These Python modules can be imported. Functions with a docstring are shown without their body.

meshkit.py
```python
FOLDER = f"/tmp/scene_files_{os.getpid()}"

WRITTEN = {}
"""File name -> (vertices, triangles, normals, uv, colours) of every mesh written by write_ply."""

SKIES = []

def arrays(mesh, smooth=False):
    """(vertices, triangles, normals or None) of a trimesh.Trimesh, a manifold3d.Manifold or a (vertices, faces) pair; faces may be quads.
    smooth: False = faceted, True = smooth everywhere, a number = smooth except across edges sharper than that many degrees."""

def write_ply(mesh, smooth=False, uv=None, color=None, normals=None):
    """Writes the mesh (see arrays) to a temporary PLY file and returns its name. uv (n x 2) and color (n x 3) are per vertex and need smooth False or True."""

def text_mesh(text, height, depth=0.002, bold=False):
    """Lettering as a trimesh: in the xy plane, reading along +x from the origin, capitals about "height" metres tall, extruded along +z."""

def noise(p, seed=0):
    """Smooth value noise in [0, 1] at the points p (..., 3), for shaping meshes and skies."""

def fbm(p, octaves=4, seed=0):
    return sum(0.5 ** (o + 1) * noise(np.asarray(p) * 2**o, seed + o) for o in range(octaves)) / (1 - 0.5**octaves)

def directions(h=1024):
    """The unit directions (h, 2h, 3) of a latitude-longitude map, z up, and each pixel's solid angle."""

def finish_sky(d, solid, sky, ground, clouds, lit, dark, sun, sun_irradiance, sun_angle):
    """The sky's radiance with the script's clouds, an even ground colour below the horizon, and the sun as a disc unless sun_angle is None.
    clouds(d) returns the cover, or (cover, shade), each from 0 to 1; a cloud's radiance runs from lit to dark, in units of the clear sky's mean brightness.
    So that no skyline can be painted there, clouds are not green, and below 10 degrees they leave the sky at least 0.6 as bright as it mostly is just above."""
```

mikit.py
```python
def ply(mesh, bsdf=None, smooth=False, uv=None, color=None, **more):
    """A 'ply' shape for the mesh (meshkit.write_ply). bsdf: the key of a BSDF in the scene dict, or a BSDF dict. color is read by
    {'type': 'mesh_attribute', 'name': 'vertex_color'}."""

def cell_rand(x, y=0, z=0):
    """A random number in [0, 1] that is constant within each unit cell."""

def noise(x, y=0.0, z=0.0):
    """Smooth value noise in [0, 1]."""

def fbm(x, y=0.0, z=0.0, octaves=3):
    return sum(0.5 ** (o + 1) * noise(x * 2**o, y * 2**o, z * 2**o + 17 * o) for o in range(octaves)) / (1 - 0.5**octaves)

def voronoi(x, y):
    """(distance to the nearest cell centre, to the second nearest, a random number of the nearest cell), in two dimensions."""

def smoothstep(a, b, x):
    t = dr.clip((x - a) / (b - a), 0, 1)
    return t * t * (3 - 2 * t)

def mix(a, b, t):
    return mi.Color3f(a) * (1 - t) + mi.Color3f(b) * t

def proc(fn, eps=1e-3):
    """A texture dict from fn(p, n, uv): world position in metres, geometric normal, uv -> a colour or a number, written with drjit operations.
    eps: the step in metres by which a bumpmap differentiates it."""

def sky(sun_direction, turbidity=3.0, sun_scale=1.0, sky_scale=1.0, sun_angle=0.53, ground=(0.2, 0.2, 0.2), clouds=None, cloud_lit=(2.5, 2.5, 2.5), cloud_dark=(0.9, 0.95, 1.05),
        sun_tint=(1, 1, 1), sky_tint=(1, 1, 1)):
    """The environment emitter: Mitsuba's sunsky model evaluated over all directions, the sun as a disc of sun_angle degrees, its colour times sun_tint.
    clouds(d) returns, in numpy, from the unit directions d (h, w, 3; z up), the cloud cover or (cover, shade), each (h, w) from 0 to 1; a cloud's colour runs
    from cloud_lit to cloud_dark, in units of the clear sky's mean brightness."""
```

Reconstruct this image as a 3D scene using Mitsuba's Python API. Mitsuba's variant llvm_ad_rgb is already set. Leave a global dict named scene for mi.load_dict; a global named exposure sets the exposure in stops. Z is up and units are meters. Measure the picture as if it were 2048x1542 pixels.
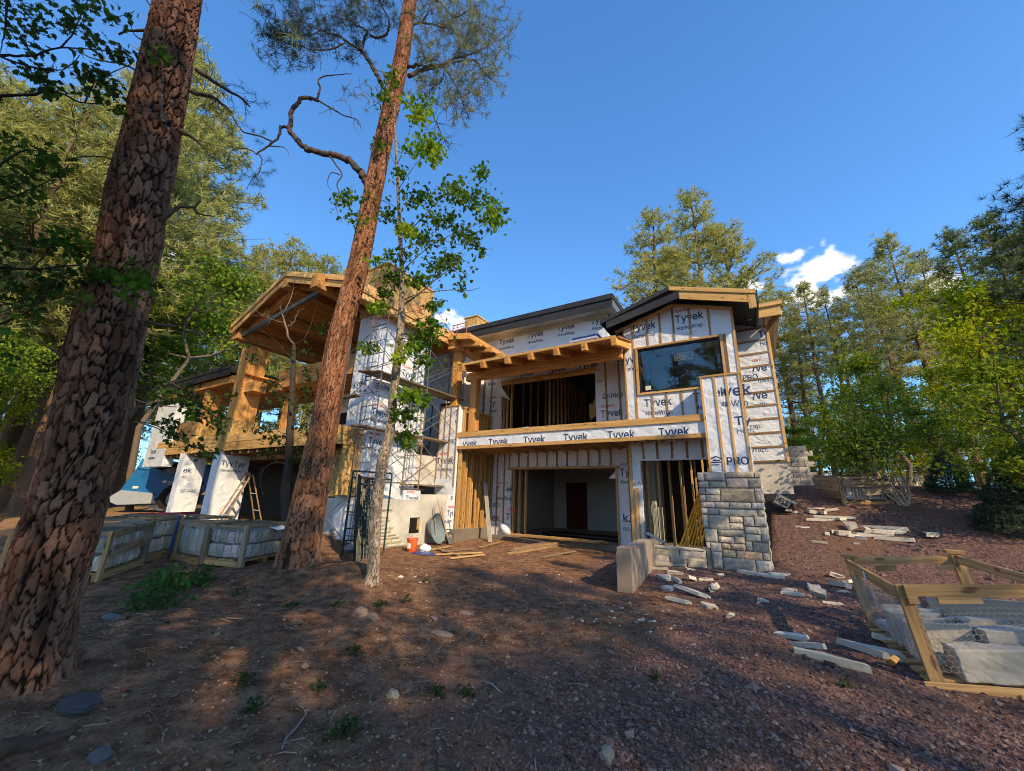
import math, numpy as np, trimesh, mitsuba as mi, drjit as dr, mikit, meshkit
from mikit import noise, fbm, voronoi, cell_rand, smoothstep, mix
from shapely.geometry import Polygon, box as sbox
from shapely.ops import unary_union
T = mi.ScalarTransform4f
rng = np.random.default_rng(7)
scene, labels = {}, {}

# ---------------------------------------------------------------- camera, sky, exposure
CAM = np.array([0, 0, 1.6])
F_PX = 792.89
PITCH, ROLL, YAW = np.radians([16.101, 1.6857, -31.3095])
FW = np.array([np.sin(YAW) * np.cos(PITCH), np.cos(YAW) * np.cos(PITCH), np.sin(PITCH)])
R0 = np.array([np.cos(YAW), -np.sin(YAW), 0.0])
U0 = np.cross(R0, FW)
RT = R0 * np.cos(ROLL) + U0 * np.sin(ROLL)
UP = np.cross(RT, FW)
scene['camera'] = {'type': 'perspective', 'fov': float(2 * np.degrees(np.arctan(1024 / F_PX))), 'fov_axis': 'x',
                   'near_clip': 0.05, 'far_clip': 3000.0,
                   'to_world': T().look_at(origin=CAM.tolist(), target=(CAM + FW).tolist(), up=UP.tolist())}
exposure = 1.75
SUN_AZ, SUN_EL = math.radians(60), math.radians(33)
SUN = np.array([math.sin(SUN_AZ) * math.cos(SUN_EL), -math.cos(SUN_AZ) * math.cos(SUN_EL), math.sin(SUN_EL)])


def sight(px, py):
    """unit-depth direction of a sight line in the survey photograph (2048 x 1542)"""
    return FW + RT * (px - 1024) / F_PX - UP * (py - 771) / F_PX


def clouds(d):
    def blob(px, py, r, ry, seed, s):
        c = sight(px, py); c = c / np.linalg.norm(c)
        a = np.cross([0, 0, 1.0], c); a /= np.linalg.norm(a); b = np.cross(c, a)
        u, v = d @ a / r, d @ b / ry
        n = meshkit.fbm(d * s, 5, seed)
        fall = np.sqrt(u * u + v * v)
        m = np.clip((1.0 - fall + (n - .5) * 3.2) / .55, 0, 1) * (d @ c > 0)
        return m * np.clip((1.7 - fall) / .3, 0, 1)
    m = np.zeros(d.shape[:-1])
    for args in ((1642, 530, .044, .030, 3, 34), (1625, 585, .058, .042, 5, 38), (1585, 515, .03, .013, 9, 40), (1880, 565, .03, .03, 11, 30), (1440, 590, .12, .025, 12, 26),
                 (905, 640, .035, .018, 13, 40), (880, 640, .02, .012, 14, 40), (90, 560, .16, .16, 17, 14), (20, 600, .2, .1, 21, 12)):
        m = np.maximum(m, blob(*args))
    e = np.degrees(np.arcsin(np.clip(d[..., 2], -1, 1)))
    front = np.clip((d @ (FW / 1.0) - .10) / .25, 0, 1)      # scattered fair-weather clouds low round the rest of the horizon
    q = d / np.maximum(np.abs(d[..., 2:]), .12)
    rest = np.clip((meshkit.fbm(q * [1.1, 1.1, .2] + 5, 5, 41) - .50) / .10, 0, 1) * np.clip((34 - e) / 12, 0, 1) * (1 - front)
    m = np.maximum(m, rest)
    shade = np.clip((meshkit.fbm(d * 30, 4, 31) - .45) * 2.2, 0, .8)
    return m, shade * m


scene['sky'] = mikit.sky(SUN.tolist(), turbidity=2.6, sun_scale=1.2, sky_scale=2.0, sun_tint=(1.0, .93, .80), sky_tint=(.77, 1.2, 1.52), clouds=clouds,
                         cloud_lit=(2.3, 2.2, 2.1), cloud_dark=(1.2, 1.3, 1.45), ground=(.09, .07, .06))

# ---------------------------------------------------------------- materials
VC = {'type': 'mesh_attribute', 'name': 'vertex_color'}


def two(b):
    return {'type': 'twosided', 'bsdf': b}


def bump(fn, scale, b, eps=2e-3):
    return {'type': 'bumpmap', 'arbitrary': mikit.proc(fn, eps), 'scale': scale, 'bsdf': b}


def pr(col, rough, **k):
    return {'type': 'principled', 'base_color': col if isinstance(col, dict) else {'type': 'rgb', 'value': list(col)}, 'roughness': rough, 'specular': .35, **k}


def wood(c1, c2, knot, grey=0.0):
    def fn(p, n, uv):
        i = dr.floor(uv.y / 10)
        v = uv.y - i * 10
        tone = cell_rand(i, 3)
        g = fbm(uv.x * 1.3 + i * 7.3, v * 46 + fbm(uv.x * 1.1, i) * 2.5, i, 3)
        big = noise(uv.x * .9 + i * 3.1, v * 5, i + 9)
        c = mix(c1, c2, smoothstep(.25, .75, g) * .75 + big * .25) * (.72 + .5 * tone)
        d, _, w = voronoi(uv.x * 2.1 + i * 11.7, v * 7)
        k = smoothstep(.17, .06, d) * dr.select(w > .45, 1., 0.)
        return mix(c, knot, k * .8)
    return mikit.proc(fn)


def osb_fn(p, n, uv):
    a = dr.select(dr.abs(n.x) > .7, p.y, p.x)
    b = dr.select(dr.abs(n.z) > .7, p.y, p.z)
    d1, _, w1 = voronoi(a * 9 + noise(b * 6, a * 3) * 1.5, b * 22)
    d2, _, w2 = voronoi(a * 20 + 31, b * 8 + noise(a * 7, b * 2) * 2)
    t = dr.select(w2 > .5, w1, w2 * 2)
    return mix((.30, .17, .05), (.62, .42, .16), t) * (.8 + .35 * noise(a * 1.3, b * 1.3))


def wrap_bump(p, n, uv):
    a = dr.select(dr.abs(n.x) > .7, p.y, p.x)
    w = fbm(a * 3 + 5, p.z * 3, 1.7, 2) * 3
    return fbm(a * 7 + w, p.z * 9 - w * 1.4, 0., 3) + .5 * fbm(a * 2.2 - p.z * 3, p.z * 2 + w, 4., 2)


def wrap_col(p, n, uv):
    a = dr.select(dr.abs(n.x) > .7, p.y, p.x)
    return mix((.60, .66, .76), (.74, .79, .86), fbm(a * 2, p.z * 2.5, 2.2, 3))


def stone_bump(p, n, uv):
    return fbm(p.x * 22, p.y * 22, p.z * 22, 4)


def conc_fn(p, n, uv):
    t = fbm(p.x * 1.8, p.y * 1.8, p.z * 1.8, 4)
    return mix((.13, .108, .09), (.25, .21, .175), t)


def stucco_fn(p, n, uv):
    t = fbm(p.y * 1.4 + p.x, p.z * 1.6, 3., 4)
    return mix((.42, .41, .38), (.66, .64, .58), smoothstep(.25, .75, t)) * (.9 + .2 * noise(p.y * 40, p.z * 40, p.x * 40))


def dark_fn(p, n, uv):
    t = fbm(p.x * 2.1, p.y * 2.1, p.z * 5.1, 3)
    return mix((.012, .013, .016), (.045, .046, .052), t)


def ground_fn(p, n, uv):
    """brown forest soil on the left, purple-red volcanic cinder on the right and up the slope"""
    w = fbm(p.x * .55 + 3, p.y * .55, 1., 4)
    big = fbm(p.x * .16, p.y * .16 + 8, 2., 3)
    edge = (p.x + 2.6) * .34 + (p.y - 7.) * .11 + (w - .5) * 3.0
    cinder = smoothstep(-.45, .5, edge) * smoothstep(17., 14., dr.norm(mi.Vector2f(p.x, p.y)) - p.x * .4)
    s = fbm(p.x * 9, p.y * 9, .3, 3)
    fine = noise(p.x * 60, p.y * 60, 1.)
    soil = mix((.095, .050, .030), (.215, .125, .078), smoothstep(.25, .75, s)) * (.75 + .5 * big)
    d, d2, r = voronoi(p.x * 26, p.y * 26)
    cin = mix((.075, .042, .038), (.20, .130, .115), r) * (.6 + .4 * smoothstep(.0, .25, d2 - d))
    cin = mix(cin, mi.Color3f(.15, .085, .055), smoothstep(.52, .75, w) * .7)
    far = smoothstep(14., 26., dr.norm(mi.Vector2f(p.x, p.y)))
    c = mix(soil, cin, cinder)
    c = mix(c, mix((.13, .075, .04), (.24, .16, .085), big), far)
    return c * (.75 + .5 * fine)


def ground_bump(p, n, uv):
    d, d2, r = voronoi(p.x * 26, p.y * 26)
    return fbm(p.x * 30, p.y * 30, 0., 3) * .7 + smoothstep(0., .3, d2 - d) * (.2 + r * .5)


B = {
    'ground_mat': two(bump(ground_bump, .012, pr(mikit.proc(ground_fn), .95, specular=.1), 3e-3)),
    'matte': two(pr(VC, .85, specular=.2)),
    'gloss': two(pr(VC, .35)),
    'rock_mat': two(bump(stone_bump, .012, pr(VC, .85, specular=.2))),
    'bark_mat': two(bump(stone_bump, .010, pr(VC, .9, specular=.1))),
    'leaf_mat': {'type': 'principledthin', 'base_color': VC, 'roughness': .55, 'spec_trans': 0.0, 'diff_trans': .85, 'eta': 1.3},
    'lumber': two(pr(wood((.66, .42, .17), (.42, .235, .075), (.14, .06, .02)), .7)),
    'timber': two(pr(wood((.66, .36, .12), (.42, .19, .05), (.13, .05, .015)), .65)),
    'weathered': two(pr(wood((.30, .235, .16), (.155, .11, .07), (.05, .035, .02)), .85)),
    'crate_wood': two(pr(wood((.50, .32, .15), (.27, .155, .065), (.08, .04, .02)), .8)),
    'tan_wood': two(pr(wood((.36, .24, .12), (.22, .13, .06), (.09, .04, .02)), .75)),
    'osb': two(pr(mikit.proc(osb_fn), .75)),
    'wrap': two(bump(wrap_bump, .034, pr(mikit.proc(wrap_col), .42, specular=.45), 4e-3)),
    'concrete': two(bump(stone_bump, .004, pr(mikit.proc(conc_fn), .9))),
    'stucco': two(bump(stone_bump, .004, pr(mikit.proc(stucco_fn), .9))),
    'membrane': two(bump(wrap_bump, .010, pr(mikit.proc(dark_fn), .55))),
    'steel': two(pr(VC, .42, metallic=.35)),
    'glass': {'type': 'thindielectric', 'int_ior': 1.62},
}
scene.update(B)


# ---------------------------------------------------------------- mesh helpers
class MB:
    """collects vertices, faces, uv and colours of one mesh"""

    def __init__(s):
        s.v, s.f, s.u, s.c, s.n = [], [], [], [], 0

    def add(s, v, f, uv=None, col=(.5, .5, .5)):
        v = np.asarray(v, float); f = np.asarray(f, int)
        if f.shape[1] == 4:
            f = np.vstack([f[:, [0, 1, 2]], f[:, [0, 2, 3]]])
        s.v.append(v); s.f.append(f + s.n); s.n += len(v)
        s.u.append(np.zeros((len(v), 2)) if uv is None else np.asarray(uv, float))
        s.c.append(np.broadcast_to(np.asarray(col, float), (len(v), 3)))
        return s

    def arr(s):
        return np.vstack(s.v), np.vstack(s.f), np.vstack(s.u), np.vstack(s.c)

    def beam(s, p0, p1, w, h, up=(0, 0, 1), col=(.5, .5, .5), off=(0, 0), cut=0.0):
        """box from p0 to p1, w across, h along up; off shifts it sideways and upwards"""
        p0, p1 = np.asarray(p0, float), np.asarray(p1, float)
        d = p1 - p0; L = np.linalg.norm(d); d /= L
        up = np.asarray(up, float)
        if abs(d @ up) > .97 * np.linalg.norm(up):
            up = np.array([0, 1.0, 0]) if abs(d[1]) < .9 else np.array([1.0, 0, 0])
        a = np.cross(d, up); a /= np.linalg.norm(a); b = np.cross(a, d)
        p0 = p0 + a * off[0] + b * off[1]
        return s.obox(p0 + d * L / 2, d * L / 2, a * w / 2, b * h / 2, col)

    def obox(s, c, ex, ey, ez, col=(.5, .5, .5)):
        """oriented box: centre and three half-axes, the first one runs along the grain"""
        idn = int(rng.integers(0, 900)) * 10 + 3
        ex, ey, ez = (np.asarray(q, float) for q in (ex, ey, ez))
        vs, fs, us = [], [], []
        lx = np.linalg.norm(ex)
        for n_, a, b in ((ex, ey, ez), (ey, ex, ez), (ez, ex, ey)):
            for sg in (1, -1):
                q = [c + n_ * sg + a * i + b * j for i, j in ((-1, -1), (1, -1), (1, 1), (-1, 1))]
                k = len(vs)
                vs += q
                la, lb = np.linalg.norm(a), np.linalg.norm(b)
                us += [(i * la, idn + j * lb + (.7 if n_ is ez else 0)) for i, j in ((-1, -1), (1, -1), (1, 1), (-1, 1))]
                o = np.dot(np.cross(a, b), n_) * sg > 0
                fs.append((k, k + 1, k + 2, k + 3) if o else (k + 3, k + 2, k + 1, k))
        return s.add(vs, fs, us, col)

    def bx(s, x0, x1, y0, y1, z0, z1, col=(.5, .5, .5), axis=None):
        c = np.array([(x0 + x1) / 2, (y0 + y1) / 2, (z0 + z1) / 2])
        e = [np.array([abs(x1 - x0) / 2, 0, 0]), np.array([0, abs(y1 - y0) / 2, 0]), np.array([0, 0, abs(z1 - z0) / 2])]
        k = int(np.argmax([abs(x1 - x0), abs(y1 - y0), abs(z1 - z0)])) if axis is None else axis
        return s.obox(c, e[k], e[(k + 1) % 3], e[(k + 2) % 3], col)

    def tube(s, pts, rad, sides=8, col=(.5, .5, .5), cap=True):
        p = np.asarray(pts, float)
        r = np.broadcast_to(np.asarray(rad, float), (len(p),))
        t = np.gradient(p, axis=0); t /= np.linalg.norm(t, axis=1, keepdims=True) + 1e-12
        a = np.cross(t[0], [0, 0, 1.0] if abs(t[0][2]) < .9 else [1.0, 0, 0]); a /= np.linalg.norm(a)
        A = []
        for k in range(len(p)):
            a = a - t[k] * (a @ t[k]); a /= np.linalg.norm(a); A.append(a)
        A = np.array(A); Bn = np.cross(t, A)
        th = np.arange(sides) * 2 * np.pi / sides
        v = (p[:, None] + r[:, None, None] * (np.cos(th)[None, :, None] * A[:, None] + np.sin(th)[None, :, None] * Bn[:, None])).reshape(-1, 3)
        i, j = np.meshgrid(np.arange(len(p) - 1), np.arange(sides), indexing='ij')
        q = np.stack([i * sides + j, i * sides + (j + 1) % sides, (i + 1) * sides + (j + 1) % sides, (i + 1) * sides + j], -1).reshape(-1, 4)
        f = np.vstack([q[:, [0, 1, 2]], q[:, [0, 2, 3]]])
        if cap:
            n0 = len(v)
            v = np.vstack([v, p[:1], p[-1:]])
            k = np.arange(sides)
            f = np.vstack([f, np.stack([(k + 1) % sides, k, k * 0 + n0], 1), np.stack([(len(p) - 1) * sides + k, (len(p) - 1) * sides + (k + 1) % sides, k * 0 + n0 + 1], 1)])
        return s.add(v, f, None, col)

    def tm(s, mesh, col=(.5, .5, .5), M=None):
        v = np.asarray(mesh.vertices, float)
        if M is not None:
            v = v @ np.asarray(M)[:3, :3].T + np.asarray(M)[:3, 3]
        return s.add(v, np.asarray(mesh.faces), None, col)

    def panel(s, poly, org, right, up, thick, col=(.5, .5, .5)):
        """a shapely polygon in (right, up) metres, extruded forwards by thick"""
        right, up = np.asarray(right, float), np.asarray(up, float)
        n = np.cross(right, up)
        for g in getattr(poly, 'geoms', [poly]):
            if g.area < 1e-6:
                continue
            m = trimesh.creation.extrude_polygon(g, thick, engine='earcut')
            w = np.asarray(m.vertices)
            s.add(np.asarray(org, float) + w[:, :1] * right + w[:, 1:2] * up + w[:, 2:] * n, np.asarray(m.faces), None, col)
        return s


def key_for(name, parent):
    base = name if parent is None else parent + '__' + name
    k, i = base, 0
    while k in scene or k in USED:
        i += 1; k = f'{base}_{i:03d}'
    USED.add(k)
    return k


USED = set()


def thing(name, label, cat, group=None):
    k = key_for(name, None)
    labels[k] = {'label': label, 'category': cat}
    if group:
        labels[k]['group'] = group
    return k


def put(name, mb, bsdf, parent=None, smooth=False, label=None, cat=None, group=None, kind=None, to_world=None):
    v, f, u, c = mb.arr()
    k = key_for(name, parent)
    d = mikit.ply((v, f), bsdf, smooth=smooth, uv=u, color=c)
    if to_world is not None:
        d['to_world'] = to_world
    scene[k] = d
    l = {}
    if label: l['label'] = label
    if cat: l['category'] = cat
    if group: l['group'] = group
    if kind: l['kind'] = kind
    if l: labels[k] = l
    return k


_txt = {}


def letters(mb, s, h, org, right, up, col, bold=True, clip=None, sx=1.0):
    """flat print: capitals h metres tall, starting at org; clip = (u0, u1, w0, w1) in metres from org"""
    if (s, bold) not in _txt:
        _txt[(s, bold)] = meshkit.text_mesh(s, 1.0, .01, bold)
    m = _txt[(s, bold)].copy()
    m.vertices = m.vertices * [h * sx, h, .12]
    if clip is not None:
        for pt, nn in (((clip[0], 0, 0), (1, 0, 0)), ((clip[1], 0, 0), (-1, 0, 0)), ((0, clip[2], 0), (0, 1, 0)), ((0, clip[3], 0), (0, -1, 0))):
            m = m.slice_plane(pt, nn)
            if len(m.faces) == 0:
                return mb
    right, up = np.asarray(right, float), np.asarray(up, float)
    n = np.cross(right, up)
    w = np.asarray(m.vertices)
    return mb.add(np.asarray(org, float) + w[:, :1] * right + w[:, 1:2] * up + w[:, 2:] * n, np.asarray(m.faces), None, col)


def text_w(s, h, bold=True):
    if (s, bold) not in _txt:
        _txt[(s, bold)] = meshkit.text_mesh(s, 1.0, .01, bold)
    return _txt[(s, bold)].bounds[1][0] * h


def on_y(px, py, Y):
    d = sight(px, py); return CAM + d * (Y / d[1])


def on_x(px, py, X):
    d = sight(px, py); return CAM + d * (X / d[0])


def fwd(px, py, depth):
    """point of a sight line at a horizontal distance forward of the camera"""
    d = sight(px, py); h = d[0] * np.sin(YAW) + d[1] * np.cos(YAW)
    return CAM + d * (depth / h)


def smooth01(a, b, x):
    t = np.clip((np.asarray(x, float) - a) / (b - a), 0, 1); return t * t * (3 - 2 * t)


def terrain(x, y, detail=False):
    x, y = np.asarray(x, float), np.asarray(y, float)
    z = .10 + .02 * (y - 5) * smooth01(-4, 2, x) * smooth01(3, 9, y)
    z = z - .10 * smooth01(4, 0, np.hypot(x, y))
    hill = smooth01(-.35, .3, x) * (2.0 * smooth01(10.6, 16.2, y)) * smooth01(60, 30, np.hypot(x, y))
    hill = hill * (1 - .55 * smooth01(4, 16, x) * smooth01(20, 8, y))
    z = z + hill
    z = z + .26 * np.exp(-((x + 7.6) ** 2 + (y - 4.7) ** 2) / 3.2) + .16 * np.exp(-((x + 6.3) ** 2 + (y - 5.3) ** 2) / .8)
    z = z + .25 * np.exp(-((x + 5.1) ** 2 + (y - 1.3) ** 2) / 2.0)
    z = z + .42 * smooth01(-7, -15, x) * smooth01(0, 5, y)
    p = np.stack([x * .7, y * .7, x * 0], -1)
    z = z + .10 * (meshkit.fbm(p, 3, 5) - .5)
    if detail:
        p = np.stack([x * 5, y * 5, x * 0], -1)
        z = z + .035 * (meshkit.fbm(p, 4, 9) - .5)
    return z


def hit(px, py, lift=0.0):
    """where a sight line meets the ground"""
    d = sight(px, py); t = np.concatenate([np.arange(1.2, 30, .02), np.arange(30, 120, .2)])
    P = CAM + t[:, None] * d
    below = np.nonzero(P[:, 2] < terrain(P[:, 0], P[:, 1]) + lift)[0]
    return P[below[0]] if len(below) else P[-1]


def gz(x, y):
    return float(terrain(np.array(x), np.array(y)))
# ---------------------------------------------------------------- ground
def make_ground():
    a0 = YAW + math.pi / 2
    fine = np.linspace(-62, 62, 420)
    coarse = np.concatenate([np.linspace(66, 294, 50)])
    ang = np.radians(np.concatenate([fine, coarse]))
    rad = np.concatenate([[.15], np.geomspace(.6, 16, 300), np.geomspace(16.6, 60, 60), np.geomspace(66, 900, 24)])
    AA, RR = np.meshgrid(YAW + ang, rad)
    x, y = RR * np.sin(AA), RR * np.cos(AA)
    z = terrain(x, y, True) + smooth01(60, 900, RR) * 0
    # the soil is dug out below the house floors
    inside = ((x > -9.1) & (x < .75) & (y > 13.9)) | ((x > -3.2) & (x < -.1) & (y > 12.6)) | ((x > -9.1) & (x < -8.9) & (y > 13.9))
    z = np.where(inside, np.minimum(z, .05), z)
    n = len(ang)
    v = np.stack([x, y, z], -1).reshape(-1, 3)
    i, j = np.meshgrid(np.arange(len(rad) - 1), np.arange(n), indexing='ij')
    q = np.stack([i * n + j, (i + 1) * n + j, (i + 1) * n + (j + 1) % n, i * n + (j + 1) % n], -1).reshape(-1, 4)
    c = len(v)
    v = np.vstack([v, [[0, 0, gz(0, 0)]]])
    q = np.vstack([q[:, [0, 2, 1]], q[:, [0, 3, 2]], np.stack([np.arange(n), (np.arange(n) + 1) % n, np.full(n, c)], 1)[:, [0, 1, 2]]])
    mb = MB().add(v, q, v[:, :2])
    put('ground', mb, 'ground_mat', smooth=True, kind='structure', label='brown forest soil with purple-red cinder gravel around the building site')


make_ground()
labels['sky'] = {'kind': 'structure', 'label': 'deep blue sky with a few white clouds'}
# ---------------------------------------------------------------- house, right wing
H = thing('house', 'large two-storey timber-frame house under construction, walls in white printed house wrap', 'house')
XR, ZU, YF = np.array([1.0, 0, 0]), np.array([0, 0, 1.0]), np.array([0, 1.0, 0])
NAVY, RED, GREY = (.035, .065, .15), (.55, .05, .06), (.42, .46, .52)
WHITE = (.75, .77, .8)


class Print:
    """the printing of one wall; every logo is a part of its own"""

    def __init__(s, right):
        s.r = np.asarray(right, float); s.q = []

    def logo(s, org, sc=1.0, red=True, home=True, word='Tyvek', home_word='HomeWrap.', clip=None, fine=True):
        o = np.asarray(org, float); mb = MB(); s.q.append(mb)
        h = .235 * sc
        sx = .825 * sc / text_w('Tyvek', h)
        sub = lambda dz: None if clip is None else (clip[0], clip[1], clip[2] + dz, clip[3] + dz)
        letters(mb, word, h, o, s.r, ZU, NAVY, True, clip, sx)
        if red:
            letters(mb, '‹DUPONT›', .088 * sc, o + s.r * .02 * sc + ZU * .34 * sc, s.r, ZU, RED, True, sub(-.34 * sc), .9)
        if home:
            hs = .80 * sc / text_w('HomeWrap.', .13 * sc, True)
            letters(mb, home_word, .13 * sc, o - ZU * .27 * sc + s.r * .03 * sc, s.r, ZU, NAVY, True, sub(.27 * sc), hs)
            if fine and clip is None:
                for k in range(3):
                    q = o - ZU * (.40 + .055 * k) * sc + s.r * (.1 * sc + .05 * k)
                    mb.beam(q, q + s.r * (.5 - .12 * k) * sc, .012, .002, np.cross(s.r, ZU), GREY)
        return s

    def pro(s, org, sc=1.0, word='PRO', house=True):
        o = np.asarray(org, float); mb = MB(); s.q.append(mb)
        letters(mb, word, .16 * sc, o + s.r * .33 * sc, s.r, ZU, NAVY, True)
        if house:
            n = np.cross(s.r, ZU)
            P = lambda u, w: o + s.r * u * sc + ZU * w * sc
            for a_, b_ in (((0, .12), (.14, .19)), ((.14, .19), (.28, .12)), ((.02, 0), (.20, 0)), ((.0, .055), (.24, .055)), ((.08, .1), (.22, .1)), ((.28, .12), (.28, .02))):
                mb.beam(P(*a_), P(*b_), .026 * sc, .003, n, NAVY)
        return s

    def word(s, t, org, h, bold=True, col=NAVY, clip=None):
        mb = MB(); s.q.append(mb); letters(mb, t, h, org, s.r, ZU, col, bold, clip); return s

    def done(s, parent):
        for mb in s.q:
            if mb.n: put('lettering', mb, 'matte', parent, kind='stuff')


def board(name, parent, p0, p1, w, h, up=(0, 0, 1), mat='lumber', off=(0, 0), label=None):
    return put(name, MB().beam(p0, p1, w, h, up, (.6, .4, .2), off), mat, parent, label=label)


def boxpart(name, parent, *a, mat='lumber', col=(.5, .5, .5), label=None):
    return put(name, MB().bx(*a, col), mat, parent, label=label)


def wrap_wall(name, X0, X1, Y, Z0, Z1, holes=(), poly=None, th=.12, mat='wrap'):
    """wall facing the camera side (-y), front face on plane Y"""
    g = poly if poly is not None else sbox(X0, Z0, X1, Z1)
    for h in holes:
        g = g.difference(sbox(h[0], h[2], h[1], h[3]))
    mb = MB().panel(g, (0, Y + th, 0), XR, ZU, th, WHITE)
    return put(name, mb, mat, H)


def battens(par, Y, xs, z0, z1, w=.062, mat='tan_wood'):
    for x in xs:
        lean = rng.normal(0, .006)
        put('batten', MB().beam((x - lean, Y - .011, z0), (x + lean, Y - .011, z1), w, .022, (0, -1, 0)), mat, par)


def XS(Y, y, *px):
    return [float(on_y(p, y, Y)[0]) for p in px]


# --- lower garage wall (plane y = 13.8), shaded by the balcony
gw = wrap_wall('garage_wall', -9.25, -3.28, 13.8, .28, 3.44, [(-8.33, -4.05, 0, 2.78)])
zt = 3.40
xs_top = [float(on_y(1000 + q / 6.7, 930, 13.8)[0]) for q in (128, 253, 376, 500, 630, 764, 900, 1040, 1187, 1338, 1488)]
battens(gw, 13.8, xs_top, 2.86, zt)
battens(gw, 13.8, [-9.19, -8.95, -8.62], .32, zt)
battens(gw, 13.8, [-3.66, -3.45], .32, 3.38)
boxpart('header_trim', gw, -8.45, -3.98, 13.70, 13.80, 2.76, 2.84, mat='lumber')
boxpart('jamb', gw, -4.10, -4.05, 13.72, 13.98, .3, 2.76, mat='lumber')
for k, x in enumerate((-8.28, -8.14, -7.98)):
    boxpart('jamb', gw, x - .02, x + .02, 13.93 + .22 * k, 14.07 + .22 * k, .3, 2.76, mat='lumber')
pt = Print(XR)
pt.logo((-9.02, 13.797, 1.86), word='T', red=True, home=True, fine=True)
pt.word('ek', (-8.52, 13.797, 1.92), .2)
pt.word('RO', (-9.14, 13.797, 1.30), .17)
pt.word('ek', (-9.16, 13.797, .80), .24).word('rap.', (-9.08, 13.797, .58), .13, False)
pt.logo((-8.50, 13.797, .86), word='T', home_word='H', red=True, fine=False)
pt.logo((-3.98, 13.797, 2.50), word='Tyv', home=True, home_word='Hom', red=True, fine=True)
pt.word('k.', (-3.95, 13.797, 1.02), .24).word('ap.', (-3.95, 13.797, .75), .13, False)
pt.done(gw)
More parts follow.
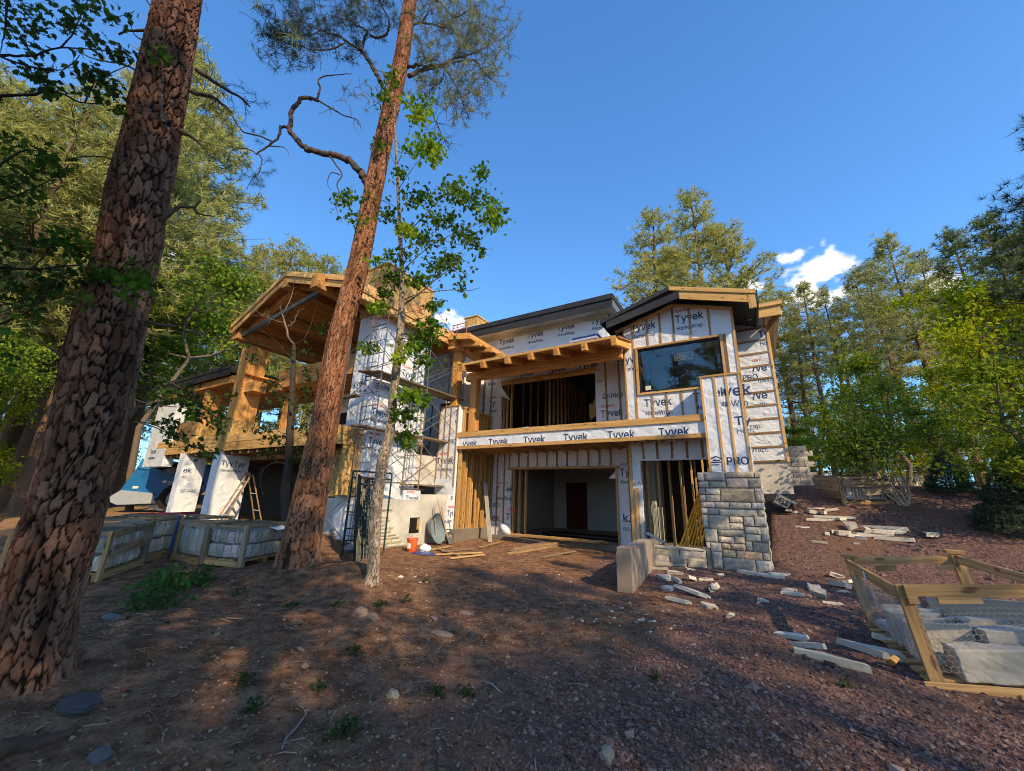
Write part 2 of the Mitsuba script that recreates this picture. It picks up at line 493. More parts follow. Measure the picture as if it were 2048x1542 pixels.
# a loose corner of wrap hangs over the opening, another one billows at the foot
put('loose_wrap', MB().add([(-4.36, 13.77, 2.40), (-4.02, 13.76, 2.76), (-4.04, 13.75, 2.40), (-4.2, 13.735, 2.52)], [(0, 3, 1), (0, 2, 3), (2, 1, 3)], None, WHITE), 'wrap', gw)
pts = np.array([(u, w) for u in np.linspace(0, 1, 7) for w in np.linspace(0, 1, 7)])
bl = np.stack([-8.75 + .5 * pts[:, 0] * (1 - .3 * pts[:, 1]), 13.78 - .16 * np.sin(pts[:, 0] * 3.1) * np.sin(pts[:, 1] * 2.9), .3 + .5 * pts[:, 1] - .15 * pts[:, 0] * pts[:, 1]], -1)
bf = [(a * 7 + b, a * 7 + b + 1, (a + 1) * 7 + b + 1, (a + 1) * 7 + b) for a in range(6) for b in range(6)]
put('loose_wrap', MB().add(bl, bf, None, WHITE), 'wrap', gw, smooth=True)
# --- garage inside: slab, back wall of pale board, dark doorway, black pipes
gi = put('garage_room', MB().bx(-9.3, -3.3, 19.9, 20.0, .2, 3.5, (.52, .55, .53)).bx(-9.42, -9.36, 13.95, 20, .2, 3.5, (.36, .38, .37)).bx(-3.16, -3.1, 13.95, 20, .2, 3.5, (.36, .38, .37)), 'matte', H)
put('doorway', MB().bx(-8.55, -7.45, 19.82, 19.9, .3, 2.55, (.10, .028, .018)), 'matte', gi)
put('wire', MB().tube([(-5.6, 19.88, 1.9), (-5.58, 19.86, 1.2), (-5.6, 19.84, .85)], .012, 5, (.02, .02, .02)).tube([(-5.6, 19.84, .85), (-5.6, 19.82, .68)], .05, 6, (.02, .02, .02)), 'matte', gi)
boxpart('slab', H, -9.3, -.25, 13.62, 20, .05, .28, mat='concrete')
boxpart('upper_floor', H, -9.9, -.22, 13.62, 20, 3.66, 3.95, mat='tan_wood')
boxpart('deck_sheathing', H, -9.38, -1.0, 11.76, 13.8, 3.585, 3.64, mat='tan_wood')
for k in range(3):
    put('black_pipe', MB().tube([(-7.6 + .2 * k, 15.2 + .25 * k, .36), (-4.3, 14.6 + .3 * k, .36)], .075, 8, (.012, .012, .014)), 'gloss', gi)

# --- balcony: two fascia beams with a band of wrap between, joists, left stud wall
bal = put('balcony_band', MB().bx(-9.42, -1.0, 11.70, 11.74, 3.47, 3.80, WHITE), 'wrap', H)
boxpart('upper_beam', bal, -9.42, -1.02, 11.655, 11.74, 3.80, 3.985, mat='lumber')
boxpart('lower_beam', bal, -9.42, -1.0, 11.665, 11.74, 3.355, 3.47, mat='lumber')
pt = Print(XR)
for px, py in ((917, 896), (976, 891), (1046, 886), (1126, 880), (1214, 874), (1316, 868)):
    P = on_y(px, py, 11.697)
    P[2] = 3.44
    pt.logo(P, home=False, clip=None if px > 920 else (.2, 2, -1, 1), red=True)
pt.done(bal)
for x in np.arange(-9.15, -1.1, .405):
    put('joist', MB().beam((x, 11.74, 3.47), (x, 13.8, 3.47), .04, .22), 'lumber', bal)
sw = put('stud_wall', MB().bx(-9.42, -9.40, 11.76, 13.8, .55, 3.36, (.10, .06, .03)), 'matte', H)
for y in (11.80, 12.02, 12.16, 12.44, 12.56, 12.82, 13.02, 13.12, 13.36, 13.58, 13.72):
    put('stud', MB().beam((-9.33, y, .56), (-9.33, y, 3.34), .045, .14, (1, 0, 0)), 'lumber', sw)
put('stud', MB().beam((-9.27, 12.78, .8), (-9.27, 12.78, 2.15), .1, .045, (1, 0, 0)), 'lumber', sw)
boxpart('top_plate', sw, -9.40, -9.26, 11.76, 13.78, 3.30, 3.36)
boxpart('foundation_curb', H, -9.42, -9.18, 11.55, 13.78, -.2, .56, mat='concrete')
boxpart('foundation_curb', H, -8.98, -8.4, 13.62, 13.8, -.2, .30, mat='concrete')
# railing stud frame along the left side of the balcony
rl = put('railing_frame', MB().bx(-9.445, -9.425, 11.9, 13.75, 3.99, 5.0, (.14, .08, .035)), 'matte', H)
for y in np.linspace(11.93, 13.7, 8):
    put('stud', MB().beam((-9.36, y, 3.99), (-9.36, y, 4.98), .042, .13, (1, 0, 0)), 'lumber', rl)
boxpart('top_plate', rl, -9.43, -9.29, 11.86, 13.75, 4.98, 5.02)
put('scrap_block', MB().bx(-9.40, -9.31, 12.05, 12.2, 4.8, 4.9), 'lumber', rl)

# --- left balcony pier wrapped in white, with battens
lp = put('left_pier', MB().bx(-10.35, -9.43, 11.66, 12.4, .3, 5.02, WHITE), 'wrap', H)
for x in (-10.33, -10.07, -9.80, -9.47):
    put('batten', MB().beam((x, 11.649, 2.0 if x > -9.6 else 2.3), (x, 11.649, 5.0), .05, .022, (0, -1, 0)), 'tan_wood', lp)
boxpart('cap_board', lp, -10.4, -9.4, 11.62, 12.42, 5.02, 5.06, mat='lumber')
pt = Print(XR)
pt.logo((-10.36, 11.656, 2.83), word='Tyvek', clip=(.05, .9, -.5, .6), home=True)
pt.logo((-9.62, 11.656, 4.62), word='T', home_word='H', clip=(0, .17, -.6, .7))
pt.pro((-10.22, 11.656, 3.58), 1.0)
pt.done(lp)

# --- right pier: wrapped shaft on a stone base
rp = put('right_pier', MB().bx(-1.0, -.03, 11.62, 12.44, 2.40, 5.0, WHITE), 'wrap', H)
for x in (-.972, -.65, -.37, -.055):
    put('batten', MB().beam((x, 11.608, 2.42), (x, 11.608, 4.98), .055, .024, (0, -1, 0)), 'lumber', rp)
boxpart('cap_board', rp, -1.02, -.01, 11.585, 12.45, 4.98, 5.03, mat='lumber')
pt = Print(XR)
pt.logo((-.86, 11.617, 4.42), 1.0, word='vek', red=False, home_word='eWrap.', clip=(.27, .82, -.6, .5))
pt.word('vek', (-.48, 11.617, 4.40), .28).word('eWra', (-.44, 11.617, 4.12), .15, False)
pt.word('Ty', (-.30, 11.617, 3.62), .22).word('Hom', (-.28, 11.617, 3.40), .13, False)
pt.pro((-.98, 11.617, 2.62), 1.15)
pt.done(rp)

# --- stone cladding: every stone an own block
STONE_COL = {'buff': (.48, .43, .34), 'grey': (.38, .365, .33), 'pale': (.50, .47, .41), 'blue': (.32, .31, .29), 'gold': (.50, .41, .27), 'tan': (.43, .36, .27)}


def ordinal(n):
    a = 'first second third fourth fifth sixth seventh eighth ninth tenth eleventh twelfth thirteenth fourteenth fifteenth sixteenth seventeenth eighteenth nineteenth twentieth'.split()
    return a[n] if n < 20 else 'twenty-' + a[n - 20] if n < 29 else 'thirtieth' if n == 29 else 'thirty-' + a[n - 30]


def ranks(xs):
    o = np.argsort(np.asarray(xs)); q = np.empty(len(o), int); q[o] = np.arange(len(o)); return q


def stone_block(c, right, up, w, h, d, col, seed, rough=.012, grid=.09):
    """a split-face stone: pillowed front with an uneven outline; c = front face centre on the wall plane"""
    r = np.random.default_rng(seed)
    nu, nw = max(2, int(w / grid) + 1), max(2, int(h / grid) + 1)
    right, up = np.asarray(right, float), np.asarray(up, float); n = np.cross(right, up)
    U, W = np.meshgrid(np.linspace(-.5, .5, nu + 1), np.linspace(-.5, .5, nw + 1), indexing='ij')
    edge = (np.abs(U) > .499) | (np.abs(W) > .499)
    du, dw = r.normal(0, .004, U.shape), r.normal(0, .004, U.shape)
    z = np.where(edge, d * .55, d) + (rough * 2.2 * (meshkit.fbm(np.stack([U * w * 9 + seed, W * h * 9, U * 0], -1), 3) - .5) + r.normal(0, rough * .3, U.shape)) * np.where(edge, .5, 1)
    P = np.asarray(c) + (U * w + du)[..., None] * right + (W * h + dw)[..., None] * up + z[..., None] * n
    Q = np.asarray(c) + (U * w)[..., None] * right + (W * h)[..., None] * up
    i, j = np.meshgrid(np.arange(nu), np.arange(nw), indexing='ij')
    k = i * (nw + 1) + j
    f = np.stack([k, k + nw + 1, k + nw + 2, k + 1], -1).reshape(-1, 4)
    v = P.reshape(-1, 3)
    ring = [a * (nw + 1) for a in range(nu + 1)] + [nu * (nw + 1) + b for b in range(1, nw + 1)] + [a * (nw + 1) + nw for a in range(nu - 1, -1, -1)] + [b for b in range(nw - 1, 0, -1)]
    b0 = len(v); v = np.vstack([v, Q.reshape(-1, 3)[ring]])
    m = len(ring)
    s = [(ring[(t + 1) % m], ring[t], b0 + t, b0 + (t + 1) % m) for t in range(m)]
    tone = 1 + r.normal(0, .09)
    cc = np.clip(np.asarray(col) * tone * (1 + r.normal(0, .03, 3)), .02, .8)
    return v, np.vstack([f, np.array(s)]), cc


def stones(par, rects, right, up, at_, dmax=.05, seed=0, pick=None, grid=.09, rough=.012):
    """rects: (u0, u1, w0, w1[, colour name]) on a plane"""
    names = list(STONE_COL)
    for k, q in enumerate(rects):
        r = np.random.default_rng(seed * 1000 + k)
        g = .009
        w, h = q[1] - q[0] - 2 * g, q[3] - q[2] - 2 * g
        if w < .03 or h < .03:
            continue
        col = STONE_COL[q[4]] if len(q) > 4 else STONE_COL[names[int(r.choice(6, p=pick or (.3, .2, .25, .1, .07, .08)))]]
        c = np.asarray(at_, float) + np.asarray(right, float) * (q[0] + q[1]) / 2 + np.asarray(up, float) * (q[2] + q[3]) / 2
        v, f, cc = stone_block(c, right, up, w, h, dmax * r.uniform(.65, 1.0), col, seed * 1000 + k, rough, grid)
        cc = np.clip(cc * (.85 + .30 * meshkit.fbm(v * 7 + seed, 3)[:, None]), .02, .8)
        put('stone', MB().add(v, f, None, cc), 'rock_mat', par, smooth=False)


SP = put('stone_pier', MB().bx(-1.24, .08, 11.40, 12.40, -.1, 2.40, (.17, .165, .155)), 'matte', H)
zq = """858,415,915,490,pale 918,412,1100,488,grey 1105,410,1358,462,buff 1360,408,1418,462,buff 866,497,958,550,grey 965,497,1110,550,grey
1115,470,1308,552,grey 1312,470,1424,552,tan 872,557,928,610,blue 932,557,1057,612,pale 1062,558,1365,672,tan 1368,558,1447,676,buff
880,614,930,668,pale 932,614,1060,670,blue 890,676,1012,725,pale 1015,676,1140,728,pale 1143,680,1332,735,buff 1336,682,1453,738,pale
893,730,948,782,pale 952,732,1046,786,blue 1052,740,1385,798,buff 1390,745,1456,800,blue 900,790,953,900,grey 957,792,1140,912,blue
1143,803,1258,857,buff 1265,805,1358,888,grey 1362,806,1473,890,grey 1145,862,1262,914,pale 922,912,1036,1022,grey 1040,918,1275,975,blue
1279,896,1418,955,buff 1422,900,1494,1028,grey 1048,980,1184,1032,buff 1188,980,1278,1040,gold 1284,960,1418,1018,pale
938,1030,972,1085,pale 976,1036,1072,1110,grey 1076,1042,1152,1090,gold 1156,1044,1286,1100,gold 1290,1024,1345,1106,grey 1349,1034,1488,1118,blue
1086,1098,1198,1158,gold 1202,1106,1432,1178,gold 1436,1124,1500,1188,buff 1086,1164,1376,1285,grey 1380,1190,1518,1296,pale 990,1112,1080,1262,grey"""
rects = []
for q in zq.split():
    a = q.split(','); x0, y0, x1, y1 = (float(t) for t in a[:4])
    fx, fy = lambda t: 1200 + t / 4.4068, lambda t: 850 + t / 4.4068
    p00, p11, p01, p10 = on_y(fx(x0), fy(y1), 11.37), on_y(fx(x1), fy(y0), 11.37), on_y(fx(x0), fy(y0), 11.37), on_y(fx(x1), fy(y1), 11.37)
    rects.append(((p00[0] + p01[0]) / 2, (p11[0] + p10[0]) / 2, p00[2], p01[2], a[4]))
stones(SP, rects, XR, ZU, (0, 11.40, 0), .05, 3, None, .05, .010)


def courses(w, z0, z1, seed, big=.5):
    r = np.random.default_rng(seed); out = []; z = z0
    while z < z1 - .05:
        h = min(float(r.choice([.13, .17, .22, .26])), z1 - z)
        if z1 - z - h < .09: h = z1 - z
        u = 0
        while u < w - .02:
            l = float(r.uniform(.16, big)); l = w - u if w - u - l < .12 else l
            out.append((u, u + l, z, z + h)); u += l
        z += h
    return out


stones(SP, [(q[0] + 11.40, q[1] + 11.40, q[2], q[3]) for q in courses(1.0, .05, 2.40, 77)], YF, ZU, (.08, 0, 0), .04, 5)
lw = put('low_stone_wall', MB().bx(-2.62, -1.24, 11.42, 11.66, -.2, .53, (.11, .11, .115)), 'matte', H)
lz = """462,1062,695,1140,buff 700,1090,1075,1160,pale 466,1144,610,1190,pale 617,1148,765,1206,grey 468,1200,765,1252,grey 770,1172,1080,1262,buff"""
rects = []
for q in lz.split():
    a = q.split(','); x0, y0, x1, y1 = (float(t) for t in a[:4])
    p00, p11, p01, p10 = on_y(fx(x0), fy(y1), 11.38), on_y(fx(x1), fy(y0), 11.38), on_y(fx(x0), fy(y0), 11.38), on_y(fx(x1), fy(y1), 11.38)
    rects.append(((p00[0] + p01[0]) / 2, min(-1.25, (p11[0] + p10[0]) / 2), p00[2] - .03, p01[2] + .02, a[4]))
stones(lw, rects, XR, ZU, (0, 11.42, 0), .045, 8, None, .06, .010)
boxpart('coping', lw, -2.62, -1.27, 11.36, 11.68, .53, .57, mat='rock_mat', col=(.5, .47, .4))

# --- bay wall under and around the big window (plane y = 12.5)
bw = wrap_wall('bay_wall', -3.28, 0, 12.5, .3, 3.44, [(-2.96, -1.04, 0, 2.86)])
battens(bw, 12.5, XS(12.5, 890, 1285.5, 1313.5, 1343, 1373, 1404), 2.90, 3.40)
battens(bw, 12.5, [-3.25], .35, 3.4, .1, 'lumber')
boxpart('jamb', bw, -3.14, -3.05, 12.44, 12.5, .35, 2.05, mat='lumber')
pt = Print(XR); pt.word('eW', (-3.2, 12.497, 2.12), .13, False); pt.done(bw)
br = put('bay_side', MB().bx(-3.30, -3.18, 12.62, 13.8, .3, 6.9, WHITE), 'wrap', H)
boxpart('corner_board', br, -3.33, -3.30, 12.62, 12.74, 4.0, 6.9, mat='lumber')
# studs inside the doorway of the bay
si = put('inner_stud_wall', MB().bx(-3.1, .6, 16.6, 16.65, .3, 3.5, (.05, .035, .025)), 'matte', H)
for x in np.arange(-3.0, -.2, .33):
    put('stud', MB().beam((x, 13.6, .3), (x, 13.6, 3.4), .045, .1, (0, 1, 0)), 'lumber', si)
for x in np.arange(-3.4, -.6, .41):
    put('stud', MB().beam((x, 15.2, .3), (x, 15.2, 3.4), .045, .1, (0, 1, 0)), 'tan_wood', si)
for z, x in ((1.75, -1.6), (1.2, -1.4)):
    put('blocking', MB().beam((x, 14.9, z), (x + .8, 14.9, z), .05, .1), 'lumber', si)

# --- gable wall with the dark window
pitch = .31
gp = Polygon([(-3.28, 3.9), (0, 3.9), (0, 7.30), (-1.64, 7.30 + 1.64 * pitch), (-3.28, 7.30)])
WX0, WX1, WZ0, WZ1 = -2.83, -.42, 4.97, 6.45
gab = wrap_wall('gable_wall', 0, 0, 12.5, 0, 0, [(WX0, WX1, WZ0, WZ1)], gp)
xs = XS(12.5, 650, 1200 + 435 / 4.655, 1200 + 555 / 4.655, 1200 + 682 / 4.655, 1200 + 838 / 4.655, 1200 + 1018 / 4.655)
for x in xs:
    put('batten', MB().beam((x, 12.489, WZ1 + .06), (x, 12.489, 7.28 + (1.64 - abs(x + 1.64)) * pitch), .06, .022, (0, -1, 0)), 'tan_wood', gab)
for x in XS(12.5, 820, 1200 + 495 / 4.655, 1200 + 630 / 4.655, 1200 + 770 / 4.655, 1200 + 905 / 4.655):
    put('batten', MB().beam((x, 12.489, 3.95), (x, 12.489, WZ0 - .06), .06, .022, (0, -1, 0)), 'tan_wood', gab)
for x, w in ((-3.25, .05), (-2.95, .06), (-.03, .07)):
    put('batten', MB().beam((x, 12.488, 3.95), (x, 12.488, 7.28), w, .024, (0, -1, 0)), 'lumber', gab)
# window: bucks around, black frame, glass, stickers
for a in ((WX0 - .07, WX1 + .07, WZ1, WZ1 + .06), (WX0 - .07, WX1 + .07, WZ0 - .06, WZ0), (WX0 - .07, WX0, WZ0, WZ1), (WX1, WX1 + .07, WZ0, WZ1)):
    boxpart('window_buck', gab, a[0], a[1], 12.44, 12.5, a[2], a[3])
boxpart('window_buck', gab, WX1 + .10, WX1 + .16, 12.455, 12.5, WZ0, WZ1 + .05, mat='tan_wood')
fr = MB()
for a in ((WX0, WX1, WZ1 - .05, WZ1), (WX0, WX1, WZ0, WZ0 + .06), (WX0, WX0 + .05, WZ0 + .06, WZ1 - .05), (WX1 - .05, WX1, WZ0 + .06, WZ1 - .05)):
    fr.bx(a[0], a[1], 12.50, 12.60, a[2], a[3], (.012, .013, .016))
wf = put('window', fr, 'gloss', H)
put('pane', MB().add([(WX0 + .05, 12.55, WZ0 + .06), (WX1 - .05, 12.55, WZ0 + .06), (WX1 - .05, 12.55, WZ1 - .05), (WX0 + .05, 12.55, WZ1 - .05)], [(0, 1, 2, 3)]), 'glass', wf)
put('sticker', MB().bx(-2.66, -2.49, 12.535, 12.54, 5.06, 5.2, (.6, .6, .5)), 'matte', wf)
st = MB()
for a in ((-1.72, -1.20, 6.12, 6.13), (-1.72, -1.20, 5.90, 5.91), (-1.72, -1.71, 5.90, 6.13), (-1.21, -1.20, 5.90, 6.13)):
    st.bx(a[0], a[1], 12.54, 12.545, a[2], a[3], (.22, .26, .3))
for k in range(3):
    st.bx(-1.69, -1.4 + .07 * (k % 2), 12.54, 12.545, 5.95 + .05 * k, 5.965 + .05 * k, (.22, .26, .3))
put('label_print', st, 'matte', wf)
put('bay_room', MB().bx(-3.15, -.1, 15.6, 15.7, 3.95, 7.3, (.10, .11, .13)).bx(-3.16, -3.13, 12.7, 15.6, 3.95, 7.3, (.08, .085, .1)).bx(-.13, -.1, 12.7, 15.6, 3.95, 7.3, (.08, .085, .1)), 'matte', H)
pt = Print(XR)
def lg(px, py, Y, **k):
    pt.logo(on_y(px, py, Y), **k)
pt.r = XR
P = on_y(1350, 646, 12.497); pt.logo(P, 1.0)
P = on_y(1262, 664, 12.497); pt.logo(P, .97, red=True)
pt.logo(on_y(1250, 727, 12.497), 1.0, word='yv', home_word='ome', red=False, clip=(0.02, .32, -.5, .6))
pt.logo(on_y(1288, 814, 12.497), 1.0, red=False, fine=False)
pt.logo(on_y(1387, 802, 12.497), 1.0, word='Ty', red=False, home_word='Hom', fine=False)
pt.done(gab)

# --- gable roof: ridge runs back, rakes at the front
RZ, RX = 8.16, -1.62


def rake_pts(x):
    return RZ - abs(x - RX) * pitch


def roof_slab(name, x0, x1, ya, yb, thick, mat, par, dz=0.0):
    P = [(x0, ya, rake_pts(x0) + dz), (x1, ya, rake_pts(x1) + dz), (x1, yb, rake_pts(x1) + dz), (x0, yb, rake_pts(x0) + dz)]
    v = np.array(P + [(a, b, c - thick) for a, b, c in P])
    return put(name, MB().add(v, [(0, 1, 2, 3), (7, 6, 5, 4), (0, 4, 5, 1), (1, 5, 6, 2), (2, 6, 7, 3), (3, 7, 4, 0)]), mat, par)


roof = roof_slab('gable_roof', -3.86, RX, 11.98, 19, .10, 'membrane', H)
roof_slab('roof_slope', RX, .66, 11.98, 19, .10, 'membrane', roof)


def rake(name, xa, xb, ya, yb, top, bot, mat, par):
    v = [(x, y, rake_pts(x) - t) for x in (xa, xb) for y in (ya, yb) for t in (top, bot)]
    idx = [(0, 1, 5, 4), (2, 6, 7, 3), (0, 4, 6, 2), (1, 3, 7, 5), (0, 2, 3, 1), (4, 5, 7, 6)]
    vs, fs, us = [], [], []
    L = abs(xb - xa); off = int(rng.integers(0, 800)) * 10 + 3
    for q in idx:
        k = len(vs); vs += [v[t] for t in q]; fs.append((k, k + 1, k + 2, k + 3))
        us += [(v[t][0], off + v[t][1] * .3 + (rake_pts(v[t][0]) - v[t][2])) for t in q]
    return put(name, MB().add(vs, fs, us), mat, par)


rake('upper_fascia', -3.86, RX, 11.90, 11.98, .0, .13, 'membrane', roof)
rake('lower_fascia', -3.66, RX + .27, 11.93, 11.98, .13, .37, 'membrane', roof)
rake('upper_fascia', RX, .62, 11.91, 11.98, .0, .13, 'lumber', roof)
rake('lower_fascia', RX + .27, .42, 11.945, 11.98, .13, .40, 'lumber', roof)
boxpart('fascia_drop', roof, .42, .60, 11.935, 12.0, 6.93, rake_pts(.5) - .13)
put('soffit_board', MB().beam((-3.5, 12.42, rake_pts(-3.5) - .42), (RX, 12.42, RZ - .42), .16, .05), 'lumber', roof)
put('soffit_board', MB().beam((RX, 12.42, RZ - .42), (.0, 12.42, rake_pts(0) - .42), .16, .05), 'lumber', roof)
boxpart('roof_edge', roof, .60, .66, 11.95, 14.1, rake_pts(.63) - .38, rake_pts(.63) - .02, mat='membrane')

# --- set-back wall on the right (plane y = 14.5), horizontal battens
sb = wrap_wall('setback_wall', -.2, .92, 14.5, 2.93, 7.75)
for k in range(11):
    z = 2.95 + k * .436
    put('batten', MB().beam((-.1, 14.489, z - .01), (.92, 14.489, z + .01), .06, .022, (0, -1, 0)), 'tan_wood', sb)
boxpart('corner_board', sb, .87, .94, 14.47, 14.56, 2.93, 7.75)
boxpart('foundation_board', sb, -.2, .92, 14.52, 14.58, 2.0, 2.93, mat='stucco')
boxpart('waterproofing', sb, -.2, .94, 14.50, 14.6, .9, 2.0, mat='membrane')
boxpart('side_wall', sb, .86, .92, 14.62, 20, 1.0, 7.9, mat='wrap')
pt = Print(XR)
for px, py, w, hm, rd in ((1516, 676, 'Ty', 'Ho', True), (1487, 746, 'Tyve', None, True), (1487, 800, 'Tyve', 'HomeWr', False), (1488, 905, None, 'eWrap.', False), (1500, 857, None, 'rap.', False)):
    P = on_y(px, py, 14.497)
    if w: pt.logo(P, 1.0, word=w, home=hm is not None, home_word=hm or '', red=rd, fine=False, clip=(0 if w == 'Ty' else .26, .88 - P[0], -.6, .6))
    elif hm: pt.word(hm, P, .14, False)
pt.word('meWr', on_y(1516, 765, 14.497), .12, False, clip=(0, .44, -1, 1))
pt.pro(on_y(1462, 763, 14.497), 1.0)
pt.done(sb)
boxpart('eave_fascia', sb, .40, 1.30, 13.86, 13.94, 7.40, 7.72)
boxpart('eave_fascia', sb, .64, 1.36, 13.80, 13.94, 7.72, 7.86)
boxpart('eave_soffit', sb, -.1, 1.33, 13.94, 20, 7.74, 7.86, mat='tan_wood')
put('eave_return', MB().beam((1.28, 13.9, 7.5), (.94, 14.5, 7.28), .05, .26), 'lumber', sb)

# --- upper wall behind the balcony (plane y = 13.8)
uw = wrap_wall('upper_wall', -9.82, -3.3, 13.8, 3.95, 7.0, [(-8.92, -4.74, 3.9, 6.42)])
battens(uw, 13.8, XS(13.8, 770, 1212, 1239) + [-9.79, -9.42], 4.0, 6.9)
boxpart('header_trim', uw, -8.95, -4.72, 13.74, 13.8, 6.42, 6.50, mat='lumber')
boxpart('header_trim', uw, -8.92, -4.74, 13.78, 13.9, 6.33, 6.42, mat='lumber')
for x in (-8.86, -8.70, -8.5):
    boxpart('jamb', uw, x - .02, x + .03, 13.93, 14.06, 4.0, 6.4, mat='lumber')
pt = Print(XR)
for px, py in ((975, 760), (1032, 754), (1093, 746), (1156, 738)):
    pt.logo(on_y(px, py, 13.797), 1.0, red=False, home=px < 1000, home_word='Home', fine=False)
pt.logo(on_y(977, 813, 13.797), 1.0, word='Tyv', home_word='Home', clip=(0, .38, -.6, .6))
pt.logo(on_y(1201, 834, 13.797), 1.0)
pt.pro(on_y(1204, 798, 13.797), 1.0)
pt.word('ap.', on_y(1190, 743, 13.797), .13, False).word('rap.', on_y(1190, 765, 13.797), .13, False).word('Hom', on_y(1229, 735, 13.797), .13, False)
pt.word('Ty', on_y(1230, 722, 13.797), .23)
pt.done(uw)
put('loose_wrap', MB().add([(-8.93, 13.77, 6.32), (-8.42, 13.72, 5.62), (-8.93, 13.75, 5.85), (-8.72, 13.7, 6.0)], [(0, 2, 3), (2, 1, 3), (1, 0, 3)], None, WHITE), 'wrap', uw)
# inside the upper room: stud partitions in the dark
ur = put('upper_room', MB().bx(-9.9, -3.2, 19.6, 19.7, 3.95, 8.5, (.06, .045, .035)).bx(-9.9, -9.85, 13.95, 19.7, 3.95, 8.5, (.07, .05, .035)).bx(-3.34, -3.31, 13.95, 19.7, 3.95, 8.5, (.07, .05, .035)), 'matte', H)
for x in np.arange(-9.2, -7.0, .40):
    put('stud', MB().beam((x, 16.4 + .02 * x, 3.95), (x, 16.4 + .02 * x, 7.2), .045, .1, (0, 1, 0)), 'lumber', ur)
for y in np.arange(15.0, 19.4, .42):
    put('stud', MB().beam((-7.2, y, 3.95), (-7.2, y, 7.2), .1, .045, (0, 1, 0)), 'tan_wood', ur)
for k in range(4):
    put('web', MB().beam((-6.6 + k * .45, 18.6, 6.3), (-6.3 + k * .45, 18.6, 7.1), .05, .09, (0, 1, 0)), 'tan_wood', ur)
# balcony roof: eave beam, rafters, deck boards
eb = put('eave_beam', MB().bx(-9.52, -3.26, 12.08, 12.32, 6.14, 6.45), 'timber', H)
RP = .27
for x in (-8.85, -7.90, -6.88, -5.97, -5.03, -4.08, -3.14):
    put('rafter', MB().beam((x, 10.88, 6.21), (x, 14.28, 6.21 + 3.4 * RP), .15, .22), 'timber', eb)
rd = put('balcony_roof', MB().beam((-6.05, 11.02, 6.39), (-6.05, 14.28, 6.39 + 3.26 * RP), 6.1, .03), 'timber', H)
put('edge_board', MB().bx(-8.9, -3.1, 10.985, 11.02, 6.36, 6.45), 'lumber', rd)
put('roof_felt', MB().beam((-6.05, 10.99, 6.44), (-6.05, 14.28, 6.44 + 3.29 * RP), 6.05, .02), 'membrane', rd)
boxpart('post', eb, -9.26, -8.96, 12.06, 12.34, 3.99, 6.14, mat='timber')

# --- clerestory above
cl = wrap_wall('clerestory_wall', -12.9, -4.33, 14.3, 6.8, 8.72)
boxpart('top_sheathing', cl, -12.9, -4.31, 14.27, 14.3, 8.72, 9.05, mat='stucco')
boxpart('side_wall', cl, -4.43, -4.33, 14.42, 18, 6.8, 8.72, mat='wrap')
pt = Print(XR)
for px, py in ((998, 690), (1054, 677), (1114, 662), (1182, 649)):
    pt.logo(on_y(px, py, 14.297), 1.0, clip=None if px < 1180 else (0, .62, -.6, .7))
pt.done(cl)
cr = put('clerestory_roof', MB().bx(-13.6, -3.92, 13.64, 20, 8.98, 9.30), 'membrane', H)
boxpart('upper_fascia', cr, -13.65, -3.88, 13.56, 13.64, 9.13, 9.34, mat='membrane')
boxpart('lower_fascia', cr, -13.6, -3.92, 13.61, 13.64, 8.80, 9.13, mat='membrane')
boxpart('end_fascia', cr, -3.92, -3.89, 13.64, 17, 8.8, 9.13, mat='steel', col=(.16, .17, .18))
boxpart('end_fascia', cr, -3.92, -3.86, 13.64, 17, 9.13, 9.34, mat='membrane')
boxpart('soffit', cr, -13.6, -3.92, 13.66, 20, 8.95, 8.97, mat='stucco')
boxpart('rear_roof', cr, -15.2, -12.3, 16.2, 19, 10.5, 10.75, mat='membrane')
boxpart('rear_roof_wall', cr, -15.0, -12.4, 16.4, 19, 9.2, 10.5, mat='stucco')
sc_ = put('small_chimney', MB().bx(-12.95, -12.1, 16.0, 17.1, 9.4, 11.3), 'osb', H)
boxpart('chimney_cap', sc_, -13.0, -12.05, 15.95, 17.15, 11.3, 11.36, mat='lumber')
boxpart('chimney_curb', sc_, -13.0, -12.0, 15.9, 17.2, 9.4, 10.75, mat='stucco')
sc2 = put('roof_box', MB().bx(-8.3, -7.7, 14.9, 15.8, 9.3, 9.82), 'osb', H)
# outer shell so that no daylight leaks in from behind
put('rear_wall', MB().bx(-25, .9, 20, 20.15, -.3, 9.1, (.3, .3, .3)), 'matte', H)
# ---------------------------------------------------------------- house, left wing with its covered deck
LS = .96


def lz_(z):
    return 1.6 + (z - 1.6) * LS


def lb(name, par, x0, x1, y0, y1, z0, z1, mat='lumber', col=WHITE, ground=False, label=None):
    return boxpart(name, par, x0 * LS, x1 * LS, y0 * LS, y1 * LS, z0 if ground else lz_(z0), lz_(z1), mat=mat, col=col, label=label)


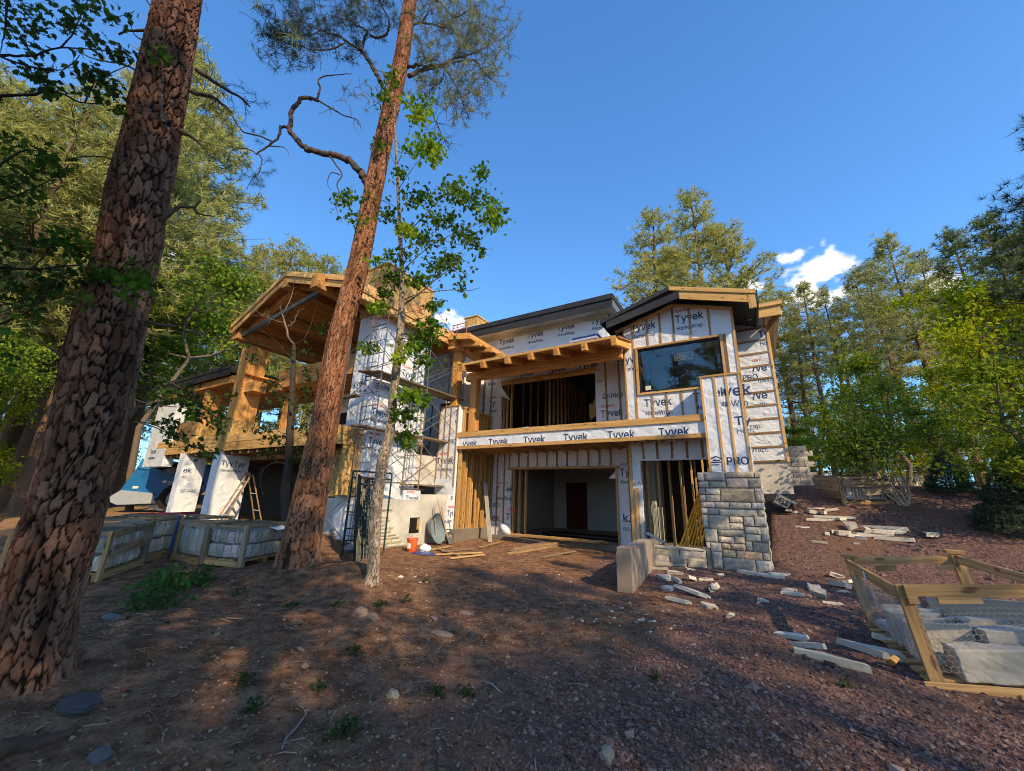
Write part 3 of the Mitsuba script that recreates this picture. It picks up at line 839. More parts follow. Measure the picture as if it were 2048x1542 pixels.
dk = lb('left_deck', H, -24.2, -11.05, 7.56, 11.6, 3.20, 3.62, 'tan_wood')
for xa, xb in ((-24.0, -20.7), (-20.6, -18.1), (-17.58, -13.35)):
    lb('deck_fascia', dk, xa, xb, 7.49, 7.56, 3.44, 3.72)
    lb('deck_fascia', dk, xa, xb, 7.505, 7.56, 3.12, 3.43)
lb('osb_panel', dk, -13.3, -11.0, 7.50, 7.56, 3.42, 3.70, 'osb')
lb('osb_panel', dk, -13.3, -11.0, 7.505, 7.56, 3.10, 3.41, 'osb')
lb('osb_panel', dk, -11.05, -10.99, 7.58, 8.80, 3.13, 3.72, 'osb')
lb('osb_panel', dk, -11.1, -11.02, 8.0, 8.95, 1.6, 3.12, 'osb')
lb('osb_panel', dk, -11.9, -11.14, 8.2, 8.26, 1.55, 3.10, 'osb')
lb('deck_beam', dk, -23.9, -11.1, 8.6, 8.8, 2.88, 3.19, 'tan_wood')
for x in np.arange(-23.6, -11.4, .6):
    put('joist', MB().beam((x * LS, 7.56 * LS, lz_(3.1)), (x * LS, 11.5 * LS, lz_(3.1)), .05, .2), 'tan_wood', dk)
# lower piers: wrapped, open stone-ready base
for x0, x1, y1, seed, tp in ((-18.07, -17.62, 8.57, 1, 3.14), (-21.12, -20.65, 8.28, 2, 3.12)):
    pier = lb('deck_pier', H, x0, x1, 7.44, y1, .46, tp, 'wrap')
    boxpart('pier_foot', pier, x0 * LS + .03, x1 * LS - .02, 7.47 * LS, y1 * LS - .03, .1, .75, mat='osb')
    pt = Print(YF)
    q = x1 * LS + .004
    if seed == 1:
        pt.logo((q, 7.56 * LS, 2.52), .80, word='Tyv', red=False, home_word='HomeW', fine=True).logo((q, 8.0 * LS, 2.52), .80, word='Tyv', red=False, home_word='Home', clip=(0, .48, -.5, .6), fine=False)
    else:
        pt.word('ek', (q, 7.50 * LS, 2.3), .19).word('ap', (q, 7.52 * LS, 2.08), .1, False).pro((q, 7.58 * LS, 1.52), .72, 'PRC')
    pt.done(pier)
    pass
# upper posts with plywood-clad feet
c1 = lb('deck_post', H, -18.02, -17.58, 7.55, 8.42, 4.2, 7.55, 'timber')
lb('post_foot', c1, -18.15, -17.55, 7.50, 8.62, 3.66, 4.38, 'osb')
lb('post_foot', c1, -18.22, -17.57, 7.47, 8.60, 3.10, 3.66, 'osb')
lb('corbel', c1, -17.58, -16.85, 7.75, 8.25, 5.52, 5.92, 'timber')
lb('inner_post', c1, -17.3, -16.9, 9.3, 9.7, 3.7, 6.1, 'timber')
c2 = lb('deck_post', H, -20.55, -20.25, 7.55, 8.1, 4.1, 5.98, 'timber')
lb('post_foot', c2, -20.75, -20.22, 7.50, 8.2, 3.66, 4.35, 'osb')
lb('post_foot', c2, -20.8, -20.24, 7.47, 8.18, 3.10, 3.66, 'osb')
wl = lb('end_wall', H, -25.2, -23.0, 7.5, 7.9, 2.62, 5.55, 'wrap')
pt = Print(XR); pt.logo((-23.75, 7.496 * LS, 3.15), .9, red=False); pt.done(wl)
lb('railing_panel', dk, -23.0, -20.9, 7.7, 7.78, 3.72, 4.6, 'tan_wood')
# low roof over the left part of the deck
lr = lb('low_roof', H, -25.6, -18.06, 7.32, 12, 6.36, 6.62, 'membrane')
lb('roof_fascia', lr, -25.5, -18.06, 7.28, 7.33, 6.22, 6.50, 'membrane')
lb('roof_fascia', lr, -25.55, -18.06, 7.25, 7.30, 6.50, 6.66, 'membrane')
lb('eave_beam', lr, -25.1, -18.03, 7.45, 7.62, 5.93, 6.24, 'timber')
lb('inner_beam', lr, -24.5, -17.0, 8.9, 9.1, 5.85, 6.2, 'timber')
lb('ceiling', lr, -25.3, -17.4, 7.62, 12, 6.26, 6.32, 'timber')
# back wall and inner beams
bk = lb('deck_back_wall', H, -17.4, -12.2, 10.8, 11.0, 3.7, 6.3, 'stucco')
lb('inner_beam', bk, -17.5, -11.2, 8.9, 9.25, 5.95, 6.72, 'timber')
for k in range(4):
    lb('ceiling_board', bk, -17.5, -11.2, 9.28 + .4 * k, 9.62 + .4 * k, 5.98, 6.02, 'timber')
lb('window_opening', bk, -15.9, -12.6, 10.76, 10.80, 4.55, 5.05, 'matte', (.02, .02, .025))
lb('sill_beam', bk, -16.8, -12.2, 10.68, 10.76, 4.22, 4.5, 'lumber')
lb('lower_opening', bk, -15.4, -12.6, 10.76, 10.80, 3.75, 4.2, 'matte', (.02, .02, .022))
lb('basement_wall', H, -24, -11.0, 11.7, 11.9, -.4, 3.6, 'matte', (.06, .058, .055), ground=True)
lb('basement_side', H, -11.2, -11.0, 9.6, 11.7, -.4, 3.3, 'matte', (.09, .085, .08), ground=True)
# big gable roof
GX, GZ, GY = -13.97, 9.46, 6.70
pl, prr = .42, .335


def gz_(x):
    return GZ - (GX - x) * pl if x < GX else GZ - (x - GX) * prr


def gslab(name, x0, x1, ya, yb, t0, t1, mat, par):
    v = [(x, y, gz_(x) - t) for x in (x0, x1) for y in (ya, yb) for t in (t0, t1)]
    idx = [(0, 1, 5, 4), (2, 6, 7, 3), (0, 4, 6, 2), (1, 3, 7, 5), (0, 2, 3, 1), (4, 5, 7, 6)]
    vs, fs, us = [], [], []; off = int(rng.integers(0, 800)) * 10 + 3
    flat = abs(yb - ya) < .3
    for q in idx:
        k = len(vs); vs += [v[t] for t in q]; fs.append((k, k + 1, k + 2, k + 3))
        us += [((v[t][0], off + v[t][1] * .3 + gz_(v[t][0]) - v[t][2]) if flat else (v[t][1], off + v[t][0] % 3)) for t in q]
    return put(name, MB().add(vs, fs, us), mat, par)


XLE, XRE = -17.35, -9.95
lg_ = gslab('left_gable_roof', XLE, GX, GY + .06, 12.6, .0, .10, 'lumber', H)
gslab('roof_slope', GX, XRE, GY + .06, 12.6, .0, .10, 'lumber', lg_)
for a, b in ((XLE, GX), (GX, XRE)):
    gslab('upper_fascia', a, b, GY - .03, GY + .03, -.02, .17, 'lumber', lg_)
    gslab('lower_fascia', a + (.1 if a < -15 else 0), b - (.1 if b > -12 else 0), GY + .03, GY + .075, .18, .40, 'lumber', lg_)
    n = 14
    for k in range(n):
        x0, x1 = a + (b - a) * k / n, a + (b - a) * (k + 1) / n
        gslab('ceiling_board', x0 + .006, x1 - .006, GY + .08, 12.5, .115, .135, 'timber', lg_)
boxpart('eave_fascia', lg_, XRE, XRE + .05, GY, 12.6, gz_(XRE) - .33, gz_(XRE) - .01)
boxpart('eave_fascia', lg_, XRE - .06, XRE, GY + .1, 12.6, gz_(XRE) - .55, gz_(XRE) - .34)
boxpart('eave_fascia', lg_, XLE - .05, XLE, GY, 12.6, gz_(XLE) - .33, gz_(XLE) - .01)
boxpart('ridge_beam', lg_, GX - .17, GX + .17, GY + .02, 12.5, GZ - .62, GZ - .18, mat='timber')
for x in (-11.55,):
    boxpart('purlin', lg_, x - .16, x + .16, GY - .28, 12.5, gz_(x) - .62, gz_(x) - .16, mat='timber')
boxpart('purlin', lg_, -15.9, -15.6, GY + .3, 12.5, gz_(-15.75) - .5, gz_(-15.75) - .16, mat='timber')
boxpart('plate_beam', lg_, -17.45, -17.0, GY + .15, 12.4, gz_(-17.2) - .62, gz_(-17.2) - .16, mat='timber')
boxpart('plate_beam', lg_, -10.5, -10.2, 7.2, 12.4, gz_(-10.3) - .55, gz_(-10.3) - .16, mat='timber')
put('gable_rafter', MB().beam((-17.2, GY + .5, gz_(-17.2) - .32), (GX, GY + .5, GZ - .32), .16, .26), 'timber', lg_)
put('gable_rafter', MB().beam((GX, GY + .5, GZ - .32), (-10.3, GY + .5, gz_(-10.3) - .32), .16, .26), 'timber', lg_)
put('tie_bar', MB().beam((-17.05, GY + .35, gz_(-17.1) - .50), (-11.72, GY + .35, gz_(-11.7) - .30), .12, .15, col=(.10, .12, .14)), 'steel', lg_)
put('back_rafter', MB().beam((-17.2, 10.6, 6.9), (-10.4, 10.6, 6.9), .25, .34), 'timber', lg_)

# chimney tower: wrapped below the eave, bare OSB above it
tw = boxpart('chimney_tower', H, -11.52, -10.40, 8.34, 10.62, .0, 7.7, mat='wrap', col=WHITE)
oc = boxpart('chimney_top', tw, -11.56, -10.36, 8.30, 10.66, 7.7, 9.62, mat='osb')
boxpart('chimney_cap', tw, -11.6, -10.32, 8.26, 10.70, 9.62, 9.68, mat='lumber')
pt = Print(XR)
for z, w in ((5.15, 'yvek'), (6.45, 'Tyvek')):
    pt.logo((-11.42, 8.336, z), .9, word=w, clip=(.02, 1.0, -.5, .6), red=False)
pt.done(tw)
pt = Print(YF)
xq = -10.396
pt.pro((xq, 8.42, 5.02), 1.0).pro((xq, 9.75, 4.62), 1.0).pro((xq, 8.6, 6.6), .9)
pt.logo((xq, 8.40, 4.15), .85).logo((xq, 8.42, 3.2), .85).logo((xq, 9.5, 5.8), .85).logo((xq, 9.6, 3.1), .85)
pt.done(tw)
# recess between tower and porch: dark wrapped wall with an open ladder-framed window
rw = wrap_wall('recess_wall', -13, -9.9, 13.0, 1.7, 8.0, [(-11.6, -10.9, 3.4, 5.6), (-12.6, -12.0, 3.4, 5.6)], None)
for z in np.arange(3.5, 5.6, .38):
    put('blocking', MB().beam((-11.6, 13.04, z), (-10.9, 13.04, z), .09, .05), 'tan_wood', rw)
for x in (-11.6, -11.25, -10.9):
    put('stud', MB().beam((x, 13.05, 3.4), (x, 13.05, 5.6), .05, .09, (0, 1, 0)), 'tan_wood', rw)
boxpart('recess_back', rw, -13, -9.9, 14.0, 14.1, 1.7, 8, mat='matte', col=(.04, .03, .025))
rs = boxpart('recess_side', H, -9.98, -9.86, 12.42, 13.9, 5.06, 7.5, mat='wrap', col=WHITE)
boxpart('recess_floor', H, -13, -9.45, 10.66, 13.0, 1.3, 1.68, mat='concrete')
boxpart('recess_screen', H, -10.45, -10.40, 10.62, 12.9, 2.0, 3.1, mat='stucco')
pt = Print(XR)
for x, z in ((-10.95, 7.0), (-10.95, 6.15), (-10.2, 7.0), (-10.3, 5.9)):
    pt.logo((x, 12.997, z), .85, clip=(0, .9, -.5, .6))
pt.done(rw)

# stucco wall (faces +x) with stones being set at its left end
sw2 = put('stucco_wall', MB().bx(-9.62, -9.38, 8.25, 9.75, -.2, 1.53).bx(-9.62, -9.38, 9.75, 11.6, -.2, 1.70), 'stucco', H)
boxpart('hatch', sw2, -9.38, -9.372, 9.55, 9.98, .52, .98, mat='matte', col=(.015, .012, .01))
boxpart('hatch_block', sw2, -9.372, -9.355, 9.86, 9.96, .62, .95, mat='osb')
boxpart('wrap_scrap', sw2, -9.40, -9.368, 9.15, 9.9, 1.50, 1.80, mat='wrap', col=WHITE)
pt = Print(YF); pt.logo((-9.364, 9.25, 1.47), .72, home=False, clip=(0, 1, .06, .6)); pt.done(sw2)
boxpart('wrap_edge', sw2, -9.372, -9.362, 11.25, 11.62, .45, 1.72, mat='wrap', col=WHITE)
pt = Print(YF); pt.logo((-9.358, 11.28, 1.0), .8, word='Tyv', home_word='Hom', clip=(0, .36, -.4, .5)); pt.word('P', (-9.358, 11.42, 1.52), .15); pt.done(sw2)
r = np.random.default_rng(4)
rects = []
z = -.05
lens = [1.15, 1.05, 1.2, 1.0, .9, .75, .55, .62, .30, .5, .42, .0, .52]
for k, L_ in enumerate(lens):
    h = float(r.choice([.085, .10, .12, .13])); u = 0
    while u < L_ - .05:
        l = min(float(r.uniform(.3, .6)), L_ - u)
        rects.append((8.27 + u, 8.27 + u + l, z, z + h, str(r.choice(['pale', 'buff', 'buff', 'pale', 'tan'])))); u += l
    z += h
stones(sw2, rects, YF, ZU, (-9.38, 0, 0), .06, 31)
tb = boxpart('tower_base', H, -10.45, -9.62, 8.28, 8.5, -.2, 1.5, mat='matte', col=(.12, .12, .12))
stones(tb, [(q[0] - 10.42, q[1] - 10.42, q[2], q[3]) for q in courses(1.02, -.1, 1.45, 12, .34)], XR, ZU, (0, 8.28, 0), .04, 33, (.1, .5, .2, .18, .0, .02))
boxpart('base_wall', H, -12.4, -10.45, 8.6, 8.8, -.3, 1.5, mat='stucco')
boxpart('tarp', H, -11.5, -10.5, 8.50, 8.56, 1.5, 2.9, mat='osb')

# little corner roof over the porch post
po = boxpart('porch_post', H, -9.99, -9.70, 11.76, 12.06, 5.06, 7.34, mat='timber')
boxpart('post_beam', po, -11.4, -9.74, 11.72, 11.98, 7.42, 7.76, mat='timber')
boxpart('post_beam', po, -10.02, -9.66, 11.42, 14.2, 7.36, 7.72, mat='timber')
pz = lambda x: 8.13 - (x + 11.2) * .155
v = [(x, y, pz(x) - t) for x in (-11.6, -8.86) for y in (11.3, 14.2) for t in (.0, .16)]
pr_ = put('porch_roof', MB().add(v, [(0, 4, 5, 1), (2, 3, 7, 6), (0, 2, 6, 4), (1, 5, 7, 3), (0, 1, 3, 2), (4, 6, 7, 5)], [(0, 13)] * 8), 'lumber', po)
put('porch_fascia', MB().beam((-11.6, 11.28, pz(-11.6) - .10), (-8.84, 11.28, pz(-8.84) - .10), .04, .24), 'timber', po)
put('porch_fascia', MB().beam((-8.84, 11.28, pz(-8.84) - .1), (-8.84, 14.2, pz(-8.84) - .1), .04, .20), 'timber', po)
for y in (11.75, 12.5, 13.3, 14.0):
    put('rafter', MB().beam((-11.2, y, pz(-11.2) - .26), (-8.62, y, pz(-8.62) - .26), .15, .20), 'timber', po)
# ---------------------------------------------------------------- things on the site
FH = np.array([np.sin(YAW), np.cos(YAW), 0.0])
V3 = lambda *a: np.array(a, float)
GREYW, PALE = (.36, .36, .35), (.56, .53, .47)


def slab_mesh(mb, c, yaw, l, w, t, col, seed, tilt=0.0, tilt_dir=0.0, irr=.12):
    """a broken flat stone lying at c (its underside's centre)"""
    r = np.random.default_rng(seed)
    n = int(r.integers(5, 8))
    th = np.sort(r.uniform(0, 2 * np.pi, n) * .35 + np.linspace(0, 2 * np.pi, n, endpoint=False) * .65 + r.uniform(0, 6))
    k = np.maximum(np.abs(np.cos(th)), np.abs(np.sin(th)))
    q = np.stack([np.cos(th) / k * l / 2, np.sin(th) / k * w / 2], 1) * r.uniform(1 - irr, 1 + irr, (n, 1))
    o = np.argsort(np.arctan2(q[:, 1] / w, q[:, 0] / l)); q = q[o]
    bot = np.c_[q * 1.0, np.zeros(n)]
    top = np.c_[q * r.uniform(.93, 1.0, (n, 1)), np.full(n, t) + r.normal(0, t * .06, n)]
    v = np.vstack([bot, top, [[0, 0, 0]], [[0, 0, t * 1.02]]])
    f = []
    for i in range(n):
        j = (i + 1) % n
        f += [(i, j, n + j), (i, n + j, n + i), (n + i, n + j, 2 * n + 1), (j, i, 2 * n)]
    ca, sa = np.cos(tilt), np.sin(tilt)
    ax = V3(np.cos(tilt_dir), np.sin(tilt_dir), 0)
    K = np.array([[0, -ax[2], ax[1]], [ax[2], 0, -ax[0]], [-ax[1], ax[0], 0]])
    Rt = np.eye(3) + sa * K + (1 - ca) * K @ K
    cy, sy = np.cos(yaw), np.sin(yaw)
    Rz = np.array([[cy, -sy, 0], [sy, cy, 0], [0, 0, 1]])
    lift = max(0, -((v @ Rz.T) @ Rt.T)[:, 2].min())
    v = (v @ Rz.T) @ Rt.T + np.asarray(c) + [0, 0, lift * .8]
    return mb.add(v, f, None, np.clip(np.asarray(col) * (1 + r.normal(0, .08)), .03, .75))


def lay(px, py, l, w, t, yaw, seed, col=PALE, tilt=0.0, group='', label='', name='stone_offcut', cat='stone', irr=.12):
    P = hit(px, py)
    mb = slab_mesh(MB(), (P[0], P[1], gz(P[0], P[1]) - .012), yaw, l, w, t, col, seed, tilt, seed * 1.3, irr)
    return put(name, mb, 'rock_mat', None, label=label, cat=cat, group=group or None)


# offcuts in front of the stone pier (pixels of the survey photograph -> where they lie on the ground)
ROWS = (
        (1322, 1140, .42, .10, .06, .2, .1, 'pale'), (1348, 1148, .55, .12, .06, -.3, .15, 'pale'), (1330, 1160, .34, .26, .05, .5, .25, 'pale'), (1352, 1166, .36, .22, .07, 1.0, .3, 'pale'),
        (1385, 1163, .40, .18, .06, 1.9, .3, 'pale'), (1414, 1162, .30, .22, .05, .4, .1, 'pale'), (1338, 1181, .30, .20, .07, -.3, .1, 'pale'), (1357, 1205, .40, .16, .05, .1, .2, 'pale'),
        (1392, 1190, .62, .42, .06, -.5, .25, 'grey'), (1412, 1183, .34, .30, .06, .7, .35, 'pale'), (1432, 1183, .40, .18, .10, 1.5, .5, 'buff'), (1420, 1217, .34, .16, .06, -.4, .1, 'buff'),
        (1462, 1235, .2, .14, .05, .9, .4, 'pale'), (1380, 1140, .3, .2, .04, .3, .1, 'grey'), (1440, 1150, .2, .12, .04, .1, .1, 'pale'), (1305, 1245, .12, .08, .03, .2, .1, 'pale'), (1280, 1242, .13, .07, .03, .8, .1, 'pale'))
RK = ranks([q[0] for q in ROWS])
for k, (px, py, l, w, t, yw, tl, c) in enumerate(ROWS):
    lay(px, py, l * .9, w * .9, t, yw, 100 + k, STONE_COL[c], tl, 'stone offcuts in front of the pier', 'pale stone offcut before the stone pier and low wall, {} from the left'.format(ordinal(RK[k])))
lay(1525, 1152, .95, .2, .07, -.35, 140, STONE_COL['pale'], 0, '', 'long flat pale stone lying at the right foot of the stone pier')
lay(1558, 1150, .4, .25, .05, .4, 141, STONE_COL['pale'], 0, '', 'small flat pale stone right of the long stone at the foot of the stone pier')
ROWS = (
        (1576, 1183, .45, .3, .05, .3, .1, 'pale'), (1592, 1191, .5, .25, .05, -.1, .1, 'pale'), (1622, 1180, .4, .35, .06, .2, .2, 'buff'), (1632, 1193, .38, .2, .12, -.5, .7, 'pale'),
        (1680, 1158, .45, .25, .06, -.2, .3, 'buff'), (1686, 1176, .55, .18, .09, -.4, .3, 'grey'), (1700, 1168, .3, .2, .06, .6, .3, 'pale'), (1688, 1186, .25, .16, .04, 0, .1, 'pale'),
        (1665, 1208, .34, .14, .03, .1, .1, 'pale'), (1527, 1203, .2, .12, .04, 0, .1, 'pale'), (1515, 1206, .14, .08, .03, 1, .1, 'pale'))
RK = ranks([q[0] for q in ROWS])
for k, (px, py, l, w, t, yw, tl, c) in enumerate(ROWS):
    lay(px, py, l * .8, w * .8, t, yw, 200 + k, STONE_COL[c], tl, 'stone offcuts by the crate frame', 'stone offcut between the stone pier and the crate frame, {} from the left'.format(ordinal(RK[k])))
ROWS = (
        (1630, 1018, .6, .14, .05, -.1, 0, 'pale'), (1622, 1028, .28, .2, .12, .2, .2, 'pale'), (1650, 1030, .35, .25, .1, .8, .1, 'pale'), (1664, 1024, .4, .3, .08, .3, .2, 'buff'),
        (1665, 1037, 1.2, .16, .08, -.12, 0, 'pale'), (1650, 1042, 1.1, .16, .08, .05, 0, 'pale'), (1685, 1040, .3, .22, .08, .4, 0, 'pale'), (1610, 1056, .25, .1, .04, 0, 0, 'pale'), (1596, 1054, .14, .1, .04, 0, 0, 'pale'),
        (1699, 1060, .42, .34, .14, .1, .5, 'grey'), (1722, 1065, .42, .34, .14, .3, .5, 'grey'), (1690, 1071, .4, .3, .14, .5, 0, 'buff'), (1673, 1067, .3, .2, .1, .2, 0, 'pale'),
        (1655, 1070, .2, .16, .09, .9, 0, 'pale'), (1705, 1073, .34, .18, .08, .2, 0, 'pale'), (1714, 1079, .5, .18, .1, -.2, 0, 'pale'), (1775, 1060, 1.5, .2, .1, -.1, 0, 'pale'), (1790, 1068, 1.2, .2, .1, -.12, 0, 'pale'),
        (1765, 1074, 1.5, .26, .1, -.07, 0, 'pale'), (1788, 1081, .9, .22, .1, -.07, 0, 'pale'), (1846, 1073, .7, .35, .12, -.15, 0, 'buff'), (1638, 1086, .5, .16, .06, -.5, 0, 'buff'), (1716, 1088, .2, .12, .05, 0, 0, 'pale'), (1590, 1026, .18, .12, .06, 0, 0, 'pale'), (1577, 1022, .2, .1, .05, 0, 0, 'pale'))
RK = ranks([q[0] for q in ROWS])
for k, (px, py, l, w, t, yw, tl, c) in enumerate(ROWS):
    lay(px, py, l * .78, w * .8, t * .8, yw, 300 + k, STONE_COL[c], tl, 'cut stones scattered on the slope', 'cut stone piece in the scattered rows on the slope, {} from the left'.format(ordinal(RK[k])), irr=.05)
for px, py, l, w, t, yw, tl, c, lb_ in ((1584, 1277, .34, .16, .04, -.5, .1, 'pale', 'small flat pale stone, leftmost of the five beside the wooden crate frame'), (1622, 1303, .40, .24, .05, -.9, .25, 'pale', 'square pale stone tilted on another one left of the wooden crate frame'),
        (1660, 1327, .62, .13, .07, -.28, 0, 'buff', 'narrow split stone nearest the camera left of the wooden crate frame'), (1712, 1301, .80, .22, .06, -.1, .05, 'pale', 'long flat pale stone left of the wooden crate frame'), (1756, 1283, .42, .13, .05, .12, .2, 'pale', 'pale stone strip leaning on the base of the wooden crate frame')):
    lay(px, py, l, w, t, yw, int(px), STONE_COL[c], tl, '', lb_, irr=.04)
k = lay(1788, 1337, .16, .14, .05, .6, 71, (.55, .33, .10), .9, '', 'orange lumber offcut with an L shape on the cinder by the crate frame', 'lumber_offcut', 'lumber')
scene[k]['bsdf'] = {'type': 'ref', 'id': 'lumber'}

# concrete stub wall running out from the low stone wall
st = thing('concrete_stub', 'short grey concrete stub wall with a cap slab in front of the low stone wall', 'concrete wall')
c0, c1 = V3(-2.06, 7.62, 0), V3(-2.44, 11.36, 0)
d = (c1 - c0); L_ = np.linalg.norm(d); d /= L_; nx = V3(d[1], -d[0], 0)
put('block', MB().obox((c0 + c1) / 2 - nx * .13 + V3(0, 0, .08), d * L_ / 2, nx * .13, V3(0, 0, .66)), 'concrete', st)
put('cap', MB().obox(c0 + d * .30 - nx * .13 + V3(0, 0, .785), d * .28, nx * .12, V3(0, 0, .045), ), 'concrete', st)
put('cap', MB().obox(c0 + d * 1.9 - nx * .13 + V3(0, 0, .765), d * .9, nx * .125, V3(0, 0, .02)), 'concrete', st)


# ---------------------------------------------------------------- crates of stone
def crate(key, o, u, v, h, seed, faces=('f', 'r'), boards=False, rows=2, posts=True, fill=True, toprail=True, colset=None):
    """o: front left base corner; u: along the front, v: backwards (vectors with lengths)"""
    r = np.random.default_rng(seed)
    o, u, v = (np.asarray(q, float) for q in (o, u, v))
    lu, lv = np.linalg.norm(u), np.linalg.norm(v); eu, ev = u / lu, v / lv
    up = np.cross(eu, ev); up *= np.sign(up[2])
    P = lambda a, b, c: o + u * a + v * b + up * c
    for b in (0.04, .5, .96):
        put('runner', MB().beam(P(0, b, .05), P(1, b, .05), .09, .09), 'crate_wood', key)
    for a in (.02, .26, .5, .74, .98):
        put('base_board', MB().beam(P(a, 0, .11), P(a, 1, .11), .12, .02), 'crate_wood', key)
    if posts:
        for a, b in ((0, 0), (1, 0), (0, 1), (1, 1)):
            put('post', MB().beam(P(a, b, .0), P(a + r.normal(0, .01), b, h), .085, .05, ev), 'weathered' if r.uniform() < .5 else 'crate_wood', key)
    if toprail:
        put('rail', MB().beam(P(0, 0, h - .05), P(1, 0, h - .05), .028, .065), 'weathered', key)
        put('rail', MB().beam(P(0, 1, h - .05), P(1, 1, h - .05), .028, .065), 'weathered', key)
        put('rail', MB().beam(P(0, 0, h - .03), P(0, 1, h - .03), .028, .065), 'weathered', key)
        put('rail', MB().beam(P(1, 0, h - .03), P(1, 1, h - .03), .028, .065), 'weathered', key)
    if fill:
        hh = (h - .22) / rows
        put('filling', MB().obox(P(.5, .5, .12 + (h - .25) / 2), u * .44, v * .44, up * (h - .27) / 2, (.14, .14, .135)), 'matte', key)
        for fc in faces:
            og, d_, n_, L = (P(0.03, .03, 0), eu, np.cross(eu, up), lu * .94) if fc == 'f' else (P(.97, .03, 0), ev, np.cross(ev, up), lv * .94) if fc == 'r' else (P(.03, .97, 0), -ev, np.cross(-ev, up), lv * .94)
            rects = []
            for row in range(rows):
                x = 0
                while x < L - .03:
                    w = min(float(r.uniform(.05, .14)) if boards else float(r.uniform(.09, .22)), L - x)
                    rects.append((x, x + w, .13 + row * hh + r.uniform(0, .02), .13 + (row + 1) * hh - r.uniform(0, .04), str(r.choice(colset or ['grey', 'grey', 'pale', 'blue', 'buff'])))); x += w
            stones(key, rects, d_, up, og - n_ * .05, .07, seed * 7 + len(fc) + ord(fc[0]))
    return P, up


t = thing('stone_crate', 'open wooden crate of grey stone beside the leaning pine, its near corner post lit', 'crate')
crate(t, (-8.85, 3.85, gz(-8.4, 4.2)), V3(.92, .20, .0), V3(-.45, 1.10, .02), .72, 11, ('f', 'r'), rows=2, colset=['grey', 'grey', 'blue', 'grey', 'pale'])
put('sheet', MB().add([(-7.98, 4.62, .92), (-8.04, 4.92, .94), (-8.3, 4.84, 1.0), (-8.24, 4.6, .97)], [(0, 1, 2, 3)], None, (.7, .72, .8)), 'matte', t, label='loose white paper sheet on the stones')
t = thing('stone_crate', 'wooden crate of grey stone with a blue strap at its left corner', 'crate')
crate(t, (-10.25, 3.92, gz(-9.6, 4.1)), V3(1.22, -.02, 0), V3(.0, 1.05, 0), .74, 12, ('f', 'r'), rows=1, colset=['grey', 'grey', 'buff', 'pale'])
put('strap', MB().beam((-10.27, 3.87, gz(-10.2, 3.9) + .1), (-10.27, 3.87, gz(-10.2, 3.9) + .85), .05, .02, col=(.03, .07, .25)), 'matte', t)
t = thing('stone_crate', 'grey boarded stone crate nearest the big pine trunk', 'crate')
P, up = crate(t, (-8.95, 2.52, gz(-9, 2.6)), V3(-1.0, .82, .04) * 1.0, V3(-.75, -.9, 0), .74, 13, ('f', 'l'), rows=2, boards=True)
# the front of this crate is seen from outside: turn it so that it faces the camera
put('side_board', MB().beam(P(.02, -.06, .42), P(.98, -.06, .50), .02, .17), 'weathered', t)
put('side_board', MB().beam(P(.0, -.05, .70), P(1.0, -.05, .72), .02, .12), 'weathered', t)
t = thing('stone_crate', 'weathered stone crate with upright slabs behind the crate nearest the big trunk', 'crate')
crate(t, (-10.15, 3.42, gz(-10.4, 3.5)), V3(-.62, .70, .02), V3(-.8, -.7, 0), .80, 14, ('f',), rows=2, boards=True, colset=['buff', 'pale', 'grey', 'tan'])
t = thing('stone_crate', 'long wooden crate with a dark red cover strip at the back of the crate row', 'crate')
P, up = crate(t, (-13.2, 4.1, gz(-13, 4.2)), V3(1.9, .25, 0), V3(-.15, 1.1, 0), .62, 15, ('f',), rows=1, colset=['pale', 'grey', 'buff'])
put('cover', MB().beam(P(.0, .0, .60), P(1, .1, .70), .35, .05, col=(.22, .035, .05)), 'matte', t)
put('loose_board', MB().beam(P(-.05, .2, .80), P(.6, -.1, .74), .09, .03), 'weathered', t)

# crate up the slope on the right
t = thing('stone_crate', 'grey boarded crate of upright slabs on the cinder slope right of the house', 'crate')
a0 = hit(1690, 1010); ks = (a0[0] * FH[0] + a0[1] * FH[1]) / 10.9
P, up = crate(t, a0, V3(.98, .10, .02) * ks, V3(-.42, .95, .10) * ks, .78 * ks, 16, ('f', 'l'), rows=1, boards=True, colset=['grey', 'blue', 'grey', 'pale'])
put('side_board', MB().beam(P(.0, -.06, .60 * ks), P(1, -.06, .55 * ks), .02, .17 * ks), 'weathered', t)
put('side_board', MB().beam(P(.4, -.07, .33 * ks), P(1, -.07, .42 * ks), .02, .16 * ks), 'weathered', t)
for q in (.25, .45, .65):
    put('side_board', MB().beam(P(-.06, 0, q * ks), P(-.06, 1, q * ks), .02, .18 * ks), 'weathered', t)
for k in range(4):
    put('loose_stone', slab_mesh(MB(), P(.15 + .22 * k, .4, .62 * ks), .3 * k, .22, .12, .06, STONE_COL['pale'], 900 + k), 'rock_mat', t)
t = thing('stone_crate', 'pale sunlit crate of stone behind the multi-stemmed shrub on the slope', 'crate')
a0 = fwd(1790, 985, 19); a0[2] = gz(a0[0], a0[1])
crate(t, a0, V3(1.3, .5, .05), V3(-.4, .9, .1), .8, 17, ('f', 'l'), rows=2, colset=['pale', 'buff', 'pale'])

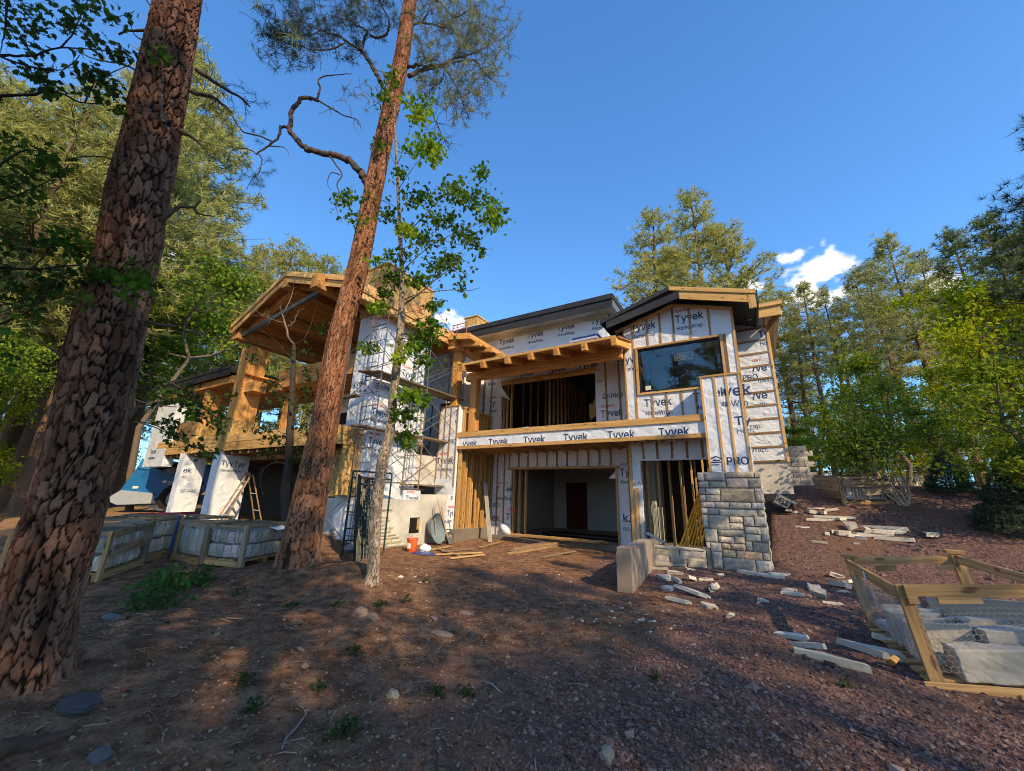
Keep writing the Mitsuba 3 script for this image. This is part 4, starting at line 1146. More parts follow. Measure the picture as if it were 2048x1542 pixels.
# the open crate frame in the right foreground
cf = thing('crate_frame', 'open wooden crate frame with wire netting holding long pale stone slabs', 'crate')
A, N_, Bk, D = V3(1.07, 7.38, .17), V3(1.19, 5.60, .13), V3(2.14, 7.5, .30), V3(2.26, 5.72, .26)
up = V3(-.12, 0, .99); up /= np.linalg.norm(up); HH = .80
for p_, hh in ((A, .82), (N_, .79), (Bk, .80), (D, .79)):
    put('post', MB().beam(p_, p_ + up * hh, .10, .085, (0, 1, 0)), 'crate_wood', cf)
for p_ in (A, Bk):
    put('post_cap', MB().obox(p_ + up * .835, V3(.085, 0, 0), V3(0, .06, 0), up * .02), 'crate_wood', cf)
T_ = lambda p_, h_: p_ + up * h_
for a, b, h0, w in ((A, N_, .74, .115), (A, Bk, .77, .09), (N_, D, .75, .10), (Bk, D, .75, .10)):
    o_ = V3(-.05, 0, 0) if a is A and b is N_ else V3(0, -.055, 0) if a is N_ else V3(0, 0, 0)
    put('rail', MB().beam(T_(a, h0) + o_, T_(b, h0 - .02) + o_, .028, w, up), 'crate_wood', cf)
for a, b, f0, f1 in ((A, Bk, .22, .42), (N_, D, .20, .48), (A, Bk, .0, .12), (N_, D, 0, .07), (A, Bk, .8, .97)):
    o_ = V3(0, -.05, 0) if a is N_ else V3(0, .0, 0)
    put('rail_block', MB().beam(T_(a + (b - a) * f0, .67) + o_, T_(a + (b - a) * f1, .67) + o_, .03, .07, up), 'crate_wood', cf)
put('tag', MB().beam(T_(A + (N_ - A) * .46, .76) + V3(-.068, 0, 0), T_(A + (N_ - A) * .46, .66) + V3(-.068, 0, 0), .004, .12, (0, 1, 0), (.72, .72, .72)), 'matte', cf)
for a, b in ((A, N_), (Bk, D), ((A + Bk) / 2, (N_ + D) / 2)):
    put('runner', MB().beam(a + V3(0, .12, -.08), b + V3(0, -.14, -.08), .09, .085), 'crate_wood', cf)
for k in range(9):
    q = (k + .2) / 8.4
    put('base_board', MB().beam(A + (N_ - A) * q + V3(-.08, 0, .0), Bk + (D - Bk) * q + V3(.1, 0, .0), .13, .025, up), 'crate_wood', cf)
put('base_board', MB().beam(N_ + V3(-.10, -.10, -.07), D + V3(.1, -.10, -.07), .035, .15), 'crate_wood', cf)


def slab_box(p, d_, l, w, t_, col, seed, n=6, rough=.006):
    """long sawn slab with a split edge"""
    r = np.random.default_rng(seed)
    d_ = np.asarray(d_, float) / np.linalg.norm(d_); s_ = np.cross(up, d_); s_ /= np.linalg.norm(s_); b_ = np.cross(d_, s_)
    mb = MB(); xs = np.linspace(0, l, n + 1)
    ring = []
    for x in xs:
        ring += [p + d_ * x + s_ * (a * w / 2 + r.normal(0, rough)) + b_ * (c * t_ + r.normal(0, rough * .5)) for a, c in ((-1, 0), (1, 0), (1, 1), (-1, 1))]
    v = np.array(ring); f = []
    for i in range(n):
        for j in range(4):
            f.append((i * 4 + j, i * 4 + (j + 1) % 4, (i + 1) * 4 + (j + 1) % 4, (i + 1) * 4 + j))
    f += [(3, 2, 1, 0), (n * 4, n * 4 + 1, n * 4 + 2, n * 4 + 3)]
    return mb.add(v, f, None, np.asarray(col) * (1 + r.normal(0, .05)))


sd = V3(1, .05, .13); ey = V3(.07, -1, -.02)
lay_lab = []
for k in range(5):
    q = A + ey * (.10 + .075 * k) + V3(.02, 0, .03 + .012 * k)
    put('stone_slab', slab_box(q, sd, 1.1, .42, .03, (.40, .39, .36), 40 + k), 'rock_mat', cf)
for k in range(9):
    q = A + ey * (.62 + .098 * k) + V3(.03, 0, .03)
    put('stone_slab', slab_box(q, V3(.02, -1, 0) * 0 + sd, .34 + .05 * (k % 3), .085, .34 - .02 * (k % 2), (.42, .40, .36), 60 + k, 4, .012), 'rock_mat', cf)
for k in range(6):
    q = A + ey * (.55 + .19 * k) + V3(.50, .02, .09 + .03 * (k % 2))
    put('stone_slab', slab_box(q, sd + V3(0, .03 * k, 0), .62, .17, .30, (.40, .39, .36), 80 + k, 4, .012), 'rock_mat', cf)
put('stone_slab', slab_box(A + ey * .70 + V3(.42, 0, .33), V3(.75, -.65, .12), 1.35, .07, .22, (.44, .40, .33), 91), 'rock_mat', cf)
put('stone_slab', slab_box(A + ey * .35 + V3(.75, 0, .26), V3(.8, -.35, .12), 1.2, .26, .10, (.42, .40, .37), 92), 'rock_mat', cf)
put('stone_slab', slab_box(A + ey * .1 + V3(.8, 0, .30), V3(.9, -.3, .14), 1.1, .22, .10, (.40, .39, .36), 93), 'rock_mat', cf)


def rough_box(p, d_, l, w, t_, col, seed, step=.035, amp=.030):
    """quarry-faced block: a finely divided box whose faces are pushed in and out"""
    m = trimesh.creation.box((l, w, t_))
    v, f = trimesh.remesh.subdivide_to_size(m.vertices, m.faces, step)
    m = trimesh.Trimesh(v, f); v = np.asarray(m.vertices)
    n = unit_(v / np.array([l, w, t_]) ** 1.0)
    k = (np.abs(v) / np.array([l, w, t_]) > .49).sum(1)
    v = v * np.where(k[:, None] > 1, .965, 1.0) + n * amp * (meshkit.fbm(v * 11 + seed * 3.7, 4, seed)[:, None] - .55)
    d_ = np.asarray(d_, float) / np.linalg.norm(d_); s_ = np.cross(up, d_); s_ /= np.linalg.norm(s_); b_ = np.cross(d_, s_)
    c = np.asarray(col) * (.75 + .5 * meshkit.fbm(v * 6 + seed, 3)[:, None])
    return MB().add(p + v[:, :1] * d_ + v[:, 1:2] * s_ + v[:, 2:] * b_, np.asarray(m.faces), None, c)


def unit_(a):
    return a / (np.linalg.norm(a, axis=-1, keepdims=True) + 1e-12)


put('stone_block', rough_box(N_ + V3(.42, .10, .20), V3(.99, .10, .12), .54, .24, .26, (.32, .315, .29), 5), 'rock_mat', cf, True)
put('stone_block', rough_box(N_ + V3(.95, .15, .26), V3(.99, .10, .12), .50, .24, .26, (.33, .32, .30), 6), 'rock_mat', cf, True)
# hexagonal wire netting on two sides
def netting(p0, eu, ew, W_, H_, a=.028):
    mb = MB(); s3 = math.sqrt(3) * a; seen = set()
    for i in range(int(W_ / s3)):
        for j in range(int(H_ / (1.5 * a))):
            cx, cy = (i + .5 * (j % 2)) * s3, j * 1.5 * a
            pts = [(cx + a * math.sin(k * math.pi / 3), cy + a * math.cos(k * math.pi / 3)) for k in range(6)]
            for k in range(6):
                e = (pts[k], pts[(k + 1) % 6]); key = tuple(sorted((round(q[0] * 500), round(q[1] * 500)) for q in e))
                if key in seen: continue
                seen.add(key)
                mb.tube([p0 + eu * q[0] + ew * q[1] + np.cross(eu, ew) * .012 * math.sin(q[0] * 9) for q in e], .0016, 3, (.42, .40, .36), False)
    return mb
put('wire_netting', netting(A + up * .12 + V3(-.03, 0, 0), V3(.07, -1, -.02), up, 1.65, .52), 'steel', cf, kind='stuff')
put('wire_netting', netting(N_ + up * .12 + V3(.05, -.045, 0), V3(.99, .11, .12), up, 1.0, .52), 'steel', cf, kind='stuff')

# ---------------------------------------------------------------- telehandler behind the piers
th_ = thing('telehandler', 'blue telehandler parked beneath the deck behind the wrapped piers, its tarp cover torn open', 'telehandler')
ta = R0 * .95 + FH * .31; ta /= np.linalg.norm(ta); tb_ = np.cross(ta, ZU); tb_ = -tb_ if tb_ @ FH > 0 else tb_   # tb_ points to the camera
TS = 1.24; to = fwd(243, 1022, 20.3); to[2] = gz(to[0], to[1]) - .05
TP = lambda a, b, c: to + (ta * a + tb_ * b + ZU * c) * TS
BLUE, BLUE2 = (.012, .13, .36), (.03, .20, .46)


def prof(pts, b0, b1, col):
    """side profile (along, up) extruded across the machine"""
    mb = MB(); g = Polygon(pts)
    m = trimesh.creation.extrude_polygon(g, b1 - b0, engine='earcut'); w = np.asarray(m.vertices)
    return mb.add(np.array([TP(q[0], b0 + q[2], q[1]) for q in w]), np.asarray(m.faces), None, col)


put('hood', prof([(.05, .55), (.02, .85), (.30, 1.55), (.42, 2.02), (1.5, 1.98), (2.0, 1.92), (3.9, 1.70), (3.9, .80), (2.6, .95), (1.6, .80), (1.1, .55)], -1.0, .55, BLUE), 'gloss', th_)
put('cover', prof([(.38, 1.72), (.46, 2.08), (1.4, 2.05), (1.7, 1.98), (3.2, 1.95), (3.0, 1.55), (2.2, 1.68), (1.2, 1.60)], -.9, .62, BLUE2), 'gloss', th_)
put('torn_opening', prof([(.95, 1.72), (1.55, 1.92), (1.75, 1.98), (2.1, 1.85), (2.7, 1.20), (2.45, 1.05), (2.0, 1.48), (1.5, 1.55)], .60, .635, (.012, .012, .015)), 'matte', th_)
put('grille', prof([(1.25, 1.68), (1.6, 1.82), (1.72, 1.6), (1.5, 1.52)], .63, .645, (.22, .25, .28)), 'matte', th_)
put('counterweight', prof([(-.12, .42), (-.18, .62), (.1, .86), (1.12, .78), (1.14, .40), (.1, .32)], -1.05, .66, (.30, .34, .40)), 'gloss', th_)
put('decal', MB().beam(TP(1.32, .632, 1.22), TP(1.45, .632, 1.22), .004, .12, ZU, (.7, .72, .75)).beam(TP(.40, .59, .98), TP(.58, .59, .98), .004, .12, ZU, (.6, .62, .66)), 'matte', th_)
mb = MB(); letters(mb, 'Z80/34', .12 * TS, TP(1.46, .60, 1.12), ta, ZU, (.75, .78, .82)); put('lettering', mb, 'matte', th_)
for a in (1.95, 5.6):
    wc = TP(a, .62, .58)
    tyre = MB(); rr = .60 * TS; n = 28
    pr2 = [(-.22, .42), (-.22, .64), (-.17, rr), (.17, rr), (.22, .64), (.22, .42)]
    v = np.array([wc + tb_ * q[0] + (ta * math.cos(2 * math.pi * i / n) + ZU * math.sin(2 * math.pi * i / n)) * (q[1] * (1 if i % 2 or q[1] < .66 else .95)) for i in range(n) for q in pr2])
    f = [(i * 6 + j, i * 6 + j + 1, ((i + 1) % n) * 6 + j + 1, ((i + 1) % n) * 6 + j) for i in range(n) for j in range(5)]
    wk = put('wheel', tyre.add(v, f, None, (.022, .02, .019)), 'matte', th_)
    rim = MB().tube([wc + tb_ * .10, wc + tb_ * .17], .42, 20, (.30, .31, .32)).tube([wc + tb_ * .16, wc + tb_ * .19], .22, 16, (.03, .03, .03)).tube([wc + tb_ * .15, wc + tb_ * .22], .1, 10, (.12, .14, .18))
    put('rim', rim, 'gloss', wk)
put('boom', MB().beam(TP(3.0, -.2, 1.9), TP(7.2, -.2, 1.3), .3, .34, col=(.02, .10, .28)), 'gloss', th_)
put('cab', prof([(3.6, .9), (3.7, 2.1), (4.7, 2.1), (5.0, .9)], -.95, -.2, (.012, .02, .04)), 'gloss', th_)
put('chassis', prof([(1.0, .45), (1.0, .75), (6.4, .75), (6.4, .45)], -.7, .4, (.02, .05, .12)), 'gloss', th_)

# ---------------------------------------------------------------- step ladder by the right wrapped pier
sl = thing('step_ladder', 'weathered yellow step ladder standing against the right-hand wrapped deck pier', 'ladder')
g0 = gz(-16.3, 7.9); lo = on_x(438, 1046, -16.35); lo[2] = g0
ld = R0 * .62 + FH * .78; ld[2] = 0; ld /= np.linalg.norm(ld); ws = R0 * .85 - FH * .52; ws /= np.linalg.norm(ws)
LH = 1.72
apex = lambda s: lo + ld * .62 + ws * s * .17 + ZU * LH
for s in (-1, 1):
    put('front_rail', MB().beam(lo + ws * s * .26, apex(s), .028, .075, ws, (.5, .3, .1)), 'crate_wood', sl)
    put('rear_rail', MB().beam(lo + ld * 1.25 + ws * s * .25, apex(s) + ld * .05, .025, .05, ws, (.5, .3, .1)), 'crate_wood', sl)
for k in range(1, 6):
    f = k / 6.0
    c = lo + (lo + ld * .62 + ZU * LH - lo) * f
    put('step', MB().beam(c - ws * (.26 - .09 * f), c + ws * (.26 - .09 * f), .09, .025, ZU, (.5, .5, .5)), 'steel', sl)
put('top_cap', MB().obox(lo + ld * .66 + ZU * (LH + .02), ws * .22, ld * .1, ZU * .035, (.02, .02, .02)), 'gloss', sl)
for f in (.25, .6):
    c = lo + ld * 1.25 + (ld * -.6 + ZU * LH) * f
    put('rear_brace', MB().beam(c - ws * .22, c + ws * .22, .02, .03, ZU, (.5, .5, .5)), 'steel', sl)

# ---------------------------------------------------------------- scaffold round the chimney tower
sf = thing('scaffold', 'tall tubular scaffold with plank platforms standing around the wrapped chimney tower', 'scaffold')
SC1, SC2, SC3, SC4 = (.20, .19, .185), (.26, .20, .17), (.12, .15, .17), (.35, .12, .10)


def frame(key, p0, eu, w, h, col, rungs=4, rad=.021, arch=True):
    mb = MB(); U_ = ZU
    for s in (0, w):
        mb.tube([p0 + eu * s, p0 + eu * s + U_ * h], rad, 6, col)
    mb.tube([p0 + U_ * (h - .04), p0 + eu * w + U_ * (h - .04)], rad, 6, col)
    for k in range(rungs):
        z = h * (k + .6) / rungs
        mb.tube([p0 + U_ * z, p0 + eu * w + U_ * z], rad * .7, 5, col)
    if arch:
        mb.tube([p0 + eu * .12 * w + U_ * .1, p0 + eu * .3 * w + U_ * .3, p0 + eu * .32 * w + U_ * (h - .05)], rad * .7, 5, col)
    put('frame', mb, 'steel', key)


for lvl in range(5):
    z0 = .15 + lvl * 1.72
    c = (SC1, SC2, SC1, SC3, SC4)[lvl]
    for y in (7.95, 10.0, 12.0):
        if y > 9 and lvl == 0: z0b, hh = 1.7, .2
        else: z0b, hh = z0, 1.70
        frame(sf, V3(-10.33, y, z0b), XR, .74, hh, c, 4 if lvl else 3)
    frame(sf, V3(-11.75, 7.6, z0), XR, .9, 1.70, (SC3, SC3, SC1, SC3, SC4)[lvl])
    for y0, y1 in ((7.95, 10.0), (10.0, 12.0)):
        for x in (-10.33, -9.59):
            if lvl == 0: continue
            put('brace', MB().tube([(x, y0, z0 + .2), (x, y1, z0 + 1.45)], .013, 5, c).tube([(x + .01, y0, z0 + 1.45), (x + .01, y1, z0 + .2)], .013, 5, c), 'steel', sf)
    put('brace', MB().tube([(-11.75, 7.58, z0 + .2), (-10.33, 7.93, z0 + 1.45)], .013, 5, c).tube([(-11.75, 7.6, z0 + 1.45), (-10.33, 7.95, z0 + .2)], .013, 5, c), 'steel', sf)
for z, ya, yb, xs_ in ((5.35, 7.8, 12.2, (-10.2, -9.97, -9.74)), (3.62, 7.7, 12.1, (-10.22, -9.98)), (2.0, 10.0, 12.3, (-10.2, -9.95))):
    for x in xs_:
        put('plank', MB().beam((x, ya + rng.uniform(-.2, .2), z), (x + rng.normal(0, .05), yb + rng.uniform(-.2, .2), z + .04), .22, .045), 'weathered', sf)
put('plank', MB().beam((-11.9, 7.7, 4.55), (-10.3, 7.75, 4.6), .25, .05), 'weathered', sf)
put('plank', MB().beam((-10.3, 7.9, 2.0), (-9.6, 9.4, 2.02), .22, .045), 'weathered', sf)

# black scaffold frames stacked upright between the two trees
gb = np.array([-7.55, 6.55, 0])
for k in range(8):
    col = (.012, .016, .016) if k % 3 else (.02, .045, .035)
    base = V3(-8.55 + .12 * k, 7.55 - .18 * k, 0); base[2] = gz(base[0], base[1]) - .02
    eu = V3(.45 + .03 * k, -.86 + .05 * k, 0); eu /= np.linalg.norm(eu)
    lean = V3(-.20 - .012 * k, .10, 1); lean /= np.linalg.norm(lean)
    if k == 0:
        base = V3(-8.75, 6.75, gz(-8.75, 6.75)); eu = R0 * .75 + FH * .66; lean = ZU
    key = thing('walkthrough_frame', 'black tubular scaffold frame standing upright right beside the leaning pine' if k == 0 else 'black tubular frame, {} from the back in the stack leaning between the two trees'.format(ordinal(k - 1)), 'scaffold frame', None if k == 0 else 'scaffold frames leaning in a stack')
    W_, H_ = (1.0, 1.95) if k else (1.05, 2.0)
    if k: W_ = .62
    for nm, segs in (('upright', [(0, 0, 0, H_)]), ('upright', [(W_, 0, W_, H_)]), ('top_bar', [(0, H_, W_, H_), (0, H_ - .16, W_, H_ - .16)])):
        mb = MB()
        for u0, w0, u1, w1 in segs:
            mb.tube([base + eu * u0 + lean * w0, base + eu * u1 + lean * w1], .024, 7, col)
        put(nm, mb, 'gloss', key)
    mb = MB(); q = W_ * .30
    mb.tube([base + eu * q + lean * .42, base + eu * q + lean * (H_ - .16)], .018, 6, col)
    mb.tube([base + eu * q + lean * .42, base + eu * (q * .8) + lean * .34, base + lean * .34], .018, 6, col)
    put('inner_tube', mb, 'gloss', key)
    for z in (.62, 1.0, 1.38):
        put('rung', MB().tube([base + lean * z, base + eu * q + lean * z], .015, 5, col), 'gloss', key)

# ---------------------------------------------------------------- wheelbarrow stood on end against the stucco wall
wb = thing('wheelbarrow', 'blue-grey wheelbarrow stood on its nose against the stucco wall', 'wheelbarrow')
wo = V3(-9.05, 10.35, gz(-9.05, 10.35))
n = 14; v = []; f = []
for i in range(8):
    a = i / 7
    rr = math.sin(math.pi * min(a * .5 + .5, 1) ) if False else math.sqrt(max(0, 1 - a * a))
    for j in range(20):
        t_ = 2 * math.pi * j / 20
        v.append(wo + V3(.10 - .30 * a, 0, 0) * 1.0 + V3(.06, .36 * (1 - .5 * a) * math.cos(t_), .50 + .46 * (1 - .42 * a) * math.sin(t_)) + V3(-.18 * .5 * math.sin(t_), 0, 0))
for i in range(7):
    for j in range(20):
        f.append((i * 20 + j, i * 20 + (j + 1) % 20, (i + 1) * 20 + (j + 1) % 20, (i + 1) * 20 + j))
f += [(7 * 20, 7 * 20 + j, 7 * 20 + j + 1) for j in range(1, 19)] and []
v.append(wo + V3(-.14, 0, .5)); c_ = len(v) - 1
mb = MB().add(v, f, None, (.17, .22, .25)).add(np.array(v)[[*range(140, 160), c_]], [(j, (j + 1) % 20, 20) for j in range(20)], None, (.17, .22, .25))
put('tray', mb, 'gloss', wb, smooth=True)
for s in (-.22, .30):
    put('handle', MB().tube([wo + V3(.02, s + .32, .1), wo + V3(-.22, s * .7 + .3, 1.15)], .02, 6, (.30, .24, .16)), 'matte', wb)
put('leg_frame', MB().tube([wo + V3(-.05, .30, .75), wo + V3(.1, .62, .62), wo + V3(.05, .75, .3)], .016, 6, (.05, .06, .07)).tube([wo + V3(-.05, .3, .45), wo + V3(.1, .7, .42)], .016, 6, (.05, .06, .07)), 'gloss', wb)
wc = wo + V3(.12, .62, .19)
put('wheel', MB().add(*(lambda m: (np.asarray(m.vertices) @ np.array([[0, 0, 1.0], [0, 1, 0], [-1, 0, 0]]).T + wc, np.asarray(m.faces)))(trimesh.creation.torus(.14, .05, 16, 8)), None, (.10, .095, .085)).tube([wc - XR * .03, wc + XR * .03], .1, 10, (.35, .34, .32)), 'matte', wb)
sh = thing('shovel', 'wooden-handled shovel leaning in front of the wheelbarrow by the stucco wall', 'shovel')
put('handle', MB().tube([wo + V3(.30, .42, .05), wo + V3(-.05, .10, 1.35)], .018, 7, (.45, .33, .2)), 'matte', sh)
put('blade', MB().beam(wo + V3(.28, .40, .22), wo + V3(.34, .45, .02), .18, .012, XR, (.2, .2, .2)), 'steel', sh)

# bucket, bag, blue scrap
bp = hit(823, 1104)
bk_ = thing('bucket', 'orange plastic bucket on the cinder in front of the stucco wall', 'bucket')
prf = [(.0, .0), (.125, 0), (.135, .18), (.145, .30), (.155, .31), (.155, .36), (.14, .365), (.12, .02), (0, .02)]
m = trimesh.creation.revolve(prf, sections=24)
put('body', MB().tm(m, (.62, .12, .03), T().translate(bp.tolist()).matrix if False else np.array([[1, 0, 0, bp[0]], [0, 1, 0, bp[1]], [0, 0, 1, bp[2]], [0, 0, 0, 1]])), 'gloss', bk_, smooth=30 if False else True)
put('label', MB().obox(bp + V3(.02, -.138, .17), V3(.05, .01, 0), V3(0, 0, .07), V3(0, .004, 0), (.75, .72, .7)), 'matte', bk_)
put('handle', MB().tube([bp + V3(.15 * math.cos(a), -.15 * math.sin(a) * .5 - .02, .33 - .13 * math.sin(a)) for a in np.linspace(0, math.pi, 9)], .004, 5, (.5, .5, .5)), 'steel', bk_)


def lump(mb, c, s, col, seed, sub=2, amp=.45):
    m = trimesh.creation.icosphere(subdivisions=sub); v = np.asarray(m.vertices)
    v = v * (1 + amp * (meshkit.fbm(v * 1.7 + seed * 3.1, 3, seed)[:, None] - .5) * 2)
    return mb.add(v * np.asarray(s) + np.asarray(c), np.asarray(m.faces), None, col)


q = bp + R0 * .36
put('plastic_bag', lump(MB(), q + V3(0, 0, .09), (.17, .14, .12), (.72, .73, .75), 5, 3), 'wrap', None, True, 'crumpled white plastic bag beside the orange bucket', 'plastic bag')
q = hit(846, 1108)
put('blue_tarp', lump(MB(), q + V3(0, 0, .0), (.38, .22, .05), (.02, .05, .22), 6, 3), 'gloss', None, True, 'small crumpled blue tarp on the cinder in front of the bucket', 'tarp')
for k, (px, py, s) in enumerate(((700, 1104, .16), (722, 1108, .2), (668, 1075, .22))):
    q = hit(px, py)
    put('boulder', lump(MB(), q + V3(0, 0, s * .5), (s, s, s * .8), (.30, .29, .28), 40 + k, 2, .3), 'rock_mat', None, False, ('small grey boulder at the foot of the black frame stack', 'grey boulder beside the small boulder at the foot of the black frame stack', 'dark grey boulder by the base of the tower behind the leaning pine')[k], 'rock')

# lumber and debris before the garage door
LB = 'weathered plank in the low pile of lumber on the ground before the garage door'
for k in range(7):
    a = hit(1015 + 9 * k * .6, 1110 - 2.2 * k); b = hit(1112 + 2 * k, 1094 - 1.2 * k)
    a[2], b[2] = gz(a[0], a[1]) + .03 + .035 * (k % 3), gz(b[0], b[1]) + .03 + .035 * (k % 3)
    put('plank', MB().beam(a, b, .13, .04), 'weathered' if k % 2 else 'tan_wood', None, label='weathered plank before the garage door, {} from the front of its pile'.format(ordinal(k)), cat='lumber', group='planks before the garage door')
for k, (x0, y0, x1, y1) in enumerate(((870, 1112, 965, 1108), (885, 1106, 945, 1100), (900, 1120, 968, 1112), (873, 1100, 925, 1117), (960, 1098, 1005, 1085), (1085, 1118, 1150, 1105), (860, 1103, 900, 1095), (1020, 1078, 1090, 1080))):
    a, b = hit(x0, y0), hit(x1, y1)
    put('scrap_board', MB().beam(a + V3(0, 0, .04), b + V3(0, 0, .04), .09, .03), 'weathered' if k % 2 else 'crate_wood', None, label='thin scrap board on the littered ground before the garage, {} of the boards laid'.format(ordinal(k)) if False else 'thin scrap board on the littered ground between wheelbarrow and garage door', cat='lumber', group='scrap boards on the ground')
a, b = hit(1030, 1079), hit(1225, 1092)
for k in range(3):
    o = V3(0, .05 + .13 * k, .06 + .01 * k)
    put('long_board', MB().beam(V3(-8.3 + .3 * k, 13.50 + .12 * k, .34 + .04 * (k == 1)), V3(-4.6 + .1 * k, 13.35 + .12 * k, .34 + .04 * (k == 1)), .11, .04), 'crate_wood', None, label='long board across the garage door sill, {} from the front'.format(ordinal(k)), cat='lumber', group='boards on the garage sill')
a, b = hit(1045, 1086), hit(1100, 1086)
put('metal_stud', MB().beam(a + V3(0, 0, .06), b + V3(0, 0, .05), .16, .09, col=(.34, .40, .43)), 'steel', None, label='grey-blue galvanised metal channel lying before the garage door', cat='metal channel')
a = hit(1130, 1090)
put('paint_can', MB().tube([a, a + V3(0, 0, .16)], .08, 14, (.5, .5, .55)), 'gloss', None, label='small pale tin standing on the ground near the garage sill', cat='tin')
cd = [(on_y(965 + 2 * k, 985, 13.2) * 0 + V3(-9.1 + .045 * k, 13.05, 2.25 - .02 * k), V3(-8.42 + .05 * k, 12.55, .12)) for k in range(4)]
for k, (a, b) in enumerate(cd):
    put('conduit', MB().tube([a, b], .016, 6, (.45, .45, .43)), 'steel', None, label='thin grey conduit leaning on the open stud wall, {} from the left'.format(ordinal(k)), cat='conduit', group='conduits leaning on the stud wall')
# yellow poles in the bay doorway
for k in range(7):
    a = V3(-1.95 + .085 * k, 12.05 + .02 * k, .50); b = V3(-1.38 + .035 * k, 12.75, 2.05 - .06 * k)
    b[0] = min(b[0], -1.12)
    put('yellow_pole', MB().tube([a, b], .028, 8, (.92, .40, .03)), 'gloss', None, label='yellow pole leaning in the doorway beside the stone pier, {} from the left'.format(ordinal(k)), cat='pole', group='yellow poles in the doorway')
a = V3(-2.75, 12.2, .6)
put('flat_board', MB().beam(V3(-2.85, 12.38, .80), V3(-2.35, 12.1, .60), .12, .04), 'matte', None, label='white board end leaning at the sill beside the concrete stub', cat='board')

# unfinished block wall behind the house on the right
bwk = thing('block_wall', 'unfinished grey concrete block wall with a toothed end behind the right side of the house', 'block wall')
put('core', MB().bx(1.0, 1.72, 18.05, 18.3, 1.2, 3.7, (.1, .1, .1)), 'matte', bwk)
r = np.random.default_rng(8)
z = 1.35; row = 0
while z < 3.75:
    x = 1.0 - .2 * (row % 2); end = 1.75 + (.17 if row % 2 else 0) + r.uniform(-.04, .04)
    while x < end - .05:
        w = min(.40, end - x)
        v, f, c = stone_block(V3(x + w / 2, 18.02, z + .095), XR, ZU, w - .02, .178, .035, (.30, .28, .27) if x + w < end - .1 else (.46, .42, .37), int(row * 50 + x * 10), .006)
        put('block', MB().add(v, f, None, c), 'rock_mat', bwk); x += w
    z += .19; row += 1
# membrane offcut with big letters at the foundation
bt = thing('printed_board', 'tilted grey board with big dark letters lying against the foundation of the right wall', 'board')
o = V3(.42, 14.30, 1.72); e1 = V3(.62, 0, -.36); e1 /= np.linalg.norm(e1); e2 = V3(.36, .06, .62); e2 /= np.linalg.norm(e2)
put('board', MB().obox(o + e1 * .30 + e2 * .15, e1 * .36, e2 * .14, np.cross(e1, e2) * .01, (.20, .22, .24)), 'matte', bt)
mb = MB(); letters(mb, 'BITU', .16, o + e1 * .02 + e2 * .06 + np.cross(e1, e2) * .012, e1, e2, (.02, .025, .03)); put('lettering', mb, 'matte', bt)
# bundles on the balcony roof, heap of white plastic on the balcony
for k in range(3):
    put('shingle_bundle', MB().beam((-4.95 + .08 * k, 11.9, 6.74 + .075 * k), (-3.95 + .04 * k, 11.9, 6.76 + .075 * k), .4, .07, col=((.03, .05, .22), (.45, .47, .55), (.03, .04, .18))[k]), 'gloss', None,
        label=('lowest blue wrapped bundle on the balcony roof', 'pale wrapped bundle in the middle of the stack on the balcony roof', 'topmost blue wrapped bundle on the balcony roof')[k], cat='bundle')
put('plastic_heap', lump(MB(), (-6.9, 12.9, 4.05), (.75, .4, .16), (.62, .65, .68), 9, 4, .8), 'wrap', None, True, 'heap of crumpled white plastic sheeting on the balcony floor', 'plastic sheeting')
# ---------------------------------------------------------------- trees
def unit(a):
    return a / (np.linalg.norm(a, axis=-1, keepdims=True) + 1e-12)


def px_of(P):
    P = np.asarray(P, float) - CAM; w = P @ FW
    return np.stack([1024 + F_PX * (P @ RT) / w, 771 - F_PX * (P @ UP) / w], -1)


def radius_for(P, width):
    l = np.cross(P - CAM, ZU); l /= np.linalg.norm(l)
    return width / np.linalg.norm(px_of(P + l) - px_of(P - l))


def resample(pts, rad, step):
    pts, rad = np.asarray(pts, float), np.asarray(rad, float)
    s = np.r_[0, np.cumsum(np.linalg.norm(np.diff(pts, axis=0), axis=1))]
    n = max(3, int(s[-1] / step) + 1)
    from scipy.interpolate import PchipInterpolator
    q = np.linspace(0, s[-1], n)
    return PchipInterpolator(s, pts)(q), PchipInterpolator(s, rad)(q), q


def worley(u, w, nu, seed):
    """cells in (u, w), u wraps after nu cells: (nearest, second, random of nearest)"""
    def hsh(a, b, k):
        h = (a * 374761393 + b * 668265263 + k * 974634 + seed * 144665) & 0xFFFFFFFF
        h = ((h ^ (h >> 13)) * 1274126177) & 0xFFFFFFFF
        return ((h ^ (h >> 16)) & 0xFFFFFF) / 16777215.0
    iu, iw = np.floor(u).astype(np.int64), np.floor(w).astype(np.int64)
    d1, d2, rr = np.full(u.shape, 9.), np.full(u.shape, 9.), np.zeros(u.shape)
    for a in (-1, 0, 1):
        for b in (-1, 0, 1):
            cu, cw = iu + a, iw + b
            m = np.mod(cu, nu)
            d = np.maximum(np.abs(cu + hsh(m, cw, 1) - u) * 1.0, .0) ** 2 + (cw + hsh(m, cw, 2) - w) ** 2
            d = np.sqrt(d); new = d < d1
            d2 = np.where(new, d1, np.minimum(d2, d)); rr = np.where(new, hsh(m, cw, 3), rr); d1 = np.minimum(d1, d)
    return d1, d2, rr


